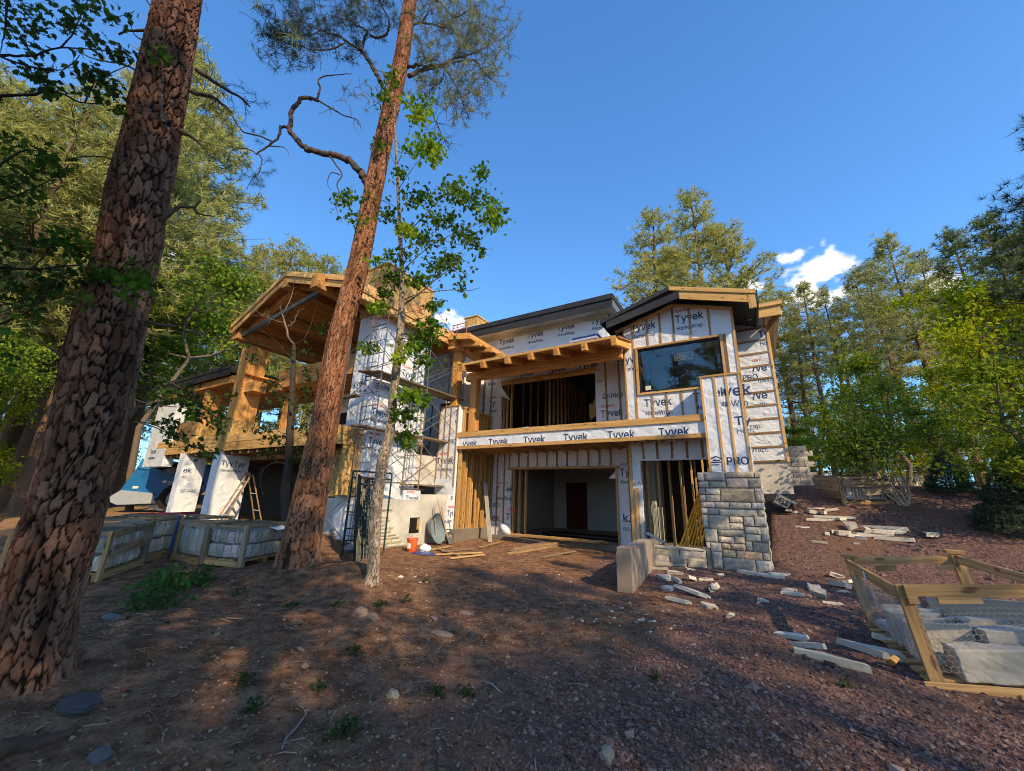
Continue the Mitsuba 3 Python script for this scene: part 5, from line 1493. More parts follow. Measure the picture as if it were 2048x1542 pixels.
def bark_trunk(pts, rad, seed, n_th, step, cell=(.10, .26), depth=.035, cols=((.23, .115, .065), (.30, .20, .15), (.025, .018, .016)), flare=.6, flare_h=.5, blotch=.5):
    P, R, q = resample(pts, rad, step)
    t = unit(np.gradient(P, axis=0))
    a = np.cross(t, [0.0, 1.0, 0]); a = unit(a); b = np.cross(t, a)
    th = np.arange(n_th) * 2 * np.pi / n_th
    TH, Q = np.meshgrid(th, q); RR = R[:, None] * np.ones_like(TH)
    nu = max(5, int(round(2 * np.pi * R[0] / cell[0])))
    p3 = np.stack([np.cos(TH) * 3 + seed, np.sin(TH) * 3, Q * 1.6], -1)
    wu = (meshkit.fbm(p3 * 1.5, 3, seed) - .5) * 1.6
    wq = (meshkit.fbm(p3 * 1.5 + 9, 3, seed + 1) - .5) * 2.4
    d1, d2, rr = worley(TH / (2 * np.pi) * nu + wu, Q / cell[1] + wq, nu, seed)
    e1, e2, r2 = worley(TH / (2 * np.pi) * nu * 2 + wu * 2, Q / cell[1] * 2.2 + wq, nu * 2, seed + 5)
    rag = (meshkit.fbm(p3 * 12, 3, seed + 31) - .5) * .24
    gap = d2 - d1 + rag
    crack = np.clip((gap - .055) / .085, 0, 1)
    fine = smooth01(.0, .14, e2 - e1 + rag * .6)
    disp = depth * (crack * (.75 + .35 * rr) - .5 + .10 * fine * crack) + depth * .22 * (meshkit.fbm(p3 * 14, 2, seed + 11) - .5)
    fl = np.exp(-Q / flare_h) * flare * R[0] * (.75 + .5 * np.cos(TH * 5 + seed + 2 * meshkit.noise(p3, seed)))
    rad_ = RR + disp * np.clip(RR / R[0] + .2, .3, 1.1) + fl
    v = P[:, None] + rad_[..., None] * (np.cos(TH)[..., None] * a[:, None] + np.sin(TH)[..., None] * b[:, None])
    c1, c2, c3 = (np.asarray(c) for c in cols)
    col = c1 + (c2 - c1) * (rr[..., None] * .8 + .35 * (r2[..., None] - .5))
    big = meshkit.fbm(p3 * .7 + 4, 3, seed + 8)[..., None]
    col = col * (.8 + .45 * fine[..., None] * rr[..., None]) * (1 - blotch * smooth01(.5, .7, big))
    col = c3 + (col - c3) * smooth01(.2, .95, crack)[..., None]
    n = len(q)
    i, j = np.meshgrid(np.arange(n - 1), np.arange(n_th), indexing='ij')
    f = np.stack([i * n_th + j, i * n_th + (j + 1) % n_th, (i + 1) * n_th + (j + 1) % n_th, (i + 1) * n_th + j], -1).reshape(-1, 4)
    return MB().add(v.reshape(-1, 3), f, None, np.clip(col, .008, .6).reshape(-1, 3))


def tufts(mb, P, D, k, L, w, col, r, spread=.9, jit=.25, bend=0.0):
    """needle tufts: k thin blades at every point of P, fanning out round D"""
    P, D = np.asarray(P, float), unit(np.asarray(D, float))
    n = len(P)
    d = unit(D[:, None] * (1 - .45 * spread) + unit(r.normal(size=(n, k, 3))) * spread)
    ln = L * r.uniform(.65, 1.15, (n, k, 1)) * (np.ones((n, 1, 1)))
    s = unit(np.cross(d, r.normal(size=(n, k, 3)))) * w * .5
    b = P[:, None] + d * ln * .08
    v = np.stack([b - s, b + s, P[:, None] + d * ln - ZU * bend * ln], 2)
    c = np.asarray(col) * np.exp(r.normal(0, jit, (n, 1, 1))) * np.exp(r.normal(0, .12, (n, k, 1)))
    c = c * np.array([1, 1, 1]) + 0
    C = np.repeat(np.clip(c, .008, .5)[:, :, None], 3, 2)
    m = n * k
    return mb.add(v.reshape(-1, 3), np.arange(m * 3).reshape(-1, 3), None, C.reshape(-1, 3))


LEAF = np.array([(0, 0), (.10, .03), (.28, .22), (.34, .12), (.50, .32), (.58, .16), (.74, .30), (.80, .14), (1, 0), (.80, -.14), (.74, -.30), (.58, -.16), (.50, -.32), (.34, -.12), (.28, -.22), (.10, -.03)])


def leaves(mb, P, D, L, col, r, lobed=False, jit=.22):
    """broad leaves at P pointing along D"""
    P = np.asarray(P, float); n = len(P)
    d = unit(np.asarray(D, float)); s = unit(np.cross(d, r.normal(size=(n, 3)) * .55 + ZU)); u = np.cross(s, d)
    l = (L * r.uniform(.7, 1.2, n))[:, None]
    c = np.clip(np.asarray(col) * np.exp(r.normal(0, jit, (n, 1))) * (1 + r.normal(0, .08, (n, 3))), .008, .5)
    if lobed:
        q = LEAF
        v = P[:, None] + l[:, None] * (q[None, :, :1] * d[:, None] + q[None, :, 1:] * s[:, None] * 1.1 + (-.25 * q[None, :, :1] ** 2 + .5 * np.abs(q[None, :, 1:])) * u[:, None])
        m = len(q); k = np.arange(n)[:, None] * m
        fan = [(0, 1, 15), (1, 2, 3), (1, 3, 13), (1, 13, 15), (13, 14, 15), (3, 4, 5), (3, 5, 11), (3, 11, 13), (11, 12, 13), (5, 6, 7), (5, 7, 9), (5, 9, 11), (9, 10, 11), (7, 8, 9)]
        f = (k[:, :, None] + np.array(fan)[None]).reshape(-1, 3)
        return mb.add(v.reshape(-1, 3), f, None, np.repeat(c, m, 0))
    v = np.stack([P, P + l * (.55 * d + .36 * s + .1 * u), P + l * (d - .12 * u), P + l * (.55 * d - .36 * s + .1 * u)], 1)
    k = np.arange(n)[:, None] * 4
    f = np.concatenate([k + np.array([[0, 1, 2]]), k + np.array([[0, 2, 3]])])
    return mb.add(v.reshape(-1, 3), f, None, np.repeat(c, 4, 0))


def crook(p0, p1, r, n=5, amp=.12, sag=0.0):
    """a crooked branch line"""
    t = np.linspace(0, 1, n)[:, None]; L = np.linalg.norm(np.asarray(p1) - p0)
    w = np.cumsum(r.normal(size=(n, 3)), 0); w = (w - w[0]) - t * (w[-1] - w[0])
    return np.asarray(p0) + (np.asarray(p1) - p0) * t + w * amp * L / 2.2 - ZU * sag * L * np.sin(np.pi * t)


# ---- forest prototypes, about 20 m tall
def pine_proto(seed, H=20.0, cb=.35, rmax=2.6, nb=95, col=(.085, .115, .028), top=.5, k=8, tl=.38, tw_=.05):
    r = np.random.default_rng(seed)
    tr, br, cr = MB(), MB(), MB()
    zs = np.linspace(0, H * .985, 14)
    wob = np.cumsum(r.normal(0, .05, (14, 2)), 0)
    path = np.c_[wob * np.linspace(0, 1, 14)[:, None], zs]
    rad = .235 * (1 - zs / H) ** .8 + .012
    tr.tube(path, rad, 9, (.16, .10, .07), False)
    hs = np.sort(r.uniform(cb, .99, nb))
    Ps, Ds = [], []
    for h in hs:
        z = h * H; f = (h - cb) / (1 - cb)
        L = rmax * (np.interp(f, [0, .18, .45, .8, 1], [.55, .95, 1.0, .55, .10])) * r.uniform(.55, 1.12)
        a = r.uniform(0, 2 * np.pi); c = np.array([np.interp(z, zs, path[:, 0]), np.interp(z, zs, path[:, 1]), z])
        up_ = np.interp(f, [0, .5, 1], [-.12, .18, .85]) + r.normal(0, .12)
        d = unit(np.array([np.cos(a), np.sin(a), up_]))
        line = crook(c, c + d * L + ZU * .12 * L, r, 4, .14, .05)
        br.tube(line, np.linspace(.035 * (1 - h) + .02, .008, 4), 4, (.10, .07, .05), False)
        m = int(6 + L * 6)
        for t in r.uniform(.30, 1.0, m):
            q = line[0] * 0 + np.array([np.interp(t, np.linspace(0, 1, 4), line[:, i]) for i in range(3)])
            side = unit(np.cross(d, ZU)) * r.normal(0, .20 + .18 * L * (1.15 - t) * .6) + ZU * r.normal(.08, .12)
            Ps.append(q + side); Ds.append(d * .8 + ZU * .55 + side * .8)
    tufts(cr, Ps, Ds, k, tl, tw_, col, r, .85, .28)
    return tr, br, cr


def broad_proto(seed, H=8.0, R_=2.2, n=4200, col=(.065, .115, .016), leaf=.15, stems=1, base=.25):
    r = np.random.default_rng(seed)
    tr, cr = MB(), MB(); Ps, Ds = [], []
    tips = []
    for s in range(stems):
        b0 = np.array([r.normal(0, .25 * (stems > 1)), r.normal(0, .25 * (stems > 1)), 0])
        top = np.array([r.normal(0, .25 * R_), r.normal(0, .25 * R_), H * r.uniform(.82, .98)])
        ln = crook(b0, top, r, 9, .10); tr.tube(ln, np.linspace((.018 if base < .5 else .011) * H / math.sqrt(stems), .012, 9), 7, (.15, .12, .095), False)
        for kk in range(int(16 / stems) + 3):
            t = r.uniform(base, .97); i = int(t * 8); c = ln[i]
            a = r.uniform(0, 2 * np.pi); L = R_ * np.interp(t, [base, .5, .75, 1], [.75, 1, .8, .25]) * r.uniform(.5, 1.05)
            e = c + np.array([np.cos(a) * L, np.sin(a) * L, L * r.uniform(.15, .75)])
            l2 = crook(c, e, r, 5, .16); tr.tube(l2, np.linspace(.006 * H / math.sqrt(stems), .006, 5), 4, (.14, .11, .085), False)
            for q in l2[2:]: tips.append(q)
            for _ in range(2):
                e2 = l2[3] + r.normal(0, .35 * L, 3) + ZU * .1 * L; tr.tube([l2[2], (l2[2] + e2) / 2 + r.normal(0, .05, 3), e2], .006, 3, (.13, .10, .08), False); tips += [e2, (e2 + l2[2]) / 2]
    tips = np.array(tips)
    c = tips[r.integers(0, len(tips), n)] + r.normal(0, 1, (n, 3)) * np.array([.26, .26, .17]) * R_ / 2.2
    leaves(cr, c, r.normal(size=(n, 3)) + ZU * -.1, leaf, col, r)
    return tr, cr


PINES = [pine_proto(1, cb=.30, rmax=3.0, nb=105, col=(.42, .43, .13)), pine_proto(2, cb=.46, rmax=2.5, nb=88, col=(.40, .415, .14)), pine_proto(3, cb=.22, rmax=2.8, nb=115, col=(.46, .455, .13)),
         pine_proto(4, cb=.53, rmax=2.3, nb=78, col=(.40, .415, .14)), pine_proto(5, cb=.40, rmax=2.6, nb=100, col=(.18, .215, .075))]
BROADS = [broad_proto(11, col=(.12, .20, .03)), broad_proto(12, 6.5, 2.0, 3600, (.23, .31, .03), .15), broad_proto(13, 5.0, 1.7, 2600, (.2, .26, .03), .13, 4, .3), broad_proto(14, 9, 2.6, 5200, (.10, .18, .03), .16), broad_proto(15, 7.5, 1.9, 3800, (.36, .42, .02), .15), broad_proto(16, 9, 2.4, 3600, (.19, .29, .035), .16, 1, .55)]
_ply = {}


def ply_of(mb, mat, smooth=False):
    k = id(mb)
    if k not in _ply:
        v, f, u, c = mb.arr(); _ply[k] = mikit.ply((v, f), mat, smooth=smooth, color=c)
    return dict(_ply[k])


def stand(proto, names, mats, x, y, sc, rot, name, label, cat, group, lean=(0, 0), dz=0.0):
    key = thing(name, label, cat, group)
    M = T().translate([float(x), float(y), gz(x, y) - .05 + dz]).rotate([0, 0, 1], float(rot)).rotate([1, 0, 0], float(lean[0])).rotate([0, 1, 0], float(lean[1])).scale([float(sc)] * 3 if np.isscalar(sc) else [float(q) for q in sc])
    for mb, nm, mat in zip(proto, names, mats):
        d = ply_of(mb, mat, nm in ('trunk',)); d['to_world'] = M
        k = key_for(nm, key); scene[k] = d
        if nm == 'branches': labels[k] = {'kind': 'stuff'}
    return key


def by_top(px, py, R):
    d = sight(px, py); P = CAM + d * (R / np.hypot(d[0], d[1])); return P


rt = np.random.default_rng(21)
PN, PM = ('trunk', 'branches', 'crown'), ('bark_mat', 'bark_mat', 'leaf_mat')
BN, BM_ = ('trunk', 'crown'), ('bark_mat', 'leaf_mat')


def pine_at(px, py, R, kind, label, group=None, wide=1.0):
    P = by_top(px, py, R); h = P[2] - gz(P[0], P[1])
    s = h / 20.0
    return stand(PINES[kind], PN, PM, P[0], P[1], (s * wide, s * wide, s), rt.uniform(0, 360), 'pine_tree', label, 'tree', group, rt.normal(0, .8, 2))


def broad_at(px, py, R, kind, label, group=None, H=None, wide=1.0):
    P = by_top(px, py, R); h = max(1.2, P[2] - gz(P[0], P[1]))
    base = (8.0, 6.5, 5.0, 9.0, 7.5, 9.0)[kind]; s = h / base
    return stand(BROADS[kind], BN, BM_, P[0], P[1], (s * wide, s * wide, s), rt.uniform(0, 360), 'oak_tree', label, 'tree', group)


T1 = 'tall sunlit pine in the left-hand forest, {} from the left'
T2 = 'tall slender pine right of the house, {} from the left'
GL, GR = 'pines of the forest left of the house', 'pines of the forest right of the house'
LL, LR = 'distant pine half hidden in the depth of the left-hand forest', 'distant pine half hidden in the depth of the right-hand forest'
ROWS = ((0, 130, 22, 2, 1.2), (70, 175, 26, 0, 1.3), (140, 215, 30, 2, 1.2), (205, 165, 24, 0, 1.1), (262, 240, 33, 2, 1.2), (400, 55, 27, 0, .9), (436, 140, 31, 2, 1.0), (452, 230, 35, 0, 1.1), (-90, 40, 19, 0, 1.2), (-160, 90, 22, 2, 1.2),
                        (300, 215, 28, 2, 1.1), (345, 150, 25, 0, 1.0), (100, 310, 40, 2, 1.3), (220, 330, 44, 0, 1.3), (20, 350, 36, 2, 1.3), (-70, 250, 30, 0, 1.2), (150, 430, 50, 2, 1.3), (470, 400, 44, 2, 1.2), (380, 330, 40, 0, 1.2), (-30, 480, 52, 2, 1.3),
                        (430, 520, 60, 2, 1.4), (-240, 200, 26, 0, 1.2), (-330, 300, 30, 2, 1.2), (260, 600, 66, 2, 1.5), (90, 640, 68, 2, 1.6), (390, 640, 66, 0, 1.6), (-10, 660, 70, 0, 1.6))
VIS = [q for q in ROWS if q[1] < 245 and q[0] > -10]; RK = dict(zip([q[:2] for q in VIS], ranks([q[0] for q in VIS])))
for px, py, R, k, w in ROWS:
    pine_at(px, py, R, k, T1.format(ordinal(RK[px, py])) if (px, py) in RK else LL, GL if (px, py) not in RK else None, w)
ROWS = ((545, 488, 40, 2, 1.25), (592, 480, 42, 0, 1.2), (628, 505, 46, 2, 1.3), (668, 515, 48, 0, 1.3), (515, 520, 44, 0, 1.3), (705, 535, 52, 2, 1.2))
RK = ranks([q[0] for q in ROWS])
for k_, (px, py, R, k, w) in enumerate(ROWS):
    pine_at(px, py, R, k, 'sunlit pine crown above the left gable roof, {} from the left'.format(ordinal(RK[k_])), 'pines above the gable roof', w)
pine_at(1290, 418, 33, 2, 'broad sunlit pine behind the house, left of the two above the window gable', None, 1.25)
pine_at(1393, 368, 35, 2, 'tallest sunlit pine behind the house, right of the two above the window gable', None, 1.2)
pine_at(1455, 455, 38, 0, 'lower pine crown just right of the tallest pine behind the window gable', None, 1.35)
pine_at(1340, 500, 42, 0, 'pine half hidden between the two crowns behind the window gable', None, 1.2)
ROWS = ((1598, 572, 33, 3, 1.1), (1640, 578, 36, 3, 1.0), (1573, 640, 37, 3, 1.2), (1705, 542, 38, 1, 1.1), (1735, 520, 35, 1, 1.0), (1785, 462, 32, 1, 1.15), (1830, 505, 38, 1, 1.0), (1762, 575, 43, 3, 1.1), (1905, 452, 28, 4, 1.1),
                        (1965, 430, 25, 4, 1.15), (2025, 470, 24, 4, 1.2), (1990, 560, 30, 4, 1.2), (1860, 600, 45, 1, 1.2), (1668, 640, 48, 1, 1.1), (1540, 570, 45, 0, 1.2), (2080, 380, 22, 4, 1.2), (1935, 620, 40, 1, 1.3), (2090, 560, 34, 4, 1.3),
                        (1610, 760, 60, 0, 1.6), (1690, 770, 62, 2, 1.6), (1780, 760, 60, 0, 1.6), (1870, 770, 62, 1, 1.6), (1950, 760, 58, 1, 1.6), (2040, 740, 50, 1, 1.6), (1650, 830, 70, 2, 1.8), (1740, 830, 72, 0, 1.8), (1830, 840, 70, 1, 1.8), (1920, 840, 66, 1, 1.8), (2010, 840, 62, 0, 1.8), (1580, 840, 70, 2, 1.8), (2120, 700, 45, 4, 1.5), (2200, 500, 30, 4, 1.3))
VIS = [q for q in ROWS if q[1] < 645 and q[0] < 2048]; RK = dict(zip([q[:2] for q in VIS], ranks([q[0] for q in VIS])))
for px, py, R, k, w in ROWS:
    pine_at(px, py, R, k, T2.format(ordinal(RK[px, py])) if (px, py) in RK else LR, GR if (px, py) not in RK else None, w)
# nearer pine at the right edge of the view, its open top shows single tufts
P = by_top(1975, 262, 15.5)
near = pine_proto(31, 12.0, .18, 2.3, 60, (.030, .050, .020), k=24, tl=.30, tw_=.014)
stand(near, PN, PM, P[0] + .6, P[1] - .2, (P[2] - gz(P[0], P[1])) / 12.0, 40, 'pine_tree', 'dark open-branched pine at the right edge with single needle tufts against the sky', 'tree', None)
P = by_top(2262, -60, 9.0)
stand(near, PN, PM, P[0], P[1], (P[2] - gz(P[0], P[1])) / 12.0, 200, 'pine_tree', 'nearest dark pine reaching into the top right corner', 'tree', None)

OL = ('green oak in the understorey behind the deck', 'understorey oaks left of the house')
ROWS = ((415, 470, 28, 5, 1.0), (340, 560, 31, 5, 1.0), (300, 640, 30, 5, 1.1), (60, 640, 20, 5, 1.0), (20, 740, 26, 4, 1.1), (130, 740, 30, 4, 1.1), (-40, 600, 19, 5, 1.0), (90, 830, 34, 4, 1.3), (270, 810, 36, 4, 1.2), (-60, 780, 30, 4, 1.2), (160, 870, 42, 1, 1.5), (30, 880, 40, 4, 1.5), (395, 780, 34, 4, 1.1), (460, 800, 38, 1, 1.1))
RK = ranks([q[0] for q in ROWS])
for k_, (px, py, R, k, w) in enumerate(ROWS):
    OL = ('understorey oak left of the house, {} from the left'.format(ordinal(RK[k_])), 'understorey oaks left of the house')
    broad_at(px, py, R, k, OL[0], OL[1], None, w)
broad_at(1935, 520, 15.5, 4, 'tall bright yellow-green oak at the right, sunlit before the dark pines', None, None, .9)
broad_at(2020, 650, 14, 1, 'bright yellow-green oak at the right edge below the dark pines', None, None, 1.0)
broad_at(1660, 690, 25, 1, 'light green young oak just right of the house corner', None, None, .9)
broad_at(1765, 760, 19, 3, 'broad dark green oak in the middle of the right-hand wood', None, None, 1.3)
broad_at(1880, 800, 17, 3, 'dark green oak under the tall yellow-green oak', None, None, 1.2)
ROWS = ((1590, 830, 26, 1, 1.3), (1630, 800, 30, 4, 1.3), (1700, 830, 24, 1, 1.3), (1850, 720, 22, 4, 1.1), (1960, 830, 17, 1, 1.2), (2010, 860, 18, 4, 1.3), (1800, 870, 22, 4, 1.5), (1575, 900, 30, 4, 1.8), (1660, 880, 28, 1, 1.7), (1730, 890, 27, 4, 1.6), (1900, 880, 20, 1, 1.5), (2070, 800, 14, 3, 1.2), (1560, 860, 36, 1, 1.6), (1820, 820, 26, 1, 1.3), (2000, 760, 20, 3, 1.2))
RK = ranks([q[0] for q in ROWS])
for k_, (px, py, R, k, w) in enumerate(ROWS):
    broad_at(px, py, R, k, 'leafy young oak in the undergrowth right of the house, {} from the left'.format(ordinal(RK[k_])), 'undergrowth oaks right of the house', None, w)


# ---- dark young spruces and the many-stemmed shrub on the slope
def spruce(seed, H, R_, n, col):
    r = np.random.default_rng(seed); tr, cr = MB(), MB()
    tr.tube([(0, 0, 0), (0, 0, H)], [.05, .01], 6, (.1, .07, .05), False)
    h = 1 - np.sqrt(r.uniform(0, 1, n)); a = r.uniform(0, 2 * np.pi, n)
    lay_ = np.sin(h * 40) * .5 + .5
    rad = R_ * (1 - h) ** .8 * (.55 + .45 * r.uniform(0, 1, n) ** .5) * (.8 + .3 * lay_) * (.85 + .3 * meshkit.noise(np.stack([np.cos(a) * 2, np.sin(a) * 2, h * 5], -1), seed))
    P = np.stack([np.cos(a) * rad, np.sin(a) * rad, h * H * .97 + .04 * H + r.normal(0, .04, n)], -1)
    D = np.stack([np.cos(a), np.sin(a), np.full(n, .15)], -1)
    tufts(cr, P, D, 7, .13, .022, col, r, .75, .25)
    return tr, cr


sp = spruce(3, 2.4, 1.1, 3400, (.075, .12, .075))
for px, py, hp, lab in ((1905, 985, 92, 'dark green young spruce standing on the slope beyond the crate'), (2030, 1062, 128, 'dark young spruce at the right edge above the crate frame')):
    q = hit(px, py); hh = hp / F_PX * (q[0] * FH[0] + q[1] * FH[1]) * .95
    stand(sp, BN, BM_, q[0], q[1], (hh / 2.4 * 1.05, hh / 2.4 * 1.05, hh / 2.4), px, 'spruce_tree', lab, 'tree', None)
q = hit(1812, 1010)
r = np.random.default_rng(5); tr, cr = MB(), MB(); tips = []
for k in range(13):
    e = np.array([r.normal(-.55, .45), r.normal(.1, .35), r.uniform(1.2, 2.0)])
    ln = crook((r.normal(0, .07), r.normal(0, .07), 0), e, r, 6, .10); tr.tube(ln, np.linspace(.026, .009, 6), 6, (.36, .31, .24), False); tips += list(ln[4:])
c = np.array(tips)[r.integers(0, len(tips), 2200)] + r.normal(0, .26, (2200, 3)) + ZU * .12
leaves(cr, c, r.normal(size=(2200, 3)), .11, (.12, .19, .03), r)
stand((tr, cr), BN, BM_, q[0], q[1], 1.05, 0, 'shrub', 'many-stemmed shrub with pale bare stems on the slope beside the boarded crate', 'shrub', None)

# ---- trees behind and to the right of the camera, which shade the foreground
GS = ('pine standing outside the view to the right of the camera', 'pines outside the view')
for x, y, h, k, w in ((5.5, -3.2, 13, 2, 1.0), (10.8, 1.4, 11.5, 3, .7), (9.5, -6.5, 17, 2, 1.1), (17.5, -8.5, 15, 3, 1.0), (6.0, -6.8, 16, 0, 1.1), (2.2, -4.6, 12, 2, 1.0), (18, -6, 18, 0, 1.1), (20, -1.0, 15, 3, 1.0), (-1.5, -5.5, 14, 0, 1.1), (-3.8, -4.0, 12, 2, 1.0)):
    s = h / 20
    stand(PINES[k], PN, PM, x, y, (s * w * 1.25, s * w * 1.15, s), x * 37 % 360, 'pine_tree', GS[0], 'tree', GS[1])

# ---- the big pine on the left
def px_path(rows, depth, base=None):
    P, R = [], []
    for x, y, w in rows:
        q = fwd(x, y, depth); P.append(q); R.append(radius_for(q, w))
    return np.array(P), np.array(R)


b = hit(80, 1372); dl = b[0] * FH[0] + b[1] * FH[1] + .05
P, R = px_path(((30, 1440, 190), (50, 1370, 182), (62, 1300, 180), (82, 1200, 178), (109, 1100, 174), (140, 1000, 163), (167, 900, 157), (190, 800, 158), (210, 700, 156), (232, 600, 143), (258, 500, 135), (275, 400, 134), (299, 300, 126), (318, 200, 120), (339, 100, 114), (357, 0, 108), (405, -300, 95)), dl)
P = np.vstack([P, P[-1] + [.1, .2, 4], P[-1] + [.1, .3, 8.5]]); R = np.r_[R, .12, .03]
big = thing('pine_tree', 'big dark furrowed pine trunk nearest the camera on the left, leaning right', 'tree')
put('trunk', bark_trunk(P, R, 3, 190, .014, (.052, .15), .026, ((.13, .060, .038), (.22, .12, .078), (.010, .008, .008)), .45, .22, .5), 'bark_mat', big, True)
LP_, LR_ = P, R
# ---- the leaning pine in the middle
b = hit(600, 1128); dm = b[0] * FH[0] + b[1] * FH[1]
P, R = px_path(((594, 1165, 84), (599, 1110, 78), (619, 1000, 68), (633, 930, 62), (647, 860, 56), (674, 700, 48), (693, 620, 44), (715, 540, 42), (743, 400, 38), (763, 300, 37), (785, 200, 34), (806, 100, 31), (820, 0, 28), (840, -160, 26)), dm)
P = np.vstack([P, P[-1] + [.2, .1, 3.5], P[-1] + [.3, .1, 6.5]]); R = np.r_[R, .09, .02]
mid = thing('pine_tree', 'orange-barked pine leaning across the middle of the house front', 'tree')
put('trunk', bark_trunk(P, R, 7, 110, .024, (.062, .24), .020, ((.25, .105, .055), (.31, .165, .105), (.030, .017, .013)), .55, .30, .5), 'bark_mat', mid, True)
MP, MR = P, R

GREYB = (.085, .068, .058)


def limb(mb, rows, depth, w0, w1, col=GREYB, dj=0.0, seed=0, sides=7):
    r = np.random.default_rng(seed)
    n = len(rows); off = np.cumsum(r.normal(0, dj, n)); off -= off[0]
    pts = np.array([fwd(x, y, depth + o) for (x, y), o in zip(rows, off)])
    q, rr, _ = resample(pts, np.linspace(w0, w1, n), .07)
    q = q + r.normal(0, w1 * .6, q.shape)
    mb.tube(q, rr * (1 + r.normal(0, .06, len(rr))), sides, col, True)
    return q


def fan(mb, line, r, n, L, rad, col=GREYB, start=.25, down=.0):
    """side twigs along a limb; returns their ends"""
    ends = []
    for _ in range(n):
        i = int(r.uniform(start, .999) * (len(line) - 1)); p = line[i]
        d = unit(line[min(i + 2, len(line) - 1)] - line[max(0, i - 2)]) * .5 + unit(r.normal(size=3)) - ZU * down
        e = p + unit(d) * L * r.uniform(.5, 1.2)
        q = crook(p, e, r, 5, .18); mb.tube(q, np.linspace(rad, rad * .4, 5), 4, col, False)
        ends += [q[-1], q[3], q[-1] + r.normal(0, .03, 3)]
    return ends


r = np.random.default_rng(77)
wd, nd = MB(), MB()
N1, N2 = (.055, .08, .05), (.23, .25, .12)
# the great crooked limb with its hanging side branches
l1 = limb(wd, [(735, 372), (718, 340), (692, 318), (655, 307), (620, 300), (592, 276), (579, 256), (584, 226), (600, 203), (618, 195), (634, 197)], dm, .085, .040, seed=1)
limb(wd, [(634, 197), (640, 178), (636, 160), (652, 152), (672, 150), (704, 147)], dm, .028, .008, seed=2)
a = limb(wd, [(634, 199), (660, 215), (690, 232), (715, 240), (722, 258)], dm, .024, .006, seed=3)
fan(wd, a, r, 9, .35, .007, down=.6)
limb(wd, [(576, 254), (562, 254), (560, 268), (545, 285), (525, 300), (512, 308)], dm, .036, .018, seed=4)
a = limb(wd, [(545, 284), (520, 272), (490, 265), (476, 250), (466, 235), (455, 222)], dm, .022, .008, seed=5)
e1 = fan(wd, a, r, 6, .35, .006)
a = limb(wd, [(535, 292), (566, 294), (578, 312)], dm, .016, .005, seed=6)
a = limb(wd, [(516, 306), (524, 325), (518, 345), (505, 358), (494, 380)], dm, .018, .006, seed=7)
e2 = fan(wd, a, r, 14, .45, .006)
a = limb(wd, [(512, 308), (480, 296), (460, 305), (452, 330)], dm, .015, .005, seed=8); e2 += fan(wd, a, r, 8, .35, .006)
a = limb(wd, [(660, 312), (672, 330), (684, 350), (674, 368), (678, 385), (673, 400), (684, 445)], dm, .022, .006, seed=9)
limb(wd, [(680, 350), (664, 345), (655, 362), (662, 380)], dm, .014, .006, seed=10)
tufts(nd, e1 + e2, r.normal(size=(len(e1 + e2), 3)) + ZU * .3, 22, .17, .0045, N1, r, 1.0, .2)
# crown: left lobe, right lobe
lim = [([(762, 165), (742, 128), (722, 102), (700, 88), (672, 70), (640, 60), (600, 40)], .055, .014), ([(722, 100), (728, 80), (735, 62), (715, 52), (696, 40), (660, 30)], .04, .012), ([(740, 70), (772, 68), (778, 40), (765, 15), (750, -10)], .035, .012),
       ([(690, 85), (650, 100), (610, 95), (570, 85), (535, 70)], .022, .007), ([(640, 60), (600, 70), (570, 50), (520, 30)], .018, .006), ([(600, 40), (590, 0), (585, -40)], .02, .008), ([(600, 90), (598, 60), (590, 20)], .012, .005),
       ([(818, 152), (840, 142), (865, 135), (888, 132), (900, 120), (930, 112), (960, 100)], .06, .016), ([(815, 135), (850, 130), (886, 132)], .045, .03), ([(888, 135), (905, 160), (920, 190), (926, 215), (925, 240)], .022, .006),
       ([(905, 125), (945, 120), (965, 140), (985, 162)], .026, .008), ([(820, 60), (838, 45), (860, 48), (890, 55), (915, 62)], .035, .010), ([(825, 10), (850, -5), (880, 5), (910, 35), (930, 25), (960, 10)], .035, .010),
       ([(830, 68), (845, 100), (852, 122), (870, 120)], .025, .014), ([(840, 50), (858, 20), (868, -10)], .025, .010), ([(890, 132), (880, 165), (862, 178), (858, 200)], .018, .006), ([(900, 122), (925, 90), (940, 60), (970, 50)], .018, .007), ([(960, 100), (985, 85), (1005, 60)], .014, .005),
       ([(850, 205), (875, 250), (888, 280), (900, 300)], .018, .008)]
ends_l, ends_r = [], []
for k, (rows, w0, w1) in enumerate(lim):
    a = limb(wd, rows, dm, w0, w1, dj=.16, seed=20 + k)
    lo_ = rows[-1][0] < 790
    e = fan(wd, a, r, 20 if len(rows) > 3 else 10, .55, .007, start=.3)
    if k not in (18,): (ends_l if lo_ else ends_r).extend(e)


def fill_lobe(cx, cy, rx, ry, n, cond=None):
    out = []
    while len(out) < n:
        u, v_ = r.normal(0, .5, 2)
        if u * u + v_ * v_ > 1: continue
        p = fwd(cx + rx * u, cy + ry * v_, dm + r.normal(0, .7)); out.append(p)
        d = unit(r.normal(size=3)); q = crook(p - d * .4, p, r, 4, .15); wd.tube(q, [.007, .006, .005, .003], 3, GREYB, False)
    return out


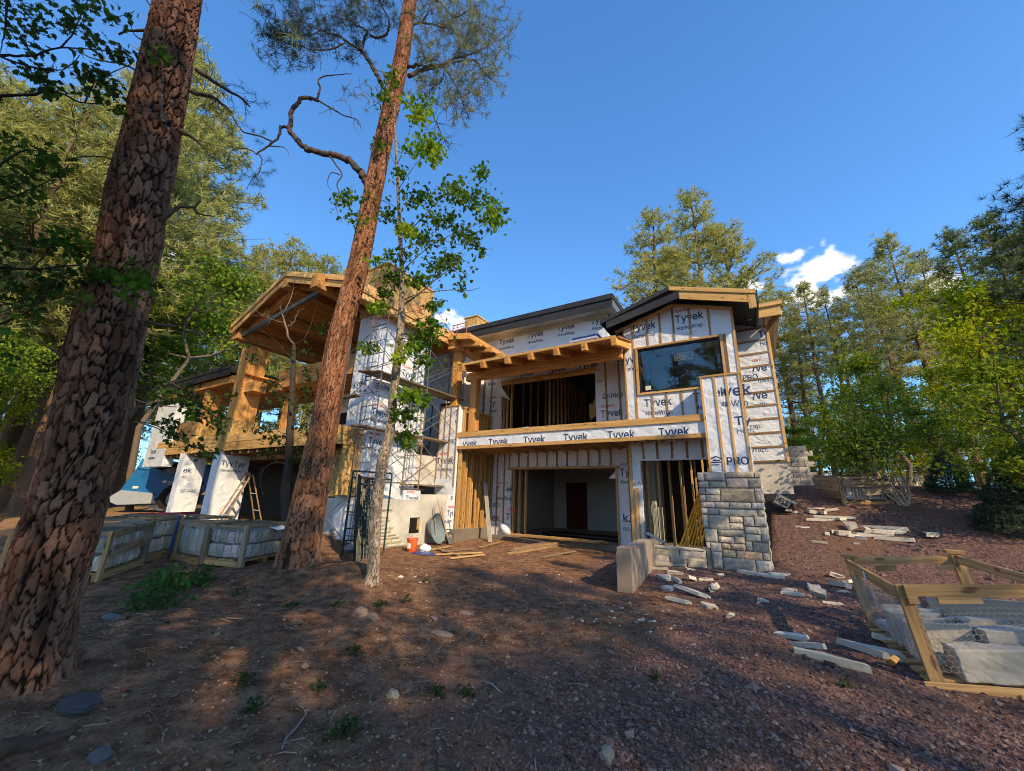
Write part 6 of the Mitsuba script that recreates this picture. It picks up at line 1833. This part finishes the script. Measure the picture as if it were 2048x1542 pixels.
ends_l += fill_lobe(620, 45, 110, 95, 170) + fill_lobe(560, 90, 60, 50, 45) + fill_lobe(720, 20, 60, 60, 60)
ends_r += fill_lobe(920, 45, 115, 105, 190) + fill_lobe(960, 130, 60, 70, 60) + fill_lobe(930, 200, 60, 40, 40) + fill_lobe(740, 190, 60, 35, 18)
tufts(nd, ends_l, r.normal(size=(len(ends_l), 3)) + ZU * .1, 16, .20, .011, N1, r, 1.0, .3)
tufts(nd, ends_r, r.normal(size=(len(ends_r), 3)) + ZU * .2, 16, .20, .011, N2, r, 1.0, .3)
put('branches', wd, 'bark_mat', mid, True, kind='stuff')
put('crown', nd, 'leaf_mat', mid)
# upper crown of the same pine, above the frame
r2 = np.random.default_rng(8); up_c = MB(); top = MP[-1]
Pu = top + r2.normal(0, 1, (380, 3)) * [1.5, 1.5, 1.7] - ZU * 1.8
Pu = Pu[Pu[:, 2] > MP[-3][2] + .6]
tufts(up_c, Pu, r2.normal(size=(len(Pu), 3)), 14, .3, .02, N2, r2)
put('upper_crown', up_c, 'leaf_mat', mid)

# dead stubs and a needled branch on the big left pine
wd, nd = MB(), MB()
for k, (rows, w0, w1) in enumerate((([(392, 140), (420, 158), (450, 178), (480, 195), (500, 212)], .030, .010), ([(378, 180), (400, 188), (425, 195), (445, 208), (462, 222)], .028, .012), ([(360, 262), (380, 272), (398, 285), (405, 294)], .026, .010), ([(318, 440), (340, 425), (362, 413), (385, 415), (400, 402)], .030, .012), ([(385, 413), (400, 428), (430, 432)], .016, .006),
                                   ([(225, 330), (250, 324), (290, 326), (318, 338)], .022, .020), ([(300, 60), (262, 62), (238, 68)], .018, .012), ([(300, 85), (275, 75), (262, 50)], .012, .005), ([(280, 150), (250, 130), (190, 118), (150, 100)], .014, .005), ([(292, 644), (330, 650), (350, 652)], .018, .012), ([(128, 715), (108, 702), (93, 694)], .016, .008), ([(326, 245), (322, 210), (315, 170), (309, 125)], .022, .014),
                                   ([(225, 318), (190, 312), (140, 318)], .010, .005), ([(410, 5), (415, 20)], .008, .004), ([(300, 10), (285, -10), (270, -30)], .01, .004))):
    a = limb(wd, rows, dl - (.16 if rows[0][0] in (225, 326) and k in (5, 11) else 0.0), w0 * .8, w1 * .8, (.12, .095, .075) if k in (5, 2, 3) else GREYB, 0, 60 + k)
    if k in (0, 1):
        e = fan(wd, a, r, 16, .24, .0035)
        tufts(nd, e[::2], r.normal(size=(len(e[::2]), 3)), 16, .10, .0024, N1, r, 1.0, .2)
put('branches', wd, 'bark_mat', big, True, kind='stuff')
put('needles', nd, 'leaf_mat', big)
r2 = np.random.default_rng(18); up_c = MB(); top = LP_[-1]
Pu = top + r2.normal(0, 1, (520, 3)) * [1.35, 1.35, 1.9] - ZU * 3.6
Pu = Pu[Pu[:, 2] > 7.9]
tufts(up_c, Pu, r2.normal(size=(len(Pu), 3)), 16, .34, .024, N2, r2)
put('upper_crown', up_c, 'leaf_mat', big)

# ---- slim oak before the stucco wall
b = hit(745, 1166); do = b[0] * FH[0] + b[1] * FH[1]
ok = thing('oak_tree', 'slim oak with pale flaky trunk and bright green leaves before the scaffold', 'tree')
rows = ((741, 1176, 30), (745, 1150, 24), (749, 1080, 23), (754, 1000, 23), (764, 930, 21), (780, 860, 18.5), (790, 760, 17), (797, 700, 16), (802, 640, 13.5), (804, 560, 9), (800, 470, 8), (796, 380, 6), (792, 300, 5), (788, 215, 3.5))
P, R = px_path(rows, do)
put('trunk', bark_trunk(P, R, 12, 40, .022, (.035, .085), .010, ((.26, .205, .155), (.38, .32, .25), (.045, .035, .028)), .35, .12, .35), 'bark_mat', ok, True)
wd, lf = MB(), MB(); r = np.random.default_rng(90)
OB = (.11, .09, .075)
br = [([(806, 610), (835, 590), (870, 560), (910, 530), (930, 505)], .020), ([(905, 535), (925, 555), (935, 550)], .008), ([(806, 600), (850, 585), (900, 580), (945, 580), (960, 575)], .012), ([(803, 545), (850, 500), (900, 470), (960, 440), (985, 400)], .013), ([(801, 480), (850, 430), (890, 390), (930, 370), (965, 340)], .011), ([(798, 420), (760, 400), (710, 395), (665, 410)], .008),
      ([(797, 380), (830, 330), (860, 300), (870, 260)], .009), ([(796, 340), (770, 260), (780, 180)], .008), ([(795, 330), (820, 260), (830, 220)], .008), ([(800, 500), (870, 480), (930, 490), (1000, 440)], .010), ([(804, 700), (840, 720), (850, 690)], .008), ([(806, 640), (780, 610), (760, 560)], .007), ([(790, 830), (830, 800), (845, 785)], .007), ([(790, 850), (830, 760), (880, 740), (920, 735)], .010), ([(800, 720), (820, 660), (860, 640)], .009), ([(797, 455), (750, 430), (735, 440), (660, 390)], .006)]
tips = []
for k, (rw, w) in enumerate(br):
    a = limb(wd, rw, do, w, .003, OB, .12, 200 + k, 5); e = fan(wd, a, r, 8, .28, .003, OB, .3); tips += [(q, k) for q in e]
cl_ = [(835, 210, 45, 26, 70, 1), (790, 160, 22, 22, 34, 0), (770, 190, 22, 26, 26, 0), (840, 235, 28, 18, 60, 2), (850, 290, 40, 34, 110, 1), (760, 290, 22, 14, 30, 0), (870, 310, 28, 22, 60, 2), (800, 345, 18, 20, 28, 0), (840, 395, 50, 26, 90, 0), (905, 380, 40, 26, 70, 0), (965, 345, 22, 26, 40, 0), (940, 400, 50, 30, 110, 0), (985, 430, 30, 36, 110, 1),
       (880, 440, 50, 24, 90, 0), (930, 475, 40, 26, 90, 0), (850, 480, 40, 24, 70, 0), (690, 395, 36, 22, 40, 0), (715, 435, 40, 14, 34, 0), (775, 430, 26, 16, 40, 0), (815, 460, 30, 18, 60, 2), (965, 505, 18, 10, 18, 0), (800, 510, 60, 24, 60, 0), (750, 520, 26, 10, 22, 1), (880, 530, 40, 30, 80, 0), (905, 520, 34, 20, 40, 0), (790, 555, 40, 22, 70, 0), (840, 560, 40, 18, 50, 0), (755, 615, 26, 14, 50, 1), (770, 585, 26, 12, 40, 0), (860, 650, 36, 22, 60, 0), (850, 675, 40, 24, 90, 0), (825, 690, 36, 20, 60, 1), (735, 695, 22, 12, 30, 0), (845, 720, 28, 14, 30, 0),
       (800, 715, 20, 14, 30, 2), (820, 790, 34, 18, 70, 1), (810, 830, 34, 20, 60, 0), (850, 800, 18, 12, 22, 0), (815, 870, 30, 14, 36, 0), (822, 890, 18, 10, 20, 1), (870, 610, 26, 16, 30, 0), (925, 575, 14, 8, 8, 0)]
cols = ((.09, .17, .02), (.15, .26, .02), (.24, .34, .02))
for cx, cy, rx, ry, n, kc in cl_:
    n = int(n * 1.7)
    c0 = do + r.normal(0, .35)
    uv = r.normal(0, .40, (n, 2))
    Q = np.array([fwd(cx + rx * u, cy + ry * v_, c0 + r.normal(0, .22)) for u, v_ in uv])
    leaves(lf, Q, unit(r.normal(size=(n, 3)) + [0, 0, -.2]), .122, cols[kc], r, True)
    cc = fwd(cx, cy, c0)
    for _ in range(4):
        q = crook(cc + r.normal(0, .06, 3) - ZU * .06, Q[r.integers(n)], r, 4, .2); wd.tube(q, [.004, .0035, .003, .002], 3, OB, False)
leaves(lf, np.array([q for q, k in tips]), r.normal(size=(len(tips), 3)), .088, cols[0], r, True)
put('branches', wd, 'bark_mat', ok, True, kind='stuff')
put('leaves', lf, 'leaf_mat', ok)

# ---- dark bare sapling before the deck
b = fwd(576, 1085, dm + .9); b[2] = gz(b[0], b[1])
ds = dm + .9
sap = thing('sapling', 'dark thin sapling with sparse leaves and a bare dead top before the deck', 'tree')
wd, lf = MB(), MB(); r = np.random.default_rng(55)
DK = (.055, .045, .040)
P, R = px_path(((574, 1115, 22), (573, 1040, 19), (570, 980, 18), (577, 930, 17), (580, 860, 16), (584, 800, 14), (586, 740, 11), (588, 690, 9)), ds)
q, rr, _ = resample(P, R, .08); wd.tube(q, rr, 9, DK, False)
ends = []
for k, (rw, w, c) in enumerate((([(588, 690), (575, 670), (568, 640), (562, 620), (560, 600)], .028, (.20, .17, .14)), ([(564, 630), (580, 600), (586, 580), (588, 565)], .012, (.2, .17, .14)), ([(566, 645), (548, 640), (525, 630), (505, 615)], .011, (.2, .17, .14)), ([(570, 655), (590, 640), (596, 620)], .010, (.2, .17, .14)), ([(588, 690), (610, 675), (625, 640), (638, 600)], .014, DK),
                                ([(587, 720), (560, 690), (535, 668), (500, 645)], .010, DK), ([(584, 800), (560, 785), (545, 770)], .008, DK), ([(582, 850), (600, 830), (620, 815)], .008, DK), ([(580, 880), (555, 860), (535, 845)], .008, DK), ([(577, 930), (555, 925), (530, 935), (520, 960), (528, 990)], .010, (.15, .13, .11)), ([(575, 950), (600, 960), (620, 970)], .007, DK), ([(572, 975), (545, 955), (520, 940)], .006, DK), ([(585, 770), (610, 750), (630, 740)], .008, DK))):
    a = limb(wd, rw, ds, w, .003, c, .1, 400 + k, 5); e = fan(wd, a, r, 8, .22, .003, c, .3)
    if k not in (0, 1, 2, 3, 9): ends += e
for cx, cy, rx, ry, n in ((645, 655, 22, 12, 30), (600, 700, 30, 14, 30), (545, 770, 26, 20, 40), (560, 800, 34, 22, 50), (620, 745, 26, 16, 30), (530, 860, 30, 16, 40), (550, 880, 28, 16, 40), (605, 800, 30, 30, 40), (620, 860, 26, 22, 40), (540, 905, 26, 12, 30), (600, 920, 22, 18, 40), (610, 900, 26, 14, 30), (505, 715, 14, 14, 24), (500, 690, 24, 14, 16), (610, 770, 24, 20, 24)):
    Q = np.array([fwd(cx + rx * u, cy + ry * v_, ds + r.normal(0, .2)) for u, v_ in r.normal(0, .45, (n, 2))])
    leaves(lf, Q, unit(r.normal(size=(n, 3)) - ZU * .3), .11, (.045, .075, .022), r, False)
put('trunk', wd, 'bark_mat', sap, True); put('leaves', lf, 'leaf_mat', sap)

# ---- oak left of the frame: its boughs hang into the picture
og = thing('oak_tree', 'dark leafy oak boughs reaching in from the left edge across the big trunk', 'tree')
wd, lf = MB(), MB(); r = np.random.default_rng(66); dg = dl - .35
tb0 = fwd(-1500, 1300, dg); tb0[2] = gz(tb0[0], tb0[1])
P = np.array([tb0, tb0 + [0, 0, 2.0], tb0 + [.1, .1, 4.0], tb0 + [.2, .2, 6.2]]); q, rr, _ = resample(P, [.13, .11, .09, .05], .1); wd.tube(q, rr, 10, (.12, .10, .085), False)
ob = [([(-330, 220), (-120, 195), (0, 192), (60, 190), (100, 180), (130, 190), (170, 206), (235, 205)], .022), ([(-330, 60), (-100, 90), (0, 110), (60, 112), (120, 95), (200, 100), (285, 108)], .018), ([(0, 112), (70, 135), (125, 140), (160, 110)], .010), ([(-330, 560), (-120, 545), (0, 535), (60, 538), (150, 530), (220, 545)], .018), ([(-330, 720), (-80, 665), (0, 648), (60, 620), (110, 560), (150, 500)], .012),
      ([(-10, -80), (15, -10), (10, 50), (0, 105)], .020), ([(60, 540), (90, 510), (110, 470)], .007), ([(120, 95), (150, 60), (165, 20), (190, -20)], .008), ([(170, 206), (185, 170), (215, 150), (260, 130)], .007), ([(0, 330), (60, 300), (110, 320)], .010), ([(-200, 420), (0, 400), (60, 380), (140, 330)], .010),
      ([(280, 745), (330, 800), (400, 815), (440, 840)], .006), ([(255, 840), (310, 850), (360, 880), (420, 905)], .006)]
tips = []
for k, (rw, w) in enumerate(ob):
    a = limb(wd, rw, dg + (.5 if k > 10 else 0), w, .003, (.04, .033, .03), .03, 500 + k, 6); e = fan(wd, a, r, 10, .12, .002, (.05, .04, .035), .35)
    tips += [p for p in e if px_of(p)[0] > -80]
GC = ((.045, .08, .018), (.06, .12, .016), (.08, .15, .016))
oc_ = [(30, 30, 60, 40, 60, 0), (70, 20, 60, 25, 40, 1), (170, 20, 40, 22, 40, 2), (150, 50, 40, 20, 30, 0), (215, 30, 34, 24, 30, 1), (60, 60, 50, 20, 40, 0), (130, 45, 30, 20, 24, 0), (250, 40, 22, 14, 16, 0), (75, 150, 34, 24, 44, 0), (95, 175, 30, 18, 36, 0), (200, 90, 40, 20, 40, 0), (235, 110, 34, 16, 30, 0), (160, 150, 34, 20, 30, 0), (200, 160, 34, 22, 44, 1), (215, 185, 26, 16, 30, 0), (240, 215, 26, 14, 30, 1), (320, 110, 26, 18, 24, 1), (160, 180, 18, 14, 12, 0),
       (20, 290, 40, 30, 50, 1), (90, 320, 46, 26, 70, 1), (30, 360, 50, 30, 70, 0), (60, 400, 40, 30, 40, 1), (120, 345, 28, 14, 24, 1), (15, 480, 40, 40, 60, 0), (110, 470, 50, 26, 60, 1), (160, 500, 50, 22, 70, 1), (210, 540, 60, 26, 110, 1), (270, 570, 40, 26, 70, 2), (120, 560, 60, 26, 70, 0), (60, 590, 50, 26, 50, 0), (20, 560, 30, 24, 30, 0), (150, 600, 30, 20, 24, 1), (60, 90, 26, 20, 18, 0), (10, 700, 26, 40, 24, 1), (60, 640, 24, 20, 14, 1)]
for cx, cy, rx, ry, n, kc in oc_:
    n = int(n * .9); c0 = dg + r.normal(0, .12)
    Q = np.array([fwd(cx + rx * u, cy + ry * v_, c0 + r.normal(0, .08)) for u, v_ in r.normal(0, .5, (n, 2))])
    leaves(lf, Q, unit(r.normal(size=(n, 3)) + [.3, .2, -.35]), .075, GC[kc], r, True)
    cc = fwd(cx, cy, c0)
    for _ in range(3):
        qq = crook(cc - [.05, .05, -.02], Q[r.integers(n)], r, 4, .2); wd.tube(qq, [.0025, .002, .002, .0015], 3, (.05, .04, .035), False)
leaves(lf, np.array(tips), r.normal(size=(len(tips), 3)), .07, GC[0], r, True)
put('trunk', wd, 'bark_mat', og, True); put('leaves', lf, 'leaf_mat', og)
og2 = thing('oak_sprays', 'drooping oak sprays hanging before the white end wall and the deck posts', 'branch')
lf = MB()
for cx, cy, rx, ry, n in ((330, 790, 40, 24, 60), (400, 815, 36, 28, 90), (440, 850, 20, 18, 40), (430, 840, 24, 14, 40), (370, 780, 40, 16, 50), (330, 850, 30, 16, 40), (350, 870, 24, 16, 50), (420, 905, 30, 10, 40), (390, 895, 24, 10, 24), (310, 760, 30, 18, 40), (460, 790, 16, 20, 24)):
    Q = np.array([fwd(cx + rx * u, cy + ry * v_, 9.0 + r.normal(0, .25)) for u, v_ in r.normal(0, .5, (n, 2))])
    leaves(lf, Q, unit(r.normal(size=(n, 3)) - ZU * .3), .115, (.040, .075, .020), r, True)
put('leaves', lf, 'leaf_mat', og2)
wd = MB()
for k, rw in enumerate(([(220, 770), (300, 808), (380, 818), (440, 850)], [(230, 835), (310, 855), (360, 880), (425, 907)], [(250, 740), (330, 760), (400, 790), (460, 795)])):
    a = limb(wd, rw, 9.0, .016, .004, (.06, .05, .045), .05, 600 + k, 5); fan(wd, a, r, 12, .25, .003, (.06, .05, .045), .2)
put('twigs', wd, 'bark_mat', og2)
# ---------------------------------------------------------------- loose ground cover
r = np.random.default_rng(123)
OCT = np.array([(1, 0, 0), (-1, 0, 0), (0, 1, 0), (0, -1, 0), (0, 0, 1), (0, 0, -1.0)])
OCF = np.array([(0, 2, 4), (2, 1, 4), (1, 3, 4), (3, 0, 4), (2, 0, 5), (1, 2, 5), (3, 1, 5), (0, 3, 5)])


def ground_samples(n, rmin, rmax, a0=-56, a1=56, power=1.0):
    """points on the ground in the sector in view, evenly dense per picture area"""
    rr = 1 / (1 / rmax + r.uniform(0, 1, n) ** power * (1 / rmin - 1 / rmax))
    a = YAW + np.radians(r.uniform(a0, a1, n))
    return rr * np.sin(a), rr * np.cos(a), rr


def cinder_mask(x, y):
    w = meshkit.fbm(np.stack([x * .55 + 3, y * .55, np.ones_like(x)], -1), 4)
    e = (x + 2.6) * .34 + (y - 7.) * .11 + (w - .5) * 3.0
    return e


def free(x, y):
    return ~(((x > -9.7) & (x < .3) & (y > 11.3)) | ((x > -25) & (x < -10) & (y > 7)) | ((x > 1.0) & (x < 2.4) & (y > 5.6) & (y < 7.5)) | ((x < -9.3) & (y > 8.2)))


def pebbles(name, n, rmin, rmax, size, cols, label, keep, grow=.35, a0=-56, a1=56, flat=.65, sink=.25, power=1.0):
    x, y, rr = ground_samples(n, rmin, rmax, a0, a1, power)
    k = keep(x, y) & free(x, y); x, y, rr = x[k], y[k], rr[k]; n = len(x)
    z = terrain(x, y, True)
    s = size * np.exp(r.normal(0, .42, n)) * (1 + grow * np.clip(rr - 3, 0, 12) / 3)
    v = OCT[None] * (1 + r.normal(0, .28, (n, 6, 3)) * .8 + 0)
    q = unit(r.normal(size=(n, 3, 3)))
    u1 = q[:, 0]; u2 = unit(q[:, 1] - u1 * (q[:, 1] * u1).sum(-1, keepdims=True)); u3 = np.cross(u1, u2)
    v = v[..., :1] * u1[:, None] + v[..., 1:2] * u2[:, None] + v[..., 2:] * u3[:, None]
    v = v * s[:, None, None] * np.array([1, 1, flat])
    v = v + np.stack([x, y, z + s * flat * (1 - 2 * sink) * .5], -1)[:, None]
    c = np.asarray(cols)[r.integers(0, len(cols), n)] * np.exp(r.normal(0, .22, (n, 1)))
    f = (np.arange(n)[:, None, None] * 6 + OCF[None]).reshape(-1, 3)
    put(name, MB().add(v.reshape(-1, 3), f, None, np.repeat(np.clip(c, .01, .7), 6, 0)), 'matte', None, label=label, kind='stuff')


CIN = [(.135, .078, .068), (.165, .10, .088), (.090, .058, .054), (.19, .125, .105), (.115, .070, .062), (.20, .145, .12)]
pebbles('cinder_gravel', 68000, 1.6, 13, .0115, CIN, 'purple-red volcanic cinder gravel over the right half of the ground', lambda x, y: cinder_mask(x, y) + r.normal(0, .45, len(x)) > .05, .30, -35, 56)
pebbles('soil_pebbles', 16000, 1.5, 12, .0075, [(.16, .09, .055), (.22, .14, .09), (.11, .07, .05), (.26, .20, .15), (.13, .065, .04)], 'small brown pebbles and clods in the dirt on the left', lambda x, y: cinder_mask(x, y) < .3, .35, -56, 30)
pebbles('stone_chips', 900, 3.5, 14, .018, [(.5, .47, .42), (.42, .39, .34), (.55, .53, .5)], 'scattered pale stone chips on the trodden ground before the house', lambda x, y: (meshkit.noise(np.stack([x * .5, y * .5, x * 0 + 4], -1), 3) > .55) & (y > 5.5), .1, -25, 45, .4)


def litter(name, n, rmin, rmax, L, w, cols, label, keep, a0=-56, a1=56):
    x, y, rr = ground_samples(n, rmin, rmax, a0, a1)
    k = keep(x, y) & free(x, y); x, y, rr = x[k], y[k], rr[k]; n = len(x)
    z = terrain(x, y, True) + .006
    a = r.uniform(0, 2 * np.pi, n); l = L * r.uniform(.5, 1.3, n); ww = w * (1 + .4 * np.clip(rr - 2.5, 0, 10))
    d = np.stack([np.cos(a), np.sin(a), r.normal(0, .10, n)], -1); s = np.stack([-np.sin(a), np.cos(a), r.normal(0, .4, n)], -1)
    c0 = np.stack([x, y, z], -1)
    m = c0 + s * (r.normal(0, .12, n) * l)[:, None]; m[:, 2] += .004
    v = np.stack([c0 - d * l[:, None] / 2 - s * ww[:, None], c0 - d * l[:, None] / 2 + s * ww[:, None], m + s * ww[:, None], m - s * ww[:, None], c0 + d * l[:, None] / 2], 1)
    f = (np.arange(n)[:, None, None] * 5 + np.array([(0, 1, 2), (0, 2, 3), (3, 2, 4)])[None]).reshape(-1, 3)
    c = np.asarray(cols)[r.integers(0, len(cols), n)] * np.exp(r.normal(0, .2, (n, 1)))
    put(name, MB().add(v.reshape(-1, 3), f, None, np.repeat(np.clip(c, .01, .6), 5, 0)), 'matte', None, label=label, kind='stuff')


litter('pine_needles', 15000, 1.5, 11, .13, .0011, [(.22, .13, .06), (.30, .19, .09), (.15, .085, .045), (.34, .25, .14)], 'fallen brown pine needles strewn over the dirt', lambda x, y: (cinder_mask(x, y) < .2 + r.normal(0, .5, len(x))) & (meshkit.noise(np.stack([x * .9, y * .9, x * 0], -1), 6) + r.normal(0, .15, len(x)) > .42))
litter('twigs', 520, 1.6, 10, .22, .0028, [(.20, .15, .11), (.12, .085, .06), (.28, .22, .17)], 'small dead twigs on the forest floor', lambda x, y: cinder_mask(x, y) < .8)
litter('bark_flakes', 1500, 1.6, 9, .045, .011, [(.17, .085, .05), (.22, .12, .075), (.11, .06, .04)], 'flakes of pine bark on the soil around the trunks', lambda x, y: cinder_mask(x, y) < .3)

# a few rocks, a log and sticks that one can single out
for k, (px, py, s, col, lab) in enumerate(((158, 1412, (.15, .10, .04), (.06, .06, .062), 'flat grey rock on the soil right of the big trunk base'), (200, 1520, (.065, .055, .04), (.10, .098, .095), 'pale grey rock beside the log in the bottom left corner'), (1215, 1520, (.045, .06, .06), (.25, .21, .17), 'small pale pointed stone at the bottom edge right of the middle'),
                                          (222, 1237, (.17, .06, .03), (.12, .12, .12), 'thin grey slate lying left of the low bushes'), (720, 1232, (.10, .08, .08), (.24, .17, .13), 'reddish rock on the slope below the slim oak'), (745, 1240, (.09, .06, .06), (.22, .16, .13), 'small brown rock beside the reddish rock below the slim oak'),
                                          (608, 1336, (.035, .03, .03), (.30, .20, .15), 'fist-sized tan stone on the dirt in the left foreground'), (785, 1395, (.05, .04, .04), (.26, .22, .18), 'round grey-brown stone in the middle of the foreground'), (600, 1300, (.06, .02, .02), (.30, .22, .16), 'flat tan stone above the fist-sized stone in the left foreground'),
                                          (885, 1270, (.14, .07, .03), (.22, .17, .14), 'flat half-buried brown stone in the middle ground'), (932, 1228, (.12, .06, .025), (.20, .15, .13), 'flat half-buried stone further back in the middle ground'))):
    q = hit(px, py)
    put('rock', lump(MB(), q + V3(0, 0, s[2] * .3), s, col, 300 + k, 3, .35), 'rock_mat', None, False, lab, 'rock')
a = fwd(-60, 1510, 1.9); q0 = hit(-40, 1530); q1 = hit(150, 1465)
lg2 = crook(q0 + V3(0, 0, .05), q1 + V3(0, 0, .03), r, 9, .10); put('fallen_log', MB().tube(lg2, np.linspace(.05, .016, 9), 9, (.085, .055, .04)), 'bark_mat', None, True, 'weathered broken log lying in the bottom left corner', 'log')
st_ = [hit(562, 1506), hit(572, 1480), hit(590, 1462), hit(612, 1432), hit(606, 1420), hit(594, 1412)]
put('stick', MB().tube(np.array(st_) + [0, 0, .012], [.009, .009, .008, .007, .005, .003], 6, (.26, .21, .18)), 'bark_mat', None, True, 'crooked grey stick on the dirt in the left foreground', 'stick')
st_ = [hit(440, 1240), hit(480, 1252), hit(500, 1235), hit(506, 1228)]
put('stick', MB().tube(np.array(st_) + [0, 0, .012], [.008, .008, .006, .003], 6, (.22, .16, .12)), 'bark_mat', None, True, 'thin forked root-like stick behind the crooked stick', 'stick')


def weed(px, py, R_, n, h, col, lab, seed, leaf=.05, name='weed', cat='plant'):
    rr = np.random.default_rng(seed); q = hit(px, py); lf, wd_ = MB(), MB()
    for _ in range(max(4, n // 14)):
        e = q + V3(*(rr.normal(0, R_ * .6, 2)), h * rr.uniform(.6, 1.1)); wd_.tube(crook(q + V3(*rr.normal(0, R_ * .25, 2), 0), e, rr, 4, .1), [.004, .003, .003, .002], 3, (.08, .09, .03), False)
    P_ = q + rr.normal(0, 1, (n, 3)) * [R_ * .5, R_ * .5, 0]; P_[:, 2] = q[2] + h * (1.1 - np.linalg.norm((P_ - q)[:, :2], axis=1) / (R_ * 1.6)).clip(.1) * rr.uniform(.1, 1, n)
    leaves(lf, P_, unit(rr.normal(size=(n, 3)) + [0, 0, .3]), leaf, col, rr, leaf > .055)
    key = thing(name, lab, cat); put('stems', wd_, 'matte', key); put('leaves', lf, 'leaf_mat', key)


weed(330, 1188, .38, 330, .38, (.08, .17, .04), 'low leafy green bush on the dirt right of the big trunk', 1, .085, 'bush')
weed(310, 1218, .30, 180, .24, (.06, .12, .04), 'smaller leafy bush in front of the low green bush', 2, .075, 'bush')
weed(400, 1165, .22, 120, .25, (.070, .12, .035), 'yellowish sprig behind the low green bush', 3, .075)
for k, (px, py, R_, n) in enumerate(((710, 1310, .10, 50), (690, 1470, .09, 60), (760, 1215, .12, 50), (585, 1215, .1, 40), (480, 1190, .14, 40), (815, 1205, .10, 50), (870, 1395, .08, 40), (490, 1365, .09, 40), (505, 1425, .06, 26), (675, 1215, .1, 40), (930, 1395, .06, 30), (640, 1385, .06, 26), (850, 1165, .1, 24), (1690, 1375, .05, 22), (1310, 1360, .05, 20))):
    weed(px, py, R_, n, .09, (.045, .085, .032), ('tiny green weed on the dirt', 'tuft of green seedlings on the dirt')[k % 2] + (' below the slim oak', ' at the bottom edge left of the middle', ' beside the reddish rock', ' behind the dirt hump left of the oak', ' right of the low bush', ' at the mound edge right of the oak', ' in the middle foreground', ' in front of the bushes', ' beside the crooked stick', ' on the mound between the two trees', ' right of the round stone', ' left of the round stone', ' at the edge of the cinder before the bucket', ' in the cinder below the crate frame', ' near the middle of the cinder')[k], 20 + k, .04)
